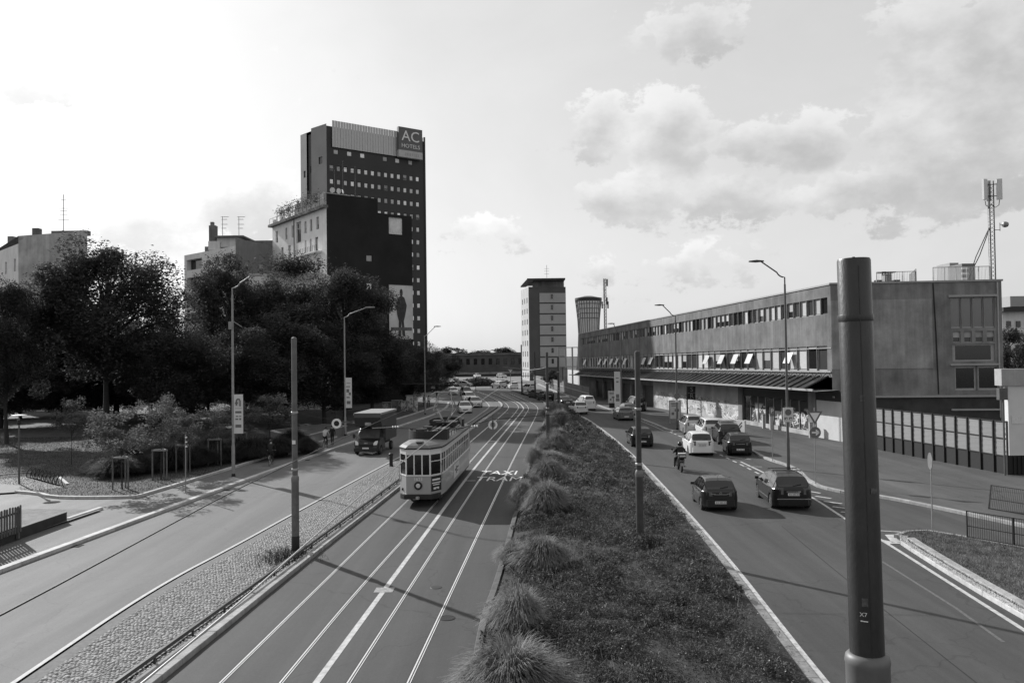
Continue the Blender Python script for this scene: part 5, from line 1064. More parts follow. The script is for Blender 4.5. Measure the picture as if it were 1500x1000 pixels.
# pale bollards in front of the shop
for i, (x, y, hy) in enumerate(((1119, 629, 609), (1130, 631, 609), (1188, 643, 621))):
    p = G(x, y); o = thing('bollard', ['pale square bollard by the shop doorway', 'pale square bollard behind the parking sign', 'pale square bollard under the give way sign'][i], 'bollard', (p.x, p.y, .12), group='pale bollards by the shop'); h = AY(x, hy, p.y).z; mb = MB(); mb.box((0, 0, h / 2), (.28, .28, h)); mb.build('shaft', M_rb_base if 'M_rb_base' in globals() else M_conc, o); mb = MB(); mb.box((0, 0, h + .03), (.32, .32, .07)); mb.build('cap', M_conc, o)
p = G(573, 684); o = thing('bollard', 'short black bollard alone on the cobbled strip', 'bollard', (p.x, p.y, .05)); mb = MB(); mb.lathe([(.13, 0), (.12, .75), (.16, .76), (.16, .88), (.1, .94), (.01, .95)], (0, 0, 0), 14); mb.build('shaft', M_black, o, smooth=40); mb = MB(); mb.lathe([(.17, .0), (.17, .06), (.13, .08)], (0, 0, 0), 14); mb.build('foot', M_black, o)

# low guard rail along the cobbled strip
grl = [p for p in resample(offset(GR, -.02), step=1.0) if 12 < p.y < 120]
o = thing('guard_rail', 'low dark guard rail on stub posts along the cobbled strip', 'guard rail', (grl[0].x, grl[0].y, 0)); mb = MB()
P0 = offset(grl, -.03); P1 = offset(grl, .05); strip(mb, P0, P1, .34); strip(mb, P1, P1, .34, .24); strip(mb, P0, P0, .24, .34); mb.build('rail', mat('guard_rail_steel', .07, .45, .3, 4, metal=.4), o, world=True)
gp = MB(); gp.box((0, 0, .16), (.05, .06, .34)); gp_me = gp.mesh('post', M_steel_d)
for q in grl[::2]: link('post', gp_me, o, loc=(q.x - o.location.x, q.y - o.location.y, 0))
mb = MB(); strip(mb, offset(grl, .08), offset(grl, .30), .10); strip(mb, offset(grl, .08), offset(grl, .08), .10, .0); o2 = struct('concrete_ledge', mb, M_conc)
mb = MB(); strip(mb, offset(grl, -.10), offset(grl, -.10), .0, .10); o2 = struct('gutter', mb, M_black)

# overhead line
def mid(A_, B_): a = resample(A_, 160); b = resample(B_, 160); return [p.lerp(q, .5) for p, q in zip(a, b)]
for i, (ra, rb) in enumerate(((0, 1), (2, 3))):
    c = mid(RAILS[ra], RAILS[rb]); pts = [(p.x, p.y, float(np.interp(p.y, [0, 10.8, 17.5, 31.6, 50, 90], [4.1, 4.35, 4.66, 5.03, 5.35, 5.5]))) for p in c if p.y > 2]
    mb = MB(); mb.tube(pts, .014, 5); tag(mb.build('contact_wire', M_wire_l if i else M_wire), ['tram contact wire above the left track the tram runs on', 'tram contact wire above the empty right track'][i], 'wire')
def wire(pts, label, r=.01, m_=None, sag=0.0):
    P = [Vector(p) for p in pts]; Q = []
    for a, b in zip(P[:-1], P[1:]):
        for k in range(8): t = k / 8; v = a.lerp(b, t); v.z -= sag * 4 * t * (1 - t); Q.append(v)
    Q.append(P[-1]); mb = MB(); mb.tube(Q, r, 5); return tag(mb.build('span_wire', m_ or M_wire), label, 'wire')
pl, pr_ = G(433, 808), G(938, 806)
wire([(pl.x, pl.y, 5.5), AY(545, 625, 31.4), AY(583, 627, 31.3), AY(667, 629, 31.2), AY(722, 614, 31.2), (pr_.x, pr_.y, 5.55)], 'span wire from the cobbled-strip pole to the median pole', .012)
for i, (x, y, rr) in enumerate(((493, 620, .19), (722, 622, .18))):
    c = AY(x, y, 31.3); o = thing('line_disc', ['white ring disc hanging from the span wire near the cyclist', 'pale split disc hanging from the span wire over the right track'][i], 'disc', c)
    mb = MB(); mb.lathe([(rr, -.01), (rr, .01), (rr * .58, .01), (rr * .58, -.01), (rr, -.01)], (0, 0, 0), 24, 'y', cap=False); mb.build('ring', M_white, o)
    mb = MB(); mb.lathe([(.01, .0), (rr * .57, .0)], (0, 0, 0), 20, 'y', cap=False); mb.build('centre', M_black if i == 0 else M_pole_l, o)
    if i: mb = MB(); mb.box((0, -.02, 0), (.05, .02, rr * 1.9)); mb.build('bar', M_black, o)
    mb = MB(); mb.beam((0, 0, rr), (0, 0, rr + .22), .015); mb.build('hanger', M_steel_d, o)
for i, (x0, x1, y) in enumerate(((545, 583, 627), (667, 699, 626))):
    a, b = AY(x0, y, 31.3), AY(x1, y - 2, 31.3); o = thing('line_insulator', ['insulator arm on the span wire in front of the lorry', 'insulator arm on the span wire beside the tram roof'][i], 'insulator', a); mb = MB(); mb.tube([a, b], .02, 6); mb.build('arm', M_pole_l, o, world=True); mb = MB(); [mb.lathe([(.02, -.03), (.05, 0), (.02, .03)], (b.x - .1 * k, b.y, b.z), 8, 'x') for k in (0, 1, 2)]; mb.build('insulator_bell', M_white, o, world=True)
p3, p4 = G(803, 664), G(623, 608)
for (a, b, lab, sg) in ((AY(588, 562, 107), AY(655, 562, 107), 'heavy crossarm bar beside the gate pillars lamp', 0),): mb = MB(); mb.beam(a, b, .14); tag(mb.build('cross_arm', M_steel_d), lab, 'bar')
q1, q2 = G(764.5, 578), G(784, 583)
wire([AY(640, 543, 140), AY(764, 541, 138)], 'far span wire reaching the verge pole over the junction', .05, sag=.3); wire([AY(620, 549, 128), AY(818, 548, 100)], 'span wire crossing the far tram lanes to the median tip', .04, sag=.3)
wire([AY(690, 560.5, 115), AY(784, 560, 113)], 'span wire low over the far tram lanes', .045); wire([AY(764, 541, 138), AY(800, 538, 120)], 'short span wire between the verge poles', .05, sag=.2)

# mesh fences lower right
def mesh_fence(a, b, ha, hb, label, lean=0.0):
    A_, B_ = v2_(G(*a)), v2_(G(*b)); h = AY(ha[0], ha[1], A_.y).z; o = thing('mesh_fence', label, 'fence', (A_.x, A_.y, .1)); d = B_ - A_; L_ = d.length; n = max(1, int(L_ / 1.5 + .5)); nb = int(L_ / .085)
    ln = Vector((-d.y, d.x)).normalized() * lean
    mb = MB()
    for i in range(nb + 1): p = A_ + d * i / nb; mb.beam((p.x, p.y, .14), (p.x + ln.x, p.y + ln.y, h), .012)
    k = mb.build('bars', M_steel_d, o, world=True); k['kind'] = 'stuff'
    for z in (.16, h * .5, h): mb = MB(); f_ = z / h; mb.beam((A_.x + ln.x * f_, A_.y + ln.y * f_, z), (B_.x + ln.x * f_, B_.y + ln.y * f_, z), .03); mb.build('rail', M_steel_d if z > .2 else M_steel_d, o, world=True)
    for i in range(n + 1): p = A_ + d * i / n; mb = MB(); mb.beam((p.x, p.y, 0), (p.x + ln.x, p.y + ln.y, h + .02), .045); mb.build('post', M_steel_d, o, world=True)
def v2_(p): return Vector((p.x, p.y))
mesh_fence((1417, 791), (1560, 817), (1417, 748), None, 'dark mesh fence standing along the grass island')
mesh_fence((1448, 749), (1570, 770), (1451, 711), None, 'leaning dark mesh fence on the far side of the side street', .25)

# picket fence and low wall lower left
wa, wb = v2_(G(98, 768)), v2_(G(0, 804)); d = (wb - wa); wend = wa + d * 2.2; nn = Vector((d.y, -d.x)).normalized(); nn = nn if nn.x > 0 else -nn
o = thing('low_wall', 'low dark board wall edging the left pavement under the picket fence', 'wall', (wa.x, wa.y, .1)); mb = MB(); mb.prism([wa, wend, wend - nn * .14, wa - nn * .14], 0, .55); mb.build('board', mat('wall_dark', .03, .8, .3, 2, pos='World'), o, world=True); mb = MB(); mb.prism([wa + nn * .01, wend + nn * .01, wend - nn * .16, wa - nn * .16], .55, .60); mb.build('capping', mat('wall_cap', .07, .8, .3, 2, pos='World'), o, world=True)
fa = v2_(G(42, 795)) - nn * .35; fdir = d.normalized(); M_pick = mat('picket_wood', .09, .8, .3, 3, rnd=.2, stretch=(6, 6, .6))
o = thing('picket_fence', 'dark wooden picket fence with rounded tops behind the low wall', 'fence', (fa.x, fa.y, .2)); pk = MB(); n_ = 8; prof = [(-.055, 0), (.055, 0), (.055, 1.08)] + [(.055 * math.cos(t), 1.08 + .055 * math.sin(t)) for t in np.linspace(.3, 2.84, 5)] + [(-.055, 1.08)]
nv = len(prof); pk.add([(x, -.012, z) for x, z in prof] + [(x, .012, z) for x, z in prof], [tuple(range(nv)), tuple(range(2 * nv - 1, nv - 1, -1))] + [(i, (i + 1) % nv, nv + (i + 1) % nv, nv + i) for i in range(nv)]); pk_me = pk.mesh('picket', M_pick)
frz = math.atan2(fdir.y, fdir.x)
for i in range(30): p = fdir * (i * .175); link('picket', pk_me, o, loc=(p.x, p.y, rng.uniform(-.02, .02) + .28), rot=(0, rng.uniform(-.02, .02), frz))
for z in (.50, 1.12): mb = MB(); e = fdir * (30 * .175); mb.beam((0, 0, z), (e.x, e.y, z), .06, .09); mb.build('rail', M_pick, o, loc=(-nn.x * .05, -nn.y * .05, 0))
for i in (0, 10, 20, 29): mb = MB(); p = fdir * (i * .175) - nn * .11; mb.box((p.x, p.y, .65), (.1, .1, 1.3)); mb.build('post', M_pick, o)

# park furniture
p = G(28, 713); h = AY(28, 612, p.y).z; o = thing('park_lamp', 'slim park lamp with a flat disc top by the cycle stands', 'lamp', (p.x, p.y, .2)); mb = MB(); mb.lathe([(.06, 0), (.05, h - .6)], (0, 0, 0), 10); mb.build('post', M_pole, o, smooth=40); mb = MB(); mb.lathe([(.05, h - .62), (.12, h - .55), (.1, h - .35), (.05, h - .3)], (0, 0, 0), 12); mb.build('lamp_body', M_black, o); mb = MB(); mb.lathe([(.02, h - .1), (.42, h - .06), (.42, h - .02), (.02, h + .02)], (0, 0, 0), 18); mb.beam((0, 0, h - .4), (0, 0, h - .05), .03); mb.build('disc', M_pole_l, o)
p = G(272, 725); h = AY(272, 640, p.y).z; o = thing('marker_post', 'thin pale post with small reflectors on the pavement edge', 'post', (p.x, p.y, .12)); mb = MB(); mb.lathe([(.035, 0), (.03, h)], (0, 0, 0), 8); mb.build('post', M_pole_l, o)
for z in (.62, .70, .78): mb = MB(); mb.box((.05, -.02, h * (z + .18)), (.10, .06, .07)); mb.build('reflector', M_white, o)
a, b = G(52, 712), G(84, 716)
for i in range(9):
    t = i / 8; c = G(46 + 44 * t, 704 + 12 * t); o = thing('cycle_stand', 'dark tubular cycle stand leaning in the row beside the park path', 'cycle stand', (c.x, c.y, .2), group='cycle stands beside the park path')
    mb = MB(); mb.tube([(-.5, .3, 0), (-.45, .28, .35), (-.1, .05, .62), (.0, 0, .7), (.08, -.04, .6), (.0, 0, .3), (.12, -.05, .0)], .028, 6); mb.build('hoop', M_black, o); mb = MB(); mb.beam((-.5, .3, .03), (.2, -.1, .03), .05); mb.build('base', M_black, o)
# raised planter box beside the cycle path
zp = .95; pa, pb, pc = v2_(G(452, 654)), v2_(G(508, 638)), v2_(G(409, 650)); back = Vector((-1.5, 9)); o = thing('raised_planter', 'low concrete raised bed with pale rim beside the cycle path', 'planter', (pa.x, pa.y, .2)); base = [pa, pb, pb + Vector((-3.0, 2.0)), pc + Vector((-1.5, 2.5)), pc]
mb = MB(); mb.prism(base, .1, zp); mb.build('wall', concrete('planter_wall', .16, .2), o, world=True); cen = sum(base, Vector((0, 0))) / len(base); mb = MB(); mb.prism([c + (c - cen).normalized() * .1 for c in base], zp, zp + .08); mb.build('rim', mat('planter_rim', .30, .8, .15, 2), o, world=True); mb = MB(); mb.prism([c - (c - cen).normalized() * .35 for c in base], zp + .081, zp + .1); mb.build('soil', M_lawn, o, world=True)
# gate pillars with graffiti by the lane mouth
for i, (x0, x1, y0, y1) in enumerate(((589, 596.5, 588, 604), (595, 604, 580, 603), (606, 611, 582, 605), (574, 588, 587, 602), (560, 573, 590, 601))):
    p = G((x0 + x1) / 2, y1); a, b = AY(x0, y1, p.y), AY(x1, y0, p.y); o = thing('gate_pillar', ['low pale graffiti pillar left of the tall one', 'tall pale graffiti gate pillar by the lane mouth', 'narrow pale pillar on the lane side', 'mid-height graffiti wall piece behind the lorry box', 'low graffiti wall piece reaching under the trees'][i], 'pillar', (p.x, p.y, 0)); w = b.x - a.x
    mb = MB(); mb.box((0, .4, b.z / 2), (w, .8, b.z)); mb.build('shaft', graffiti('graffiti_pillar%d' % i, .26, .05, 3.0, .8, 0, 3.5) if 'graffiti' in globals() else M_conc, o); mb = MB(); mb.box((0, .4, b.z + .05), (w + .12, .92, .1)); mb.build('cap', M_conc, o)
# ------------------------------------------------------------------ vehicles
M_tyre = mat('tyre', .018, .85, .2, 8); M_rim = mat('alloy_rim', .45, .3, .1, 8, metal=.8); M_rim_d = mat('steel_rim', .16, .4, .1, 8, metal=.6)
M_lampw = mat('headlamp', .62, .12, .1, 9, spec=.8); M_lampr = mat('tail_lamp', .11, .15, .15, 9, spec=.7); M_plate = mat('plate_white', .62, .5, .04, 9); M_chrome = mat('chrome', .7, .12, .05, 5, metal=1.0)
M_trim = mat('plastic_trim', .025, .6, .2, 8); M_cglass = mat('car_glass', .007, .04, .2, 2, spec=.8, coat=.3); M_seat = mat('seat_fabric', .06, .9, .3, 5)
M_ink = mat('plate_ink', .03, .6, .1, 5)
PAINT = {k: mat('car_paint_' + k, v, .30, .04, 2, spec=.35, coat=.35, metal=m_) for k, v, m_ in (('black', .006, 0.), ('charcoal', .024, .2), ('grey', .16, .4), ('silver', .42, .5), ('white', .70, 0.), ('pale', .55, .2))}
PROF = {
 'hatch': dict(top=[(0, .60), (.006, .66), (.022, .70), (.05, .75), (.12, .93), (.20, .985), (.34, 1.0), (.46, .995), (.58, .955), (.765, .655), (.80, .635), (.93, .545), (.975, .49), (.992, .42), (1, .34)], rw=(.03, .125), ws=(.585, .765), gl=(.085, .745), pil=[.30, .47], belt=(.64, .615)),
 'mpv': dict(top=[(0, .58), (.006, .63), (.02, .67), (.04, .72), (.105, .94), (.18, .99), (.34, 1.0), (.50, .985), (.61, .93), (.81, .635), (.84, .615), (.945, .53), (.98, .48), (.994, .42), (1, .34)], rw=(.025, .11), ws=(.615, .81), gl=(.075, .785), pil=[.30, .50], belt=(.62, .60)),
 'suv': dict(top=[(0, .60), (.006, .66), (.018, .71), (.035, .76), (.085, .94), (.16, .99), (.34, 1.0), (.48, .99), (.57, .95), (.735, .67), (.77, .655), (.92, .585), (.975, .53), (.992, .46), (1, .36)], rw=(.025, .09), ws=(.575, .735), gl=(.06, .715), pil=[.26, .46], belt=(.66, .635)),
 'van': dict(top=[(0, .62), (.004, .68), (.012, .76), (.022, .84), (.045, .95), (.09, .99), (.30, 1.0), (.52, .995), (.63, .95), (.80, .60), (.83, .585), (.94, .50), (.98, .45), (.994, .40), (1, .32)], rw=(.012, .045), ws=(.635, .80), gl=(.05, .775), pil=[.27, .47], belt=(.60, .575)),
 'sedan': dict(top=[(0, .58), (.006, .64), (.02, .665), (.12, .685), (.15, .70), (.28, .94), (.34, .985), (.46, 1.0), (.56, .985), (.62, .95), (.765, .655), (.80, .635), (.93, .55), (.98, .49), (.994, .42), (1, .34)], rw=(.15, .28), ws=(.625, .765), gl=(.20, .745), pil=[.40], belt=(.64, .615)),
}
def make_car(label, kind, paint, L_, W_, H_, group=None, rim=None, roof_rack=False, plate='', wheel=.30, detail=True, name='parked_car', spokes=5, dark_bumper=False, cat='car'):
    pr = PROF[kind]; root = thing(name, label, cat, group=group); body_m = PAINT[paint]; rim = rim or M_rim
    ty = [p[0] * L_ for p in pr['top']]; tz = [p[1] * H_ for p in pr['top']]
    wf, wr = L_ * .815, L_ * .175; ground = .17 if kind != 'suv' else .21; ar = wheel + .055
    pil = [p * L_ for p in pr['pil']]; g0, g1 = pr['gl'][0] * L_, pr['gl'][1] * L_
    ys = set([round(y, 4) for y in ty] + [g0, g1])
    for c in (wf, wr): ys |= {round(c + ar * math.cos(math.radians(a)), 4) for a in range(0, 181, 15)}
    for p in pil: ys |= {round(p - .03, 4), round(p + .03, 4)}
    seams = []
    if detail:
        for p in ([pil[0], pil[-1]] if len(pil) > 1 else [pil[0]]) + [pr['ws'][1] * L_ - .18 * L_ + .10 * L_]: seams.append(p + .05); ys |= {round(p + .05, 4), round(p + .062, 4)}
    ys |= {round(y, 4) for y in np.linspace(0, L_, 24)}
    ys = sorted(ys); ys = [y for i, y in enumerate(ys) if i == 0 or y - ys[i - 1] > .0045]
    def sec(y):
        top = float(np.interp(y, ty, tz)); u = y / L_; b0, b1 = pr['belt']; belt = min(H_ * (b0 + (b1 - b0) * u), top - .012)
        e = min(y, L_ - y); k = 1 - .30 * max(0, (1 - e / .42)) ** 2.4 if y < L_ / 2 else 1 - .36 * max(0, (1 - e / .75)) ** 2.2
        w = W_ / 2 * k; zb = ground + .06 * max(0, 1 - e / .3)
        for c in (wf, wr):
            if abs(y - c) < ar: zb = max(zb, wheel + math.sqrt(max(0, ar * ar - (y - c) ** 2)))
        hgt = top - belt; fl = 1.015 if any(abs(y - c) < ar + .08 for c in (wf, wr)) else 1.0
        wt = w * .955 - .36 * hgt * (W_ / 1.7)
        return [(w * .86, zb), (w * .985 * fl, zb + .012), (w * 1.0 * fl, zb + .30 * (belt - zb)), (w * .995, zb + .62 * (belt - zb)), (w * .985, belt - .05 * min(1, (belt - zb))), (w * .955, belt),
                (wt, belt + hgt * .86), (wt - .055, belt + hgt * .955), (wt * .6, top), (0, top + .008)]
    S = [sec(y) for y in ys]; n = len(S[0]); parts = {}
    def fc(part, pts): parts.setdefault(part, MB()).face(pts)
    for i in range(len(ys) - 1):
        ya, yb = ys[i], ys[i + 1]; ym = (ya + yb) / 2; u = ym / L_
        for j in range(n - 1):
            for sx in (-1, 1):
                q = [(sx * S[i][j][0], ya, S[i][j][1]), (sx * S[i + 1][j][0], yb, S[i + 1][j][1]), (sx * S[i + 1][j + 1][0], yb, S[i + 1][j + 1][1]), (sx * S[i][j + 1][0], ya, S[i][j + 1][1])]
                if sx > 0: q = q[::-1]
                q = q[::-1]
                part = 'body'
                if j == 5 and g0 < ym < g1 and not any(abs(ym - p) < .028 for p in pil): part = ('side_window', sx, sum(ym > p for p in pil))
                elif j >= 7 and pr['rw'][0] < u < pr['rw'][1]: part = 'rear_window'
                elif j >= 7 and pr['ws'][0] < u < pr['ws'][1] - .004: part = 'windscreen'
                elif detail and 1 <= j <= 4 and any(s - .001 < ym < s + .013 for s in seams): part = 'seam'
                elif j == 0: part = 'sill'
                fc(part, q)
    for k_, i in ((0, 0), (1, len(ys) - 1)):
        pts = [(x, ys[i], z) for x, z in S[i]] + [(-x, ys[i], z) for x, z in S[i][::-1][1:]]; fc('body', pts if k_ == 0 else pts[::-1])
    for part, mb in parts.items():
        nm = part if isinstance(part, str) else part[0]
        mb.build(nm, {'body': body_m, 'sill': M_trim, 'seam': M_black}.get(nm, M_cglass), root, smooth=34)
    mb = MB(); mb.box((0, L_ / 2, (ground + H_ * .5) / 2), (W_ * .74, L_ * .90, H_ * .5 - ground)); mb.build('underbody', M_black, root)
    # wheels
    tw_ = .20 if W_ > 1.6 else .17
    ty_m = MB(); ty_m.lathe([(wheel * .62, -tw_ / 2), (wheel * .93, -tw_ / 2), (wheel, -tw_ * .36), (wheel, tw_ * .36), (wheel * .93, tw_ / 2), (wheel * .62, tw_ / 2)], (0, 0, 0), 20, 'x', cap=False); ty_me = ty_m.mesh('tyre', M_tyre, 40)
    rm_ = MB()
    rm_.lathe([(wheel * .64, .0), (wheel * .64, tw_ * .46), (wheel * .56, tw_ * .48), (wheel * .54, tw_ * .30)], (0, 0, 0), 20, 'x', cap=False); rm_.lathe([(wheel * .14, tw_ * .2), (wheel * .14, tw_ * .44), (.01, tw_ * .46)], (0, 0, 0), 10, 'x', cap=False)
    for a in range(spokes):
        th = 2 * math.pi * a / spokes; rm_.beam((tw_ * .40, math.cos(th) * wheel * .1, math.sin(th) * wheel * .1), (tw_ * .42, math.cos(th) * wheel * .58, math.sin(th) * wheel * .58), wheel * .2, .03)
    rm_me = rm_.mesh('rim', rim); hub = MB(); hub.lathe([(wheel * .6, tw_ * .1), (.01, tw_ * .1)], (0, 0, 0), 16, 'x', cap=False); hub_me = hub.mesh('brake_disc', M_black)
    for c in (wf, wr):
        for sx in (-1, 1):
            w_ = link('wheel', ty_me, root, loc=(sx * (W_ / 2 - tw_ / 2 - .015), c, wheel), rot=(rng.uniform(0, 6), 0, 0 if sx > 0 else math.pi)); link('rim', rm_me, w_); link('brake_disc', hub_me, w_)
    # lamps, plates, bumpers, mirrors
    zr = H_ * .56; vert = kind in ('van', 'mpv', 'suv')
    for sx in (-1, 1):
        mb = MB(); hw = W_ / 2 * .70
        if vert: mb.prism([(sx * (hw - .03), .01), (sx * (hw - .17), -.03), (sx * (hw - .2), .06), (sx * (hw + .05), .10), (sx * (hw + .03), .03)], zr - .16, zr + .14)
        else: mb.prism([(sx * (hw - .0), .015), (sx * (hw - .20), -.03), (sx * (hw - .2), .06), (sx * (hw + .07), .12), (sx * (hw + .05), .04)], zr - .10, zr + .09)
        mb.build('tail_light', M_lampr, root)
        mb = MB(); hw = W_ / 2 * .80; z0 = H_ * .40; mb.add([(sx * (hw - .34), L_ - .015, z0), (sx * (hw - .04), L_ - .14, z0 + .01), (sx * (hw + .03), L_ - .34, z0 + .06), (sx * (hw + .0), L_ - .36, z0 + .17), (sx * (hw - .10), L_ - .17, z0 + .15), (sx * (hw - .32), L_ - .07, z0 + .11)], [(0, 1, 4, 5), (1, 2, 3, 4)]); mb.build('headlight', M_lampw, root)
        mb = MB(); ym_ = pr['ws'][1] * L_ - .28; mb.box((sx * (W_ / 2 + .07), ym_, H_ * .655), (.17, .10, .12)); mb.beam((sx * (W_ / 2 - .08), ym_, H_ * .63), (sx * (W_ / 2 + .05), ym_, H_ * .64), .05); mb.build('mirror', body_m if detail else M_trim, root)
        if detail:
            for hy in (pil[-1] + .17, pil[0] + .17)[:len(pil)]: mb = MB(); mb.box((sx * (W_ / 2 * .995), hy, H_ * .55), (.03, .16, .03)); mb.build('door_handle', body_m, root)
    bm = M_trim if dark_bumper else body_m
    mb = MB(); mb.prism([(-W_ * .41, .10), (-W_ * .36, -.035), (W_ * .36, -.035), (W_ * .41, .10)], ground + .10, H_ * .37); mb.build('rear_bumper', bm, root)
    mb = MB(); mb.prism([(-W_ * .40, L_ - .22), (-W_ * .30, L_ + .02), (W_ * .30, L_ + .02), (W_ * .40, L_ - .22)], ground + .06, H_ * .28); mb.build('front_bumper', bm, root)
    mb = MB(); mb.box((0, L_ + .005, H_ * .335), (W_ * .42, .03, H_ * .09)); mb.build('grille', M_trim, root)
    mb = MB(); zp = H_ * (.30 if dark_bumper or kind == 'hatch' and H_ < 1.5 and detail else .47); mb.box((0, -.045, zp), (.52, .02, .12)); k = mb.build('number_plate', M_plate, root)
    if plate:
        mb = MB(); [mb.box((-.19 + i * .062 + (.03 if i > 1 else 0) + (.02 if i > 4 else 0), -.057, zp), (.034, .004, .07)) for i in range(7)]; mb.build('plate_marks', mat('plate_grey_ink', .12, .6, .1, 5), k)
    mb = MB(); mb.box((0, L_ + .03, H_ * .22), (.50, .02, .11)); mb.build('number_plate', M_plate, root)
    mb = MB(); mb.box((0, -.025, H_ * .545), (W_ * .36, .02, .03)); mb.build('tailgate_bar', M_chrome if detail else M_trim, root)
    rwm = (pr['rw'][0]) * L_
    mb = MB(); mb.beam((0, rwm - .005, np.interp(rwm, ty, tz) + .02), (W_ * .22, rwm + .06, np.interp(rwm + .06, ty, tz) + .035), .02); mb.build('rear_wiper', M_trim, root)
    if roof_rack:
        for sx in (-1, 1): mb = MB(); mb.tube([(sx * W_ * .33, L_ * .16, H_ * .985), (sx * W_ * .33, L_ * .2, H_ + .05), (sx * W_ * .33, L_ * .52, H_ + .05), (sx * W_ * .33, L_ * .56, H_ * .985)], .018, 6); mb.build('roof_rail', M_steel_d, root)
        for yy in (.27, .46): mb = MB(); mb.beam((-W_ * .38, L_ * yy, H_ + .07), (W_ * .38, L_ * yy, H_ + .07), .05, .03); mb.build('roof_bar', M_steel_d, root)
    if detail:
        mb = MB(); mb.tube([(0, L_ * .2, H_ * .99), (0, L_ * .13, H_ + .16)], .006, 4); mb.build('aerial', M_trim, root)
    return root
def place_rear(o, px, head, s=1.0):
    """px = ground point under the middle of the rear bumper; head = degrees clockwise from +Y"""
    p = G(*px); o.location = (p.x, p.y, .006); o.rotation_euler = (0, 0, -math.radians(head)); o.scale = (s, s, s)
def place_front(o, px, head, s=1.0):
    """px = ground point under the middle of the front bumper of an oncoming car"""
    p = G(*px); h = math.radians(head); Ld = o['len'] * s; o.location = (p.x - math.sin(h) * Ld, p.y - math.cos(h) * Ld, .006); o.rotation_euler = (0, 0, -h); o.scale = (s, s, s)
S_ = 1.06
c = make_car('small charcoal hatchback with a round tail driving alone mid road', 'hatch', 'charcoal', 3.44, 1.64, 1.47, rim=M_rim, plate='CL 063RV', name='moving_car', wheel=.28); place_rear(c, (1056, 750), 3.5, S_)
mb = MB(); mb.beam((-.06, -.03, .80), (0, -.03, .86), .02); mb.beam((.06, -.03, .80), (0, -.03, .86), .02); mb.beam((-.06, -.03, .86), (0, -.03, .92), .02); mb.beam((.06, -.03, .86), (0, -.03, .92), .02); mb.build('chevron_badge', M_chrome, c)
mb = MB(); mb.box((-.34, -.028, .83), (.22, .015, .025)); mb.box((.34, -.028, .83), (.14, .015, .03)); mb.build('model_letters', M_chrome, c)
c = make_car('black people carrier with roof bars and chrome tail strip', 'mpv', 'black', 4.30, 1.78, 1.60, rim=M_rim, roof_rack=True, plate='DK 412XA', name='moving_car', wheel=.32, spokes=7); place_rear(c, (1163, 748), 5, S_)
mb = MB(); mb.box((0, -.05, .54), (1.5, .03, .03)); mb.build('bumper_strip', M_chrome, c)
for sx in (-1, 1): mb = MB(); mb.box((sx * .895, 2.1, .42), (.02, 2.0, .025)); mb.build('side_strip', M_chrome, c)
c = make_car('white compact hatchback driving past the parked cars', 'mpv', 'white', 4.10, 1.76, 1.60, plate='ES 508NW', name='moving_car', wheel=.31); place_rear(c, (1029, 668), 4, 1.08)
c = make_car('black city hatchback parked in the bay behind the roofed cars', 'hatch', 'black', 3.55, 1.63, 1.49, plate='EJ 731PD', wheel=.28, dark_bumper=False); place_rear(c, (1085, 668), 7, 1.1)
c = make_car('dark off-roader with pale pillars parked in the bay', 'suv', 'charcoal', 4.4, 1.82, 1.75, plate='CZ 166KM', roof_rack=True, wheel=.34); place_rear(c, (1070, 652), 6, 1.05)
c = make_car('white minivan parked in the bay beside the ramp wall', 'van', 'white', 4.5, 1.82, 1.80, wheel=.31); place_rear(c, (1044, 645), 5, 1.05)
c = make_car('silver small van parked at the head of the bay', 'van', 'silver', 4.2, 1.75, 1.75, wheel=.30); place_rear(c, (1017, 637), 4, 1.05)
c = make_car('black hatchback driving beside the planted median', 'hatch', 'black', 3.9, 1.70, 1.48, plate='DX 290BG', name='moving_car', wheel=.30); place_rear(c, (942, 655), 1, 1.08)
c = make_car('silver hatchback driving in front of the roller doors', 'hatch', 'grey', 4.0, 1.72, 1.46, name='moving_car', wheel=.30); place_rear(c, (918, 616), -3, 1.08)
c = make_car('dark van parked on the pavement by the graffiti wall', 'van', 'black', 4.6, 1.85, 1.95, wheel=.32); p = G(938, 604); place_rear(c, (938, 604), -6, 1.05); c.location.z = .13
c = make_car('silver saloon at the kerb beside the dark van', 'sedan', 'silver', 4.4, 1.76, 1.45, wheel=.30, detail=False); place_rear(c, (926, 609), -5, 1.05)
c = make_car('white hatchback following the white minibus', 'hatch', 'white', 4.0, 1.74, 1.52, name='moving_car', wheel=.30, detail=False); place_rear(c, (852, 607), -8, 1.1)
c = make_car('white minibus driving away with dark rear window', 'van', 'white', 4.9, 1.92, 1.95, name='moving_car', wheel=.32, detail=False); place_rear(c, (864, 601), -8, 1.05)
c = make_car('dark grey saloon ahead of the white minibus', 'sedan', 'charcoal', 4.5, 1.8, 1.48, name='moving_car', wheel=.30, detail=False); place_rear(c, (832, 596.5), -12, 1.08)
c = make_car('black estate behind the slim tram pole', 'suv', 'black', 4.4, 1.8, 1.6, name='moving_car', wheel=.31, detail=False); place_rear(c, (805, 587), -16, 1.08)
c = make_car('dark saloon leading the cars out of the junction', 'sedan', 'black', 4.4, 1.78, 1.48, name='moving_car', wheel=.30, detail=False); place_rear(c, (793, 583), -20, 1.08)
c = make_car('pale van turning beside the tower block', 'van', 'pale', 4.4, 1.8, 1.85, name='moving_car', wheel=.30, detail=False); place_rear(c, (781, 574), -24, 1.0)
c = make_car('white hatchback crossing the far junction', 'hatch', 'white', 4.0, 1.74, 1.5, name='moving_car', wheel=.30, detail=False); place_rear(c, (754.5, 569.5), -14, 1.1)
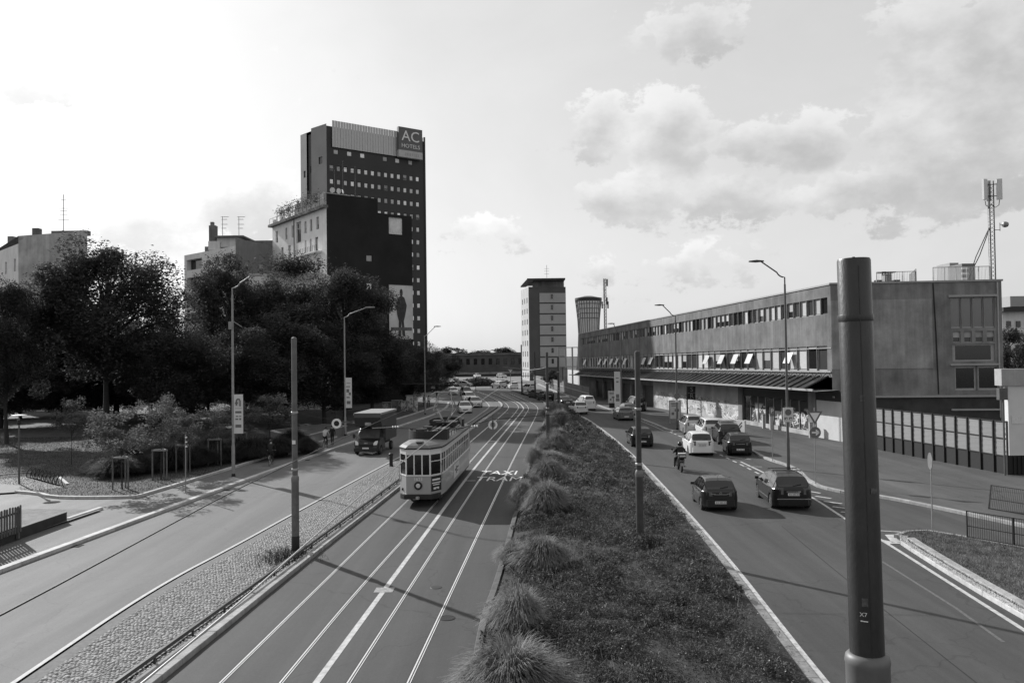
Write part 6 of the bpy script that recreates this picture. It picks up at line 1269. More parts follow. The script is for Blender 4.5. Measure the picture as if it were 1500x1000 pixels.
c = make_car('white and black off-roader waiting at the far junction', 'suv', 'pale', 4.3, 1.8, 1.75, name='moving_car', wheel=.32, detail=False, dark_bumper=True); place_rear(c, (739, 568.5), -40, 1.05)
# oncoming queue on the left carriageway
def oncoming(label, kind, paint, L_, W_, H_, px, head, s=1.05, **kw):
    c = make_car(label, kind, paint, L_, W_, H_, name='moving_car', detail=False, **kw); c['len'] = L_; place_front(c, px, head, s); del c['len']; return c
oncoming('white hatchback at the head of the oncoming cars', 'hatch', 'white', 4.0, 1.75, 1.48, (682.5, 605.5), 172)
oncoming('silver hatchback second in the oncoming lane by the kerb line', 'hatch', 'silver', 4.1, 1.75, 1.5, (699, 597), 168)
oncoming('grey people carrier third in the oncoming lane by the kerb line', 'mpv', 'pale', 4.3, 1.78, 1.6, (691, 588.5), 165)
oncoming('dark fronted van fourth in the oncoming lane by the kerb line', 'van', 'grey', 4.4, 1.8, 1.8, (686.5, 580.5), 165)
oncoming('pale saloon in the oncoming outer lane', 'sedan', 'pale', 4.4, 1.76, 1.45, (665.5, 578.5), 170)
oncoming('white hatchback behind the pale saloon near the far trees', 'hatch', 'white', 4.0, 1.74, 1.5, (661, 572.5), 165)
oncoming('white saloon coming out of the far junction', 'sedan', 'white', 4.4, 1.76, 1.45, (669, 566), 150)
oncoming('silver saloon crossing behind the traffic signal', 'sedan', 'silver', 4.4, 1.76, 1.45, (692, 566), 110)
for i, (x, y, lab, pt) in enumerate(((664, 560, 'white car parked below the far trees', 'white'), (671, 557, 'silver car parked behind the white one below the far trees', 'silver'), (741, 553.5, 'white van waiting on the far ramp', 'white'), (702, 553.5, 'white car on the far ramp above the hedge', 'white'))):
    oncoming(lab, 'van' if i == 2 else 'sedan', pt, 4.4, 1.76, 1.6, (x, y), 100 + 20 * i)
for i, (x, y, lab) in enumerate(((646, 573, 'dark car parked under the left trees by the lane mouth'), (641, 574.5, 'black car half hidden under the left trees'))): oncoming(lab, 'hatch', 'black', 4.0, 1.75, 1.5, (x, y), 120)

# ---- box lorry
def lorry():
    p = G(536, 667); root = thing('box_lorry', 'dark box lorry with luton top over the cab driving on the left road', 'lorry', (p.x, p.y, .006), math.radians(-5))
    # local: front at y=0 facing -Y, body runs to +Y
    W_ = 2.05; M_box = mat('lorry_box', .05, .5, .2, .8); M_cab = PAINT['charcoal']; M_rf = mat('lorry_roof', .26, .6, .1, 1)
    prof = [(0, .42), (.04, .55), (.10, .85), (.20, 1.02), (.60, 1.22), (.72, 1.28), (1.45, 2.02), (1.62, 2.12), (2.1, 2.18)]
    mb = MB(); gl = MB(); sw = MB()
    def sec(y):
        z = float(np.interp(y, [a for a, b in prof], [b for a, b in prof])); k = 1 - .14 * max(0, 1 - y / .35) ** 2; w = W_ / 2 * k; belt = min(z - .01, 1.22); h = z - belt; zb = .32
        if abs(y - .78) < .42: zb = .36 + math.sqrt(max(0, .42 ** 2 - (y - .78) ** 2))
        return [(w * .9, zb), (w, zb + .02), (w, .75), (w * .98, belt), (w * .98 - .16 * h, belt + h * .9), (w * .9 - .2 * h, z), (0, z + .02)]
    ys = sorted(set([round(a, 3) for a, b in prof] + [round(.78 + .42 * math.cos(math.radians(a)), 3) for a in range(0, 181, 20)] + [.85, 1.0, 1.2, 1.9])); S = [sec(y) for y in ys]
    for i in range(len(ys) - 1):
        ym = (ys[i] + ys[i + 1]) / 2
        for j in range(6):
            for sx in (-1, 1):
                q = [(sx * S[i][j][0], ys[i], S[i][j][1]), (sx * S[i + 1][j][0], ys[i + 1], S[i + 1][j][1]), (sx * S[i + 1][j + 1][0], ys[i + 1], S[i + 1][j + 1][1]), (sx * S[i][j + 1][0], ys[i], S[i][j + 1][1])]
                (gl if (j == 5 and .74 < ym < 1.45) else sw if (j == 3 and .9 < ym < 1.95) else mb).face(q)
    mb.face([(x, 0, z) for x, z in S[0]] + [(-x, 0, z) for x, z in S[0][::-1][1:]])
    mb.build('cab', M_cab, root, smooth=35); gl.build('windscreen', mat('lorry_screen', .10, .06, .2, 2, spec=.9, metal=.3), root); sw.build('side_window', M_cglass, root)
    mb = MB(); z0, z1 = .95, 3.25
    poly = [(.95, 2.18), (.40, 2.95), (.52, z1), (5.9, z1), (5.9, z0), (2.1, z0), (2.1, 2.18)]   # side outline with luton nose
    n = len(poly); w = 1.08
    vs_ = [(-w, y, z) for y, z in poly] + [(w, y, z) for y, z in poly]; mb.add(vs_, [tuple(range(n)), tuple(range(2 * n - 1, n - 1, -1))] + [(i, (i + 1) % n, n + (i + 1) % n, n + i) for i in range(n)]); mb.build('cargo_box', M_box, root)
    mb = MB(); mb.box((0, 3.2, z1 + .03), (2.2, 5.4, .05)); mb.build('roof_sheet', M_rf, root)
    for sx in (-1, 1): mb = MB(); mb.box((sx * 1.1, 3.2, z1 - .05), (.05, 5.4, .09)); mb.build('edge_strip', M_galv, root)
    mb = MB(); mb.box((0, 4, .72), (1.0, 3.9, .35)); mb.build('chassis', M_black, root)
    tm = MB(); tm.lathe([(.2, -.11), (.33, -.11), (.36, -.06), (.36, .06), (.33, .11), (.2, .11)], (0, 0, 0), 18, 'x'); tme = tm.mesh('wheel', M_tyre, 40); rmm = MB(); rmm.lathe([(.2, .115), (.1, .13), (.01, .12)], (0, 0, 0), 14, 'x', cap=False); rme = rmm.mesh('rim', M_rim_d)
    for y in (.78, 4.5):
        for sx in (-1, 1): w_ = link('wheel', tme, root, loc=(sx * .92, y, .36), rot=(0, 0, 0 if sx > 0 else math.pi)); link('rim', rme, w_)
    for sx in (-1, 1):
        mb = MB(); mb.add([(sx * .60, .0, .82), (sx * .86, .06, .82), (sx * .93, .22, .90), (sx * .91, .24, 1.14), (sx * .72, .13, 1.10), (sx * .62, .06, 1.0)], [(0, 1, 4, 5), (1, 2, 3, 4)]); mb.build('headlight', M_lampw, root)
        mb = MB(); mb.box((sx * 1.22, .95, 1.45), (.18, .1, .34)); mb.beam((sx * .98, 1.0, 1.4), (sx * 1.2, .97, 1.45), .04); mb.build('mirror', M_trim, root)
    mb = MB(); mb.box((0, -.005, .78), (1.1, .03, .22)); mb.build('grille', M_black, root); mb = MB(); mb.box((0, -.02, .97), (.30, .02, .09)); mb.build('badge', M_chrome, root)
    mb = MB(); mb.box((0, -.03, .45), (1.9, .1, .28)); mb.build('bumper', M_trim, root); mb = MB(); mb.box((0, -.09, .58), (.52, .02, .12)); mb.build('number_plate', M_plate, root)
    mb = MB(); mb.box((.0, .70, 2.50), (.5, .02, .38)); o = mb.build('luton_sticker', mat('sticker', .5, .5, .3, 8, v2=.12), root, rot=(0, 0, 0)); o.rotation_euler = (0, 0, 0)
lorry()

# ---- tram
def tram():
    f0 = G(613, 743); back = G(697, 655); hd = math.atan2((f0.x - back.x), -(f0.y - back.y))   # faces the camera
    root = thing('tram', 'vintage two-tone single tram with pantograph running towards the bridge', 'tram', (f0.x, f0.y, .015), math.atan2(-(back.x - f0.x), back.y - f0.y))
    L_, W_ = 13.9, 2.34; M_lo = mat('tram_lower', .33, .4, .05, 1, coat=.4); M_up = mat('tram_cream', .64, .4, .05, 1, coat=.4); M_dk = mat('tram_dark', .018, .6, .2, 3); M_rf = mat('tram_roof', .13, .6, .22, 1.2)
    hw = W_ / 2; out = [(-.62, .0), (.62, .0), (hw * .93, .75), (hw, 1.75), (hw, L_ - 1.75), (hw * .93, L_ - .75), (.62, L_), (-.62, L_), (-hw * .93, L_ - .75), (-hw, L_ - 1.75), (-hw, 1.75), (-hw * .93, .75)]
    out = [Vector(p) for p in out]; n = len(out)
    def inset(k): c = Vector((0, L_ / 2)); return [Vector((p.x * (1 - k / hw), p.y + (k if p.y < L_ / 2 else -k))) for p in out]
    # walls: windows per side segment
    spec = {0: [(.06, 1.18)], 1: [(.1, .5), (.55, .92)], 2: [(.08, .47), (.53, .95)], 3: None, 4: [(.08, .47), (.53, .92)], 5: [(.08, .45), (.5, .92)], 6: [(.06, 1.18)]}
    wall_lo = MB(); wall_up = MB(); z_s, z_wb, z_wt, z_e = .52, 1.60, 2.66, 2.95
    pane = MB(); pane.face([(-.5, 0, 0), (.5, 0, 0), (.5, 0, 1), (-.5, 0, 1)]); pane_me = pane.mesh('window_pane', mat('tram_glass', .010, .08, .3, 1.2, spec=.35))
    for i in range(n):
        a, b = out[i], out[(i + 1) % n]; d = b - a; Ls = d.length; nn = Vector((d.y, -d.x)).normalized()
        if i in (0, 6): wins = [(.05, .40), (.46, .82), (.88, 1.19)] if Ls > 1.2 else [(.05, Ls - .05)]; wins = [(.04, Ls * .31), (Ls * .36, Ls * .64), (Ls * .69, Ls - .04)]
        elif Ls > 5:
            nw = 12; wins = [(.08 + (Ls - .12) * k / nw + .03, .08 + (Ls - .12) * (k + 1) / nw - .05) for k in range(nw)]
        elif Ls > .95: wins = [(.07, Ls * .47), (Ls * .53, Ls - .07)]
        else: wins = [(.07, Ls - .07)]
        holes = [(w0, w1, z_wb + .04, z_wt) for w0, w1 in wins]
        holed_wall(wall_up, a, b, z_wb, z_e, holes, nn, .02); holed_wall(wall_lo, a, b, z_s, z_wb, [], nn, .05)
        for w0, w1 in wins:
            c = a + d.normalized() * ((w0 + w1) / 2) - nn * .014; k = link('window_pane', pane_me, root, loc=(c.x, c.y, z_wb + .04), rot=(0, 0, math.atan2(nn.x, -nn.y)), scale=(w1 - w0, 1, z_wt - z_wb - .04))
            if i not in (0, 6):
                mb = MB(); mb.box((0, -.006, .66), (1, .02, .04)); kk = mb.build('transom', M_up, k)
    wall_lo.build('lower_panel', M_lo, root); wall_up.build('upper_panel', M_up, root)
    # belt mouldings and dark skirt
    for z, h, o_, m_ in ((z_wb - .03, .06, .02, M_up), (z_e - .01, .07, .05, M_dk)):
        P = [Vector((p.x * (1 + o_ / hw), p.y + (-o_ if p.y < L_ / 2 else o_))) for p in out]; mb = MB(); mb.prism([tuple(p) for p in P], z, z + h); mb.build('moulding', m_, root)
    P = inset(.04); mb = MB(); mb.prism([tuple(p) for p in P], .40, z_s + .01); mb.build('skirt', M_dk, root)
    mb = MB(); mb.prism([tuple(p) for p in inset(.12)], z_s + .02, z_wb - .06); mb.build('floor_box', M_dk, root); mb = MB()
    for k in range(9):
        for sx in (-1, 1): mb.box((sx * .7, 2.4 + k * 1.05, 1.75), (.75, .12, .5))
    mb.build('seats', M_seat, root)
    # bumper ends
    for y, s in ((0, -1), (L_, 1)):
        mb = MB(); mb.prism([(-.72, y + s * .12), (.72, y + s * .12), (.98, y - s * .25), (1.06, y - s * .72), (-1.06, y - s * .72), (-.98, y - s * .25)], .42, .66); mb.build('bumper', M_dk, root)
        mb = MB(); mb.lathe([(.05, 0), (.10, .02), (.10, .14), (.06, .16)], (.0, y + s * .2, .42), 12); mb.build('coupler', M_galv, root)
        mb = MB(); mb.lathe([(.21, 0), (.21, .06), (.17, .10), (.155, .06), (.01, .05)], (0, y + (0 if s > 0 else 0), 1.10), 18, 'y'); k = mb.build('headlamp', M_dk, root)
        if s < 0: k.scale = (1, -1, 1)
        mb = MB(); mb.lathe([(.13, .055), (.01, .07)], (0, 0, 0), 14, 'y', cap=False); o = mb.build('lens', M_lampw, k, loc=(0, y, 1.10))
        for sx in (-1, 1): mb = MB(); mb.lathe([(.075, 0), (.075, .05), (.01, .06)], (0, 0, 0), 12, 'y'); o = mb.build('marker_lamp', M_dk, root, loc=(sx * .86, y - s * .42, .86), rot=(0, 0, math.pi if s < 0 else 0))
        for sx in (-1, 1): mb = MB(); mb.tube([(sx * 1.05, y - s * .7, 1.2), (sx * 1.12, y - s * .72, 1.4), (sx * 1.12, y - s * .72, 2.0), (sx * 1.05, y - s * .7, 2.2)], .02, 6); mb.build('hand_rail', M_galv, root)
    num = text_mesh('1623', .23, M_white); link('fleet_number', num, root, loc=(0, -.012, 1.42), rot=(math.pi / 2, 0, 0))
    # adverts
    a, b = out[1], out[2]; d = b - a; nn = Vector((d.y, -d.x)).normalized()
    def seg_panel(a, b, t0, t1, z0, z1, m_, nm):
        d = b - a; nn = Vector((d.y, -d.x)).normalized(); p = a + d * t0 + nn * .012; q = a + d * t1 + nn * .012; mb = MB(); mb.face([(p.x, p.y, z0), (q.x, q.y, z0), (q.x, q.y, z1), (p.x, p.y, z1)]); return mb.build(nm, m_, root)
    seg_panel(out[1], out[2], .08, .96, .78, 1.54, M_dk, 'advert_panel')
    d = (out[2] - out[1]); nn = Vector((d.y, -d.x)).normalized(); c = (out[1] + out[2]) / 2 + nn * .02
    for k, (z, w, h) in enumerate(((1.36, .6, .09), (1.2, .66, .05), (1.1, .5, .05), (.92, .42, .10))): mb = MB(); mb.box((c.x, c.y, z), (w, .006, h), math.atan2(d.y, d.x)); mb.build('advert_print', M_white, root)
    seg_panel(out[3], out[4], .28, .52, .72, 1.5, mat('advert_pale', .55, .5, .1, 2), 'advert_panel')
    c = out[3].lerp(out[4], .4)
    for dy, z, w, h in ((-.5, 1.15, .35, .10), (.0, 1.1, .25, .42), (.55, 1.2, .5, .08), (.5, 1.0, .4, .06)): mb = MB(); mb.box((c.x + .018, c.y + dy, z), (.006, w, h)); mb.build('advert_print', M_dk, root)
    # roof: domed, front hood pale
    def ring(k, z): return [(p.x * (1 - k), (p.y - L_ / 2) * (1 - k * .17) + L_ / 2, z) for p in [Vector(q) for q in out]]
    mb = MB(); R = [ring(-.02, z_e + .06), ring(.12, z_e + .17), ring(.35, z_e + .27), ring(.65, z_e + .33), ring(.98, z_e + .35)]
    for r0, r1 in zip(R[:-1], R[1:]):
        for i in range(n): j = (i + 1) % n; mb.face([r0[i], r0[j], r1[j], r1[i]])
    mb.face(R[-1]); mb.build('roof', M_rf, root, smooth=40)
    # dark curved screens round both roof ends
    for s in (0, 1):
        pts = []
        for t in np.linspace(-1.05, 1.05, 17): pts.append((1.06 * math.sin(t) / math.sin(1.05), 3.05 - 1.35 * (math.cos(t) - math.cos(1.05)) / (1 - math.cos(1.05))))
        pts = [(-1.06, 4.0)] + pts + [(1.06, 4.0)]
        mb = MB()
        for (x0, y0), (x1, y1) in zip(pts[:-1], pts[1:]):
            f_ = (lambda y: y) if s == 0 else (lambda y: L_ - y)
            mb.face([(x0, f_(y0), z_e + .12), (x1, f_(y1), z_e + .12), (x1, f_(y1), z_e + .74), (x0, f_(y0), z_e + .74)]); mb.face([(x0 * .96, f_(y0 + .04), z_e + .12), (x0 * .96, f_(y0 + .04), z_e + .74), (x1 * .96, f_(y1 + .04), z_e + .74), (x1 * .96, f_(y1 + .04), z_e + .12)]); mb.face([(x0, f_(y0), z_e + .74), (x1, f_(y1), z_e + .74), (x1 * .96, f_(y1 + .04), z_e + .74), (x0 * .96, f_(y0 + .04), z_e + .74)])
        mb.build('roof_screen', M_dk, root)
    for x in (-.45, -.15, .15, .45): mb = MB(); mb.box((x, L_ / 2, z_e + .38), (.07, 7.6, .06)); mb.build('roof_walkway', M_dk if abs(x) > .3 else M_galv, root)
    for x in (-1.0, 1.0): mb = MB(); mb.tube([(x, 4.0, z_e + .45), (x, L_ - 4.0, z_e + .45)], .03, 6); [mb.beam((x, y, z_e + .15), (x, y, z_e + .45), .03) for y in np.linspace(4.2, L_ - 4.2, 6)]; mb.build('roof_rail', M_dk, root)
    for x, y, sx_, sy_, sz_ in ((-.6, 4.5, .5, .9, .22), (.5, 5.0, .4, .6, .18), (-.55, 6.3, .5, .5, .2), (.5, 9.3, .6, 1.2, .25), (-.5, 9.6, .5, .8, .3), (0, 10.6, .9, .5, .2)): mb = MB(); mb.box((x, y, z_e + .42 + sz_ / 2), (sx_, sy_, sz_)); mb.build('roof_equipment', M_dk, root)
    mb = MB(); mb.box((0, .95, z_e + .31), (.34, 1.3, .04)); mb.build('roof_step', M_dk, root)
    # pantograph
    pz = z_e + .55; yb = L_ - 4.3; pg = MB(); pg.box((0, yb, pz + .05), (1.0, 1.3, .12)); pg.tube([(0, yb, pz - .2), (0, yb, pz + .2)], .07, 8); k = pg.build('pantograph', M_dk, root)
    arm = MB()
    for sx in (-1, 1):
        for sy in (-.75, .75): arm.beam((sx * .12, yb, pz + .12), (sx * .62, yb + sy, pz + .85), .055); arm.beam((sx * .62, yb + sy, pz + .85), (sx * .40, yb - .1, pz + 1.85), .05)
    arm.beam((-.62, yb - .75, pz + .85), (.62, yb - .75, pz + .85), .045); arm.beam((-.62, yb + .75, pz + .85), (.62, yb + .75, pz + .85), .045); arm.build('pantograph_arm', M_pole_l, k)
    hd_ = MB(); hd_.tube([(-.85, yb - .1, pz + 1.80), (-.6, yb - .1, pz + 1.95), (.6, yb - .1, pz + 1.95), (.85, yb - .1, pz + 1.80)], .04, 6); hd_.build('contact_strip', M_galv, k)
    # trucks
    for y in (2.9, L_ - 2.9):
        mb = MB(); mb.box((0, y, .34), (1.75, 2.3, .22)); bo = mb.build('bogie', M_dk, root)
        for dy in (-.82, .82):
            for sx in (-1, 1): mb = MB(); mb.lathe([(.01, -.05), (.33, -.05), (.35, 0), (.33, .05), (.01, .05)], (sx * .74, y + dy, .335), 18, 'x'); mb.build('wheel', M_steel_d, bo)
tram()
# ------------------------------------------------------------------ trees and plants
M_bark = mat('bark', .035, .95, .4, 6, .8, 25, stretch=(3, 3, .6)); M_leaf_d = leafmat('leaf_dark', .068, .8, .45, .38); M_leaf_m = leafmat('leaf_mid', .13, .6, .8, .4); M_leaf_bed = leafmat('leaf_bed', .10, .85, .9, .15); M_blade = leafmat('grass_blade', .24, .75, 3.0, .25); M_blade_d = leafmat('grass_blade_dark', .036, .45, 1.2, .15); M_blade_l = leafmat('lawn_blade', .055, .5, .6, .15); M_flower = mat('pale_flower', .5, .7, .2, 3)
def leaves(P, size, name, m_, rg, flat=.35, asp=.55):
    """folded leaf faces (two triangles) scattered at points P"""
    n = len(P); a = rg.uniform(0, 2 * np.pi, n); tz = rg.normal(0, flat, n); d = np.stack([np.cos(a), np.sin(a), tz], 1); d /= np.linalg.norm(d, axis=1, keepdims=True)
    up = rg.normal(0, .55, (n, 3)) + np.array([0, 0, 1.0]); s = np.cross(d, up); s /= np.linalg.norm(s, axis=1, keepdims=True) + 1e-9; L_ = size * rg.uniform(.6, 1.35, n)[:, None]
    nrm = np.cross(s, d); tip = P + d * L_; m1 = P + d * L_ * .45 + s * L_ * asp * .5 + nrm * L_ * .10; m2 = P + d * L_ * .45 - s * L_ * asp * .5 + nrm * L_ * .10
    V = np.stack([P, m1, tip, m2], 1).reshape(-1, 3); F = np.arange(n * 4).reshape(-1, 4); return np_mesh(name, V, F, m_)
def make_tree_meshes(seed, H_, R_, trunk_h, n_leaf, leaf, m_leaf, clumps=46, oval=.9, sparse=1.0, trunk_r=None):
    """trunk + limbs mesh and a crown of leaf clumps (uneven outline, gaps)"""
    rg = np.random.default_rng(seed); rr = random.Random(seed); tr = trunk_r or H_ * .018; mb = MB()
    pts = [(0, 0, 0)]; x = y = 0
    for k in range(1, 6): x += rr.uniform(-.02, .02) * H_; y += rr.uniform(-.02, .02) * H_; pts.append((x * .5, y * .5, H_ * .8 * k / 5))
    mb.tube([(0, 0, -.1)] + pts, [tr * 1.5, tr * 1.15] + [tr * (1 - .17 * k) for k in range(1, 6)], 9)
    cz = trunk_h + (H_ - trunk_h) * .5; rz = (H_ - trunk_h) * .52; C_ = []
    while len(C_) < clumps:
        v = rg.normal(0, 1, 3); v /= np.linalg.norm(v); r = rg.uniform(.35, 1.0) ** .6; wob = 1 + .22 * math.sin(3 * math.atan2(v[1], v[0]) + seed) + rg.normal(0, .10)
        c = np.array([v[0] * R_ * r * wob, v[1] * R_ * r * wob, cz + v[2] * rz * r * oval]); k = (c[2] - trunk_h) / (H_ - trunk_h)
        if k < .0: c[2] = trunk_h + abs(c[2] - trunk_h) * .4
        C_.append(c)
    for c in C_[:int(clumps * .55)]:
        z0 = max(trunk_h * .7, min(c[2] * .72, H_ * .75)); b = Vector((0, 0, z0)); e = Vector(c); m_ = b.lerp(e, .5) + Vector((rr.uniform(-.1, .1) * R_, rr.uniform(-.1, .1) * R_, .06 * R_)); mb.tube([b, m_, e], [tr * .42, tr * .26, tr * .07], 5, cap=False)
    tm = mb.mesh('trunk', M_bark, 60)
    P = []; per = int(n_leaf / clumps)
    for c in C_:
        rs = R_ * rg.uniform(.20, .40); k = int(per * rg.uniform(.6, 1.5)); v = rg.normal(0, 1, (k, 3)); v /= np.linalg.norm(v, axis=1, keepdims=True); rad = rg.uniform(0.25, 1.0, k) ** .5 * rs * (1 + .25 * np.sin(v[:, 0] * 7 + seed) * np.cos(v[:, 1] * 6))
        P.append(c + v * rad[:, None] * np.array([1, 1, .72]))
    P = np.concatenate(P); P = P[P[:, 2] > trunk_h * .86]
    return tm, leaves(P, leaf, 'crown', m_leaf, rg)
def put_tree(name, label, tm, lm, loc, rz=0.0, s=1.0, group=None, cat='tree'):
    o = thing(name, label, cat, loc, rz, group); o.scale = s if isinstance(s, tuple) else (s,) * 3; link('trunk', tm, o); link('crown', lm, o); return o
BIG = [make_tree_meshes(s, 18, 6.2, 4.0, 62000, .28, M_leaf_d, 95) for s in (3, 8, 21)]
BIG2 = [make_tree_meshes(s, 18, 6.8, 2.2, 52000, .30, M_leaf_d, 80) for s in (5, 14)]
def tree_at(px_mid, Ytop_px, Y, label, v, wpx, pool=BIG):
    p = AY(px_mid, 560, Y); top = AY(px_mid, Ytop_px, Y).z; w = wpx / (FOC / Y); tm, lm = pool[v % len(pool)]; R_ = 6.2
    return put_tree('park_tree', label, tm, lm, (p.x, Y, .1), rng.uniform(0, 6.28), (w / (2 * R_ * 1.08), w / (2 * R_ * 1.08), top / 18.6))
# (centre px, crown top px, depth, width px)
tree_at(155, 333, 82, 'tallest dark tree of the park with a broad pointed crown', 0, 205); tree_at(10, 402, 74, 'dark tree at the near end of the park by the gable building', 1, 120)
tree_at(340, 368, 96, 'dark tree in front of the lower apartment block', 2, 130); tree_at(420, 385, 100, 'dark tree under the green terrace of the apartments', 0, 130)
tree_at(505, 386, 98, 'dark round tree in front of the black flank wall', 1, 140); tree_at(222, 447, 92, 'dark tree filling the gap right of the tallest tree', 2, 130)
tree_at(85, 486, 96, 'dark low tree in the second park row below the gable', 1, 150, BIG2); tree_at(280, 455, 84, 'dark low tree behind the staked saplings', 0, 150, BIG2)
tree_at(395, 455, 86, 'dark low tree behind the street lamp banner', 1, 150, BIG2); tree_at(545, 470, 110, 'dark low tree behind the lorry and pillars', 0, 110, BIG2)
tree_at(475, 470, 90, 'dark low tree above the raised planter', 1, 130, BIG2); tree_at(170, 470, 100, 'dark low tree deep in the park behind the hedge', 0, 190, BIG2); tree_at(0, 480, 92, 'dark low tree deep in the park at its near end', 1, 160, BIG2); tree_at(600, 495, 124, 'dark low tree beside the hotel tower foot', 0, 90, BIG2)
tree_at(640, 508, 150, 'small dark tree at the far end of the left kerb', 1, 60, BIG2); tree_at(345, 470, 108, 'dark low tree closing the park behind the lamp', 0, 170, BIG2)
for i, (x, Y, h_, w_) in enumerate(((-30, 104, 6.5, 9), (30, 108, 6.0, 9), (85, 110, 6.5, 9.5), (140, 112, 6.0, 9), (195, 114, 6.5, 9), (250, 116, 6.0, 9), (305, 118, 6.5, 9), (360, 122, 6.5, 9), (415, 126, 6.0, 9), (470, 130, 6.5, 9), (520, 134, 6.5, 9))):
    p = AY(x, 600, Y); tm, lm = BIG2[i % 2]; put_tree('park_shrub', 'tall dark shrub in the screen of bushes closing the back of the park', tm, lm, (p.x, Y, .1), i * 1.1, (w_ / 13.5, w_ / 13.5, h_ / 18), 'bushes closing the back of the park', 'shrub')
# far and background trees
FAR = [make_tree_meshes(s, 12, 5.0, 1.2, 9000, .5, M_leaf_d, 34) for s in (31, 36)]
for i, (x, yt, Y, w, lab) in enumerate(((665, 506, 345, 60, 'far dark tree above the arcade near the hotel'), (700, 510, 350, 60, 'far dark tree above the middle of the arcade'), (738, 507, 348, 60, 'far dark tree above the arcade near the tower block'), (1490, 470, 110, 60, 'leafy tree behind the white gate house'), (806, 540, 190, 26, 'small dark tree below the tower block'), (1520, 480, 118, 70, 'leafy tree past the right edge behind the gate house'))):
    p = AY(x, 520, Y); top = AY(x, yt, Y).z; tm, lm = FAR[i % 2]; ww = w / (FOC / Y); put_tree('background_tree', lab, tm, lm, (p.x, Y, 0), i * 1.3, (ww / 10.4, ww / 10.4, top / 12.3))
# staked saplings along the park edge
SAP = [make_tree_meshes(s, 5.0, 1.9, 1.95, 3000, .17, M_leaf_m, 24, trunk_r=.045) for s in (41, 47, 52)]
for i, (x, yb, yt, w, lab, st) in enumerate(((179, 716, 590, 118, 'bushy staked sapling nearest the picket fence', 1), (236, 702, 574, 84, 'staked sapling with an open crown before the hedge', 1), (270, 692, 598, 80, 'small staked sapling behind the reflector post', 1), (105, 680, 576, 60, 'unstaked young tree in the lawn near the cycle stands', 0), (316, 681, 592, 66, 'staked sapling just left of the banner lamp', 1), (354, 668, 584, 66, 'staked sapling behind the banner of the tall lamp', 1), (395, 660, 572, 95, 'leafy sapling above the first cyclist', 0), (142, 682, 600, 40, 'thin young tree behind the bushy sapling', 0))):
    p = G(x, yb, .2); top = AY(x, yt, p.y).z; tm, lm = SAP[i % 3]; ww = w / (FOC / p.y); o = put_tree('staked_sapling' if st else 'young_tree', lab, tm, lm, (p.x, p.y, .2), i * 1.9, (ww / 4.9, ww / 4.9, (top - .2) / 5.1))
    if st:
        q = thing('tree_stakes', 'timber stake frame round the ' + lab.replace('staked ', '').replace('just ', ''), 'stakes', (p.x, p.y, .2))
        for sx, sy in ((-.45, -.2), (.45, -.2), (0, .4)): mb = MB(); mb.tube([(sx, sy, 0), (sx, sy, 1.9)], .045, 7); mb.build('stake', mat('stake_wood', .11, .85, .3, 4, rnd=.2), q)
        for a, b in (((-.5, -.2), (.5, -.2)), ((.45, -.22), (0, .42)), ((-.45, -.22), (0, .42))): mb = MB(); mb.beam((a[0], a[1], 1.85), (b[0], b[1], 1.85), .05, .09); mb.build('tie_board', mat('stake_board', .26, .8, .25, 4), q)

# ---- ornamental grass
def tussock(seed, R_, H_, n, w, m_, name='tussock', fl=1.0):
    """fountain of arching blades: a dense rounded mound whose outer blades hang to the ground"""
    rg = np.random.default_rng(seed); a = rg.uniform(0, 2 * np.pi, n); r0 = R_ * .55 * np.sqrt(rg.uniform(0, 1, n)); q = r0 / (R_ * .55); reach = R_ * (.22 + .30 * rg.uniform(0, 1, n)) * (.45 + .7 * q)
    lob = 1 + .16 * fl * np.sin(2 * a + seed) + .10 * fl * np.sin(5 * a + 2 * seed); reach = reach * lob; top = (.85 + .15 * lob) * H_ * np.sqrt(np.clip(1.06 - .80 * q * q, .05, 1)) * rg.uniform(.62, 1.16, n); drop = rg.uniform(.15, .62, n) * (.25 + q) * (.7 + .3 * fl)
    d = np.stack([np.cos(a), np.sin(a), 0 * a], 1); s = np.stack([-np.sin(a), np.cos(a), 0 * a], 1); tw = rg.normal(0, .35, n)[:, None]; V = []; K = 4
    for k in range(K + 1):
        t = k / K; rad = r0 * (.55 + .45 * t) + reach * t ** 1.5; z = top * np.clip(1.75 * t - .75 * t * t, 0, 1) - top * drop * np.clip((t - .45) / .55, 0, 1) ** 1.6; z = np.maximum(z, .01); wd = w * (1 - .85 * t)
        c = d * rad[:, None] + s * (tw * t * reach[:, None]); c[:, 2] = z; V += [c - s * wd / 2, c + s * wd / 2]
    V = np.stack(V, 1); F = np.array([(2 * k, 2 * k + 1, 2 * k + 3, 2 * k + 2) for k in range(K)]); FF = (F[None] + (np.arange(n) * (2 * K + 2))[:, None, None]).reshape(-1, 4); return np_mesh(name, V.reshape(-1, 3), FF, m_)
TUS = [tussock(s, 1.0, h_, n_, w_, M_blade, fl=f_) for s, h_, n_, w_, f_ in ((1, .95, 4200, .030, 1.0), (2, .80, 3400, .034, 1.6), (3, 1.0, 4600, .026, .7), (4, .88, 3000, .03, 2.0), (6, .7, 3800, .028, 1.3))]
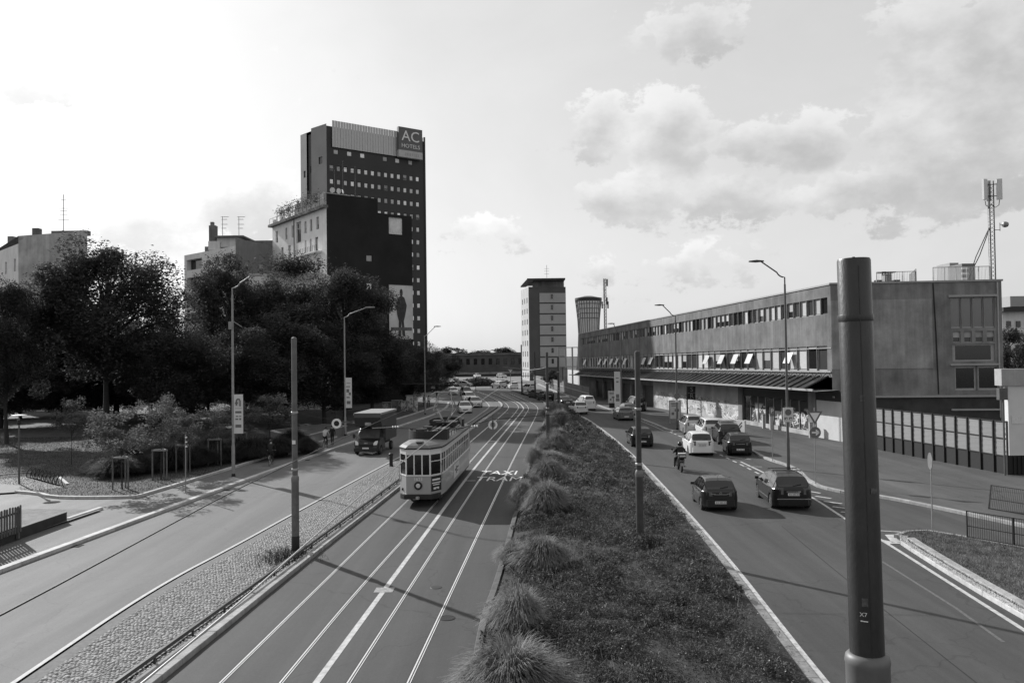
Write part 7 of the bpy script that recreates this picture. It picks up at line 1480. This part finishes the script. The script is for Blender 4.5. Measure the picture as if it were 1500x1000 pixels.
for i, (x, y, w, h) in enumerate(((748, 1030, 170, 100), (757, 921, 112, 68), (793, 832, 108, 62), (748, 826, 52, 50), (803, 752, 84, 46), (763, 741, 48, 42), (803, 703, 66, 36), (783, 716, 36, 26), (804, 678, 60, 30), (785, 683, 34, 26), (812, 661, 54, 28), (797, 656, 34, 24), (815, 646, 50, 26), (808, 634, 46, 24), (818, 624, 46, 24), (810, 613, 40, 22), (820, 606, 34, 20), (700, 1010, 60, 50))):
    p = G(x, y, .25); ppm = FOC / p.y; s = w / ppm / 2 * 1.0; sz = h / ppm / .95
    o = thing('grass_tussock', 'rounded ornamental grass tussock in the row along the tram lane edge', 'grass', (p.x, p.y, .22), i * 2.1, 'ornamental grass tussocks along the tram lane'); o.scale = (s * rng.uniform(.9, 1.15), s * rng.uniform(.85, 1.2), sz * rng.uniform(.9, 1.12)); o.rotation_euler = (rng.uniform(-.12, .12), rng.uniform(-.12, .12), i * 2.1); link('blades', TUS[(i * 3) % 5], o)
TUD = [tussock(s, 1.0, .95, 4200, .022, M_blade_d) for s in (11, 12)]
for i in range(16):
    t = i / 15; x = 150 + 300 * t; y = 694 - 38 * t; p = G(x, y + (6 if i % 2 else -2), .2); o = thing('hedge_grass', 'tall dark feathery grass clump in the park hedge row', 'grass', (p.x, p.y, .2), i * 1.7, 'feathery grass clumps of the park hedge'); s = 1.5 + .3 * (i % 3); o.scale = (s, s, 1.35 + .25 * ((i * 7) % 3)); link('blades', TUD[i % 2], o)

def blades(name, pts, h, w, m_, parent, rg):
    n = len(pts); a = rg.uniform(0, 2 * np.pi, n); s = np.stack([np.cos(a), np.sin(a), 0 * a], 1) * (w / 2); tip = np.stack([rg.normal(0, .5, n) * h, rg.normal(0, .5, n) * h, h * rg.uniform(.5, 1.3, n)], 1)
    V = np.stack([pts - s, pts + s, pts + tip], 1).reshape(-1, 3); o = link(name, np_mesh(name, V, np.arange(3 * n).reshape(-1, 3), m_), parent); o['kind'] = 'stuff'
# ---- ground cover of the median (leaf mats with bare and tall patches)
def bed_cover():
    rg = np.random.default_rng(77); a = np.array([(p.x, p.y) for p in BED_A]); b = np.array([(p.x, p.y) for p in BED_B]); P = []; S = []
    # low shrublets: thousands of small leafy domes of uneven size, with dark gaps between
    for y0, y1, per, leaf_n, sz in ((9, 24, 3.4, 190, .075), (24, 40, 2.6, 120, .10), (40, 70, 1.5, 70, .15), (70, 125, .7, 40, .26)):
        n = int((y1 - y0) * 9 * per); Y = rg.uniform(y0, y1, n); xa = np.interp(Y, a[:, 1], a[:, 0]); xb = np.interp(Y, b[:, 1], b[:, 0]); u = rg.uniform(.03, .955, n); X = xa + (xb - xa) * u; keep = rg.uniform(0, 1, n) < (np.abs(xb - xa) / 9)
        for x, y, uu in zip(X[keep], Y[keep], u[keep]):
            big = .5 + .5 * math.sin(x * .9 + 2 * math.sin(y * .35)) * math.cos(y * .55 + x * .3); r = rg.uniform(.18, .42) * (1 + .5 * big); h = rg.uniform(.16, .42) * (.6 + .9 * big) * min(1, .45 + min(uu, 1 - uu) * 6); k = int(leaf_n * (r / .3) ** 1.5 * rg.uniform(.6, 1.2))
            th = rg.uniform(0, 2 * np.pi, k); rr_ = np.sqrt(rg.uniform(0, 1, k)); zz = h * np.sqrt(np.clip(1 - rr_ ** 2, 0.02, 1)) * rg.uniform(.55, 1.12, k)
            z0 = .12 + .22 * min(1, min(uu, 1 - uu) * 6); P.append(np.stack([x + r * rr_ * np.cos(th), y + r * rr_ * np.sin(th), z0 + zz], 1)); S.append(np.full(k, sz) * rg.uniform(.6, 1.3))
    P = np.concatenate(P); S = np.concatenate(S)[:, None]; o = link('ground_cover', leaves(P, S, 'ground_cover', M_leaf_bed, rg, .95, .42), bed); o['kind'] = 'stuff'
    # taller stems and pale flower specks
    n = 3600; Y = 10 + 60 * rg.uniform(0, 1, n) ** 1.8; xa = np.interp(Y, a[:, 1], a[:, 0]); xb = np.interp(Y, b[:, 1], b[:, 0]); X = xa + (xb - xa) * rg.uniform(.08, .94, n); h = rg.uniform(.35, .85, n); st = []
    for k in range(9): st.append(np.stack([X + rg.normal(0, .03, n) + .10 * k / 9 * np.sin(X * 5), Y + rg.normal(0, .03, n), .28 + h * (k + 1) / 9], 1))
    st = np.concatenate(st); o = link('tall_stems', leaves(st, .085, 'tall_stems', M_leaf_bed, rg, .9, .3), bed); o['kind'] = 'stuff'
    n = 9000; Y = 10 + 75 * rg.uniform(0, 1, n) ** 1.6; xa = np.interp(Y, a[:, 1], a[:, 0]); xb = np.interp(Y, b[:, 1], b[:, 0]); u = rg.uniform(.05, .93, n); X = xa + (xb - xa) * u
    patchy = np.sin(X * .8 + 1.3 * np.sin(Y * .31)) + np.sin(Y * .47 + X * .5) + rg.normal(0, .5, n); k = patchy > .35; pts = np.stack([X[k], Y[k], np.full(k.sum(), .30)], 1); blades('feather_grass', pts, .42, .022, M_blade, bed, rg)
    n = 420; Y = 10 + 50 * rg.uniform(0, 1, n) ** 1.5; xa = np.interp(Y, a[:, 1], a[:, 0]); xb = np.interp(Y, b[:, 1], b[:, 0]); X = xa + (xb - xa) * rg.uniform(.1, .95, n); fl = np.stack([X, Y, rg.uniform(.5, .75, n)], 1); o = link('flower_specks', leaves(fl, .035, 'flower_specks', M_flower, rg, .3, .9), bed); o['kind'] = 'stuff'
bed_cover()
def in_poly(X, Y, poly):
    ins = np.zeros(len(X), bool); n = len(poly)
    for i in range(n):
        x0, y0 = poly[i]; x1, y1 = poly[(i + 1) % n]
        c = ((y0 > Y) != (y1 > Y)) & (X < (x1 - x0) * (Y - y0) / ((y1 - y0) or 1e-9) + x0); ins ^= c
    return ins
def scatter(poly, n, z, rg):
    p = np.array([(v.x, v.y) for v in poly]); X = rg.uniform(p[:, 0].min(), p[:, 0].max(), n); Y = rg.uniform(p[:, 1].min(), p[:, 1].max(), n); k = in_poly(X, Y, p.tolist()); return np.stack([X[k], Y[k], np.full(k.sum(), z)], 1)
_rg = np.random.default_rng(5)
isl = [v for v in loop if v.x < 24]; blades('grass_blades', scatter(isl, 52000, .10, _rg), .10, .022, leafmat('island_blade', .17, .6, 1.0, .2), island, _rg)
near_lawn = [Vector(p) for p in KW] + [p for p in K2 if p.y < 75] + [Vector((-26, 80)), Vector((-50, 80)), Vector((-46, 56)), Vector(G(30, 716)[:2])]
blades('grass_blades', scatter(near_lawn, 120000, .20, _rg), .075, .022, M_blade_l, lawn, _rg)
tuft = [G(395, 822), G(450, 818), G(440, 800), G(400, 806)]; c0 = G(418, 818); q = np.stack([_rg.normal(c0.x, .55, 1500), _rg.normal(c0.y, .8, 1500), np.full(1500, .06)], 1); blades('weed_tuft', q, .16, .02, M_blade_d, cob_base, _rg)
# terrace plants on the apartment house, green lower terrace, far hedge mounds
rgp = np.random.default_rng(9)
for i, x in enumerate((.12, .22, .3, .44, .63, .78)):
    p = BP(Fl * x, .2, zc + 1.2); pp = np.array([0, 0, .8]) + rgp.normal(0, 1, (420, 3)) * np.array([.55, .4, .6]); o = tag(link('terrace_plant', leaves(pp, .28, 'terrace_plant', M_leaf_m, rgp), loc=p), 'leafy potted plant on the roof terrace of the apartment house', 'plant', 'potted plants on the roof terrace')
g1, g2 = AY(402, 385, 118), AY(452, 388, 118); o = thing('roof_garden', 'dark overgrown garden terrace in front of the pale apartment house', 'plant', (g1.x, 118, 0)); mb = MB(); mb.box(((g1.x + g2.x) / 2 - 1, 121, g1.z / 2 - 1), (g2.x - g1.x + 6, 5, g1.z - 1)); mb.build('terrace_block', M_lb, o, world=True)
pp = np.array([(g1.x + g2.x) / 2, 119, g1.z - .8]) + rgp.normal(0, 1, (5000, 3)) * np.array([2.2, 1.2, .9]); mb = link('foliage', leaves(pp, .35, 'foliage', M_leaf_d, rgp), o); mb.location = -o.location
for i, (x, y, w, h) in enumerate(((700, 560, 60, 11), (668, 556, 30, 8), (735, 556, 36, 7))):
    c = AY(x, y, 215); wm = w / (FOC / 215); pp = rgp.normal(0, 1, (3500, 3)); pp /= np.linalg.norm(pp, axis=1, keepdims=True); pp = pp * rgp.uniform(.7, 1, (3500, 1)) * np.array([wm / 2, 4, h / (FOC / 215)]); pp[:, 2] = np.abs(pp[:, 2]); o = tag(link('hedge_mound', leaves(pp, .7, 'hedge_mound', M_leaf_bed, rgp), loc=(c.x, 215, 0)), ['long clipped hedge mound in the middle of the far junction', 'small hedge mound left of the far junction', 'small hedge mound right of the far junction'][i], 'hedge')
# ------------------------------------------------------------------ people and two-wheelers
M_skin = mat('skin', .30, .6, .08, 6); M_hair = mat('hair', .02, .7, .2, 9); M_cloth_d = mat('cloth_dark', .018, .9, .3, 7); M_cloth_g = mat('cloth_grey', .10, .9, .2, 7); M_cloth_l = mat('cloth_pale', .52, .9, .12, 7); M_shoe = mat('shoe', .05, .7, .2, 7); M_shoe_l = mat('shoe_pale', .5, .7, .2, 7)
def person_mesh(J, zones, mats, head_tilt=(0, 0, 0)):
    """J: joint name -> (pos, radius); one continuous skin surface; zones map bones to material slots"""
    E_ = [('pel', 'spi'), ('spi', 'che'), ('che', 'nek'), ('nek', 'hea'), ('hea', 'top'), ('che', 'shl'), ('che', 'shr'), ('shl', 'ell'), ('shr', 'elr'), ('ell', 'wrl'), ('elr', 'wrr'), ('wrl', 'hal'), ('wrr', 'har'), ('pel', 'hil'), ('pel', 'hir'), ('hil', 'knl'), ('hir', 'knr'), ('knl', 'anl'), ('knr', 'anr'), ('anl', 'tol'), ('anr', 'tor')]
    names = list(J); idx = {n: i for i, n in enumerate(names)}; me = bpy.data.meshes.new('body'); me.from_pydata([J[n][0] for n in names], [(idx[a], idx[b]) for a, b in E_ if a in idx and b in idx], []); ob = bpy.data.objects.new('tmp_body', me); COL.objects.link(ob)
    sk = ob.modifiers.new('skin', 'SKIN'); sk.use_smooth_shade = True; ss = ob.modifiers.new('sub', 'SUBSURF'); ss.levels = 1; ss.render_levels = 1
    for n, v in zip(names, me.skin_vertices[0].data): v.radius = (J[n][1],) * 2 if not isinstance(J[n][1], tuple) else J[n][1]; v.use_root = (n == 'pel')
    dg = bpy.context.evaluated_depsgraph_get(); out = bpy.data.meshes.new_from_object(ob.evaluated_get(dg)); bpy.data.objects.remove(ob); bpy.data.meshes.remove(me)
    out.materials.clear(); [out.materials.append(m_) for m_ in mats]; segs = [(a, b, Vector(J[a][0]), Vector(J[b][0])) for a, b in E_ if a in J and b in J]
    for p in out.polygons:
        c = p.center; best = None
        for a, b, A_, B_ in segs:
            d = B_ - A_; t = max(0, min(1, (c - A_).dot(d) / max(1e-9, d.length_squared))); dist = (A_ + d * t - c).length - (J[a][1] if not isinstance(J[a][1], tuple) else J[a][1][0]) * .5
            if best is None or dist < best[0]: best = (dist, a, b)
        p.material_index = zones.get((best[1], best[2]), 0)
    return out
def head_parts(parent, J, hair=True, helmet=None):
    h = Vector(J['hea'][0]); t = Vector(J['top'][0]); f_ = Vector((0, 1, 0)); f_ = (f_ - (t - h).normalized() * f_.dot((t - h).normalized())).normalized(); c = h.lerp(t, .45)
    mb = MB(); mb.lathe([(.02, .10), (.07, .085), (.098, .03), (.102, -.03), (.09, -.06)], (c.x, c.y - .018, c.z + .035), 12); mb.build('helmet' if helmet else 'hair', helmet or M_hair, parent, smooth=60)
    mb = MB(); n_ = c + f_ * .105 - Vector((0, 0, .02)); mb.add([n_ + Vector((-.014, -.02, -.02)), n_ + Vector((.014, -.02, -.02)), n_ + Vector((0, .012, -.016)), n_ + Vector((0, -.02, .03))], [(0, 1, 2), (0, 2, 3), (1, 3, 2)]); mb.build('nose', M_skin, parent)
Z_STD = {('pel', 'spi'): 1, ('spi', 'che'): 1, ('che', 'shl'): 1, ('che', 'shr'): 1, ('shl', 'ell'): 1, ('shr', 'elr'): 1, ('ell', 'wrl'): 1, ('elr', 'wrr'): 1, ('pel', 'hil'): 2, ('pel', 'hir'): 2, ('hil', 'knl'): 2, ('hir', 'knr'): 2, ('knl', 'anl'): 2, ('knr', 'anr'): 2, ('anl', 'tol'): 3, ('anr', 'tor'): 3}
def hands(parent, J):
    for s in ('l', 'r'):
        h = Vector(J['ha' + s][0]); w = Vector(J['wr' + s][0]); d = (h - w).normalized(); sd = d.cross(Vector((0, 0, 1))); sd = sd.normalized() if sd.length > .01 else Vector((1, 0, 0)); mb = MB()
        for k in range(4): b = h + sd * (.014 * (k - 1.5)); mb.tube([b, b + d * .035 - Vector((0, 0, .012)), b + d * .045 - Vector((0, 0, .045))], [.009, .0085, .007], 5)
        sg = 1 if s == 'l' else -1; mb.tube([w.lerp(h, .5) + sd * .03 * sg, h + sd * .042 * sg, h + d * .03 + sd * .03 * sg - Vector((0, 0, .02))], [.011, .010, .008], 5); mb.build('fingers', M_skin, parent)
def bicycle(label, loc, rz, m_=None):
    o = thing('bicycle', label, 'bicycle', loc, rz); m_ = m_ or M_steel_d; wr = .335
    for y in (-.52, .53):
        mb = MB(); mb.tube([(0, y + wr * math.cos(t), wr + wr * math.sin(t)) for t in np.linspace(0, 2 * math.pi, 25)], .019, 6, cap=False); w = mb.build('wheel', M_tyre, o); mb = MB(); mb.tube([(0, y + wr * .94 * math.cos(t), wr + wr * .94 * math.sin(t)) for t in np.linspace(0, 2 * math.pi, 25)], .011, 5, cap=False); mb.build('rim', M_rim, w); mb = MB(); mb.lathe([(.02, -.04), (.02, .04)], (0, y, wr), 8, 'x')
        for k in range(12): t = k * math.pi / 6; mb.beam((0, y, wr), (0, y + wr * .93 * math.cos(t), wr + wr * .93 * math.sin(t)), .005)
        mb.build('spokes', M_rim, w)
    mb = MB(); hd, st, bb, rh, fh = (0, .36, .82), (0, -.20, .80), (0, -.03, .29), (0, -.52, wr), (0, .53, wr)
    for a, b in ((hd, st), (hd, bb), (st, bb), (bb, rh), (st, rh), ((0, .38, .72), fh), (hd, (0, .33, .98))): mb.tube([a, b], .017, 6)
    mb.build('frame', m_, o); mb = MB(); mb.tube([(0, -.2, .78), (0, -.235, .94)], .014, 6); mb.box((0, -.25, .965), (.14, .26, .05)); mb.build('saddle', M_black, o); mb = MB(); mb.tube([(-.29, .18, 1.02), (-.2, .30, 1.03), (0, .34, 1.0), (.2, .30, 1.03), (.29, .18, 1.02)], .013, 6); mb.build('handlebar', M_galv, o)
    mb = MB(); mb.lathe([(.09, -.01), (.09, .01)], (.05, -.03, .29), 12, 'x'); mb.beam((.08, -.03, .29), (.08, .08, .16), .02); mb.box((.12, .09, .155), (.09, .07, .02)); mb.beam((-.08, -.03, .29), (-.08, -.14, .42), .02); mb.box((-.12, -.15, .425), (.09, .07, .02)); mb.build('crank', M_galv, o); mb = MB(); mb.tube([(0, -.52 + .37 * math.cos(t), wr + .37 * math.sin(t)) for t in np.linspace(.5, 2.6, 9)], .022, 5); mb.build('mudguard', M_galv, o); return o
def rider(label, loc, rz, mats, bag=False, lean=.28, helmet=None):
    o = thing('person', label, 'person', loc, rz)
    J = dict(pel=((0, -.22, 1.0), .135), spi=((0, -.16, 1.18), .125), che=((0, -.03, 1.40), .135), nek=((0, .03, 1.52), .055), hea=((0, .07, 1.60), .078), top=((0, .09, 1.745), .07), shl=((-.17, .0, 1.42), .065), shr=((.17, .0, 1.42), .065), ell=((-.25, .14, 1.20), .045), elr=((.25, .14, 1.20), .045), wrl=((-.27, .20, 1.06), .033), wrr=((.27, .20, 1.06), .033), hal=((-.27, .235, 1.045), .034), har=((.27, .235, 1.045), .034),
             hil=((-.10, -.2, .97), .09), hir=((.10, -.2, .97), .09), knl=((-.11, .16, .78), .06), knr=((.11, .12, .62), .06), anl=((-.12, -.10, .50), .042), anr=((.12, .03, .24), .042), tol=((-.12, -.02, .455), .04), tor=((.12, .15, .19), .04))
    link('body', person_mesh(J, Z_STD, mats), o); head_parts(o, J, helmet=helmet); hands(o, J)
    if bag: mb = MB(); mb.box((0, -.27, 1.36), (.3, .16, .42)); mb.build('backpack', M_cloth_d, o)
    return o
c = G(397, 683); hdg = math.radians(-14); bicycle('dark bicycle ridden along the pavement below the tall lamp', (c.x, c.y, .13), hdg + .35); rider('person in dark clothes cycling away below the tall banner lamp', (c.x, c.y, .13), hdg + .35, [M_skin, M_cloth_d, M_cloth_d, M_shoe])
c = G(477, 658); bicycle('bicycle with pale rims ridden past the raised planter', (c.x, c.y, .13), hdg + .15); rider('person in a pale shirt and dark shorts cycling past the planter', (c.x, c.y, .13), hdg + .15, [M_skin, M_cloth_l, M_cloth_d, M_shoe])
def walker(label, loc, rz, mats, stride=.18, name='person'):
    o = thing('person', label, 'person', loc, rz); s = stride
    J = dict(pel=((0, 0, .95), .13), spi=((0, .01, 1.12), .12), che=((0, .02, 1.36), .135), nek=((0, .03, 1.50), .055), hea=((0, .045, 1.57), .078), top=((0, .05, 1.71), .07), shl=((-.18, .01, 1.40), .062), shr=((.18, .01, 1.40), .062), ell=((-.24, -.04 - s * .3, 1.13), .045), elr=((.24, -.02 + s * .3, 1.13), .045), wrl=((-.25, .03 - s * .4, .90), .033), wrr=((.25, .08 + s * .5, .92), .033), hal=((-.25, .05 - s * .4, .83), .034), har=((.25, .12 + s * .5, .86), .034),
             hil=((-.10, 0, .90), .088), hir=((.10, 0, .90), .088), knl=((-.10, .06 + s * .6, .50), .06), knr=((.10, .03 - s * .4, .49), .06), anl=((-.10, s * 1.1, .10), .042), anr=((.10, -s * 1.3, .12), .042), tol=((-.10, s * 1.1 + .15, .045), .04), tor=((.10, -s * 1.3 + .14, .05), .04))
    link('body', person_mesh(J, Z_STD, mats), o); head_parts(o, J); hands(o, J); return o
c = G(487, 654); walker('person in black standing beside the raised planter', (c.x, c.y, .13), 2.9, [M_skin, M_cloth_d, M_cloth_d, M_shoe], .05)
c = G(628, 597); walker('person in a pale top walking by the gate pillars lamp', (c.x, c.y, .13), .3, [M_skin, M_cloth_l, M_cloth_d, M_shoe]); c = G(621.5, 596); walker('person in grey walking behind the gate pillars lamp', (c.x, c.y, .13), .5, [M_skin, M_cloth_g, M_cloth_d, M_shoe], .12)
c = G(719.5, 568.5); walker('far person in dark clothes crossing the tram lanes', (c.x, c.y, 0), 1.4, [M_skin, M_cloth_d, M_cloth_d, M_shoe], .2)
# motorcycle and rider
c = G(999.5, 692.5); mo = thing('motorcycle', 'black touring scooter with a pale top box on the right road', 'motorcycle', (c.x, c.y, .006), math.radians(-2)); mo.scale = (1.08,) * 3
wr = .27
for y in (-.0 + .27, 1.45): mb = MB(); mb.lathe([(.13, -.055), (.23, -.06), (.27, -.03), (.27, .03), (.23, .06), (.13, .055)], (0, y, wr), 18, 'x'); w = mb.build('wheel', M_tyre, mo, smooth=40); mb = MB(); mb.lathe([(.14, -.05), (.01, -.055), (.01, .055), (.14, .05)], (0, y, wr), 12, 'x'); mb.build('rim', M_rim_d, w)
mb = MB(); secs = [(.05, .10, .62, .78), (.25, .17, .50, .84), (.6, .20, .40, .82), (.85, .20, .30, .70), (.95, .22, .28, .52), (1.15, .24, .30, .62), (1.3, .20, .45, .98), (1.42, .14, .62, 1.06), (1.52, .06, .70, .95)]
for (y0, w0, a0, b0), (y1, w1, a1, b1) in zip(secs[:-1], secs[1:]):
    p = [(-w0, y0, a0), (w0, y0, a0), (w0 * .8, y0, b0), (-w0 * .8, y0, b0)]; q = [(-w1, y1, a1), (w1, y1, a1), (w1 * .8, y1, b1), (-w1 * .8, y1, b1)]
    for k in range(4): k2 = (k + 1) % 4; mb.face([p[k], p[k2], q[k2], q[k]])
mb.face([(-.1, .05, .62), (.1, .05, .62), (.08, .05, .78), (-.08, .05, .78)]); mb.build('fairing', PAINT['black'], mo, smooth=50)
mb = MB(); mb.box((0, .55, .86), (.32, .75, .12)); mb.build('seat', M_black, mo); mb = MB(); mb.box((0, .02, 1.02), (.44, .36, .26)); mb.build('top_box', M_trim, mo); mb = MB(); mb.box((0, -.0, 1.16), (.42, .34, .05)); mb.box((0, -.165, 1.02), (.36, .02, .10)); mb.build('top_box_lid', M_shoe_l, mo)
mb = MB(); mb.box((0, .03, .70), (.24, .06, .10)); mb.build('tail_light', M_lampr, mo); mb = MB(); mb.box((0, -.02, .50), (.20, .02, .18)); mb.build('number_plate', mat('plate_grey', .32, .5, .1, 5), mo); mb = MB(); mb.tube([(.24, .15, .36), (.24, .75, .30)], [.07, .045], 10); mb.build('exhaust', M_galv, mo, smooth=40); mb = MB(); mb.tube([(-.36, 1.12, 1.06), (-.2, 1.24, 1.08), (.2, 1.24, 1.08), (.36, 1.12, 1.06)], .016, 6); mb.build('handlebar', M_black, mo)
for sx in (-1, 1): mb = MB(); mb.box((sx * .38, 1.28, 1.26), (.12, .03, .08)); mb.beam((sx * .28, 1.2, 1.1), (sx * .38, 1.28, 1.24), .015); mb.build('mirror', M_black, mo)
mb = MB(); mb.face([(-.17, 1.42, 1.05), (.17, 1.42, 1.05), (.13, 1.30, 1.42), (-.13, 1.30, 1.42)]); mb.build('windshield', M_glass, mo)
o = thing('person', 'helmeted person in black riding the scooter, pale shoe out to the side', 'person', (c.x, c.y, .006), math.radians(-2)); o.scale = (1.08,) * 3
J = dict(pel=((0, .50, .98), .14), spi=((0, .53, 1.16), .135), che=((0, .60, 1.38), .15), nek=((0, .64, 1.51), .06), hea=((0, .67, 1.58), .08), top=((0, .69, 1.72), .07), shl=((-.19, .62, 1.40), .075), shr=((.19, .62, 1.40), .075), ell=((-.33, .82, 1.18), .055), elr=((.33, .82, 1.18), .055), wrl=((-.33, 1.07, 1.10), .038), wrr=((.33, 1.07, 1.10), .038), hal=((-.33, 1.12, 1.09), .038), har=((.33, 1.12, 1.09), .038), hil=((-.12, .52, .95), .10), hir=((.12, .52, .95), .10), knl=((-.28, .88, .80), .07), knr=((.25, .92, .80), .07), anl=((-.34, .72, .32), .05), anr=((.26, .98, .40), .05), tol=((-.37, .86, .25), .045), tor=((.26, 1.12, .34), .045))
link('body', person_mesh(J, Z_STD, [M_skin, M_cloth_d, M_cloth_d, M_shoe_l]), o); hands(o, J); h = Vector(J['hea'][0]).lerp(Vector(J['top'][0]), .5); mb = MB(); mb.lathe([(.03, .145), (.09, .115), (.128, .04), (.13, -.04), (.11, -.11), (.08, -.13)], (h.x, h.y, h.z), 16); mb.build('helmet', PAINT['black'], o, smooth=60)
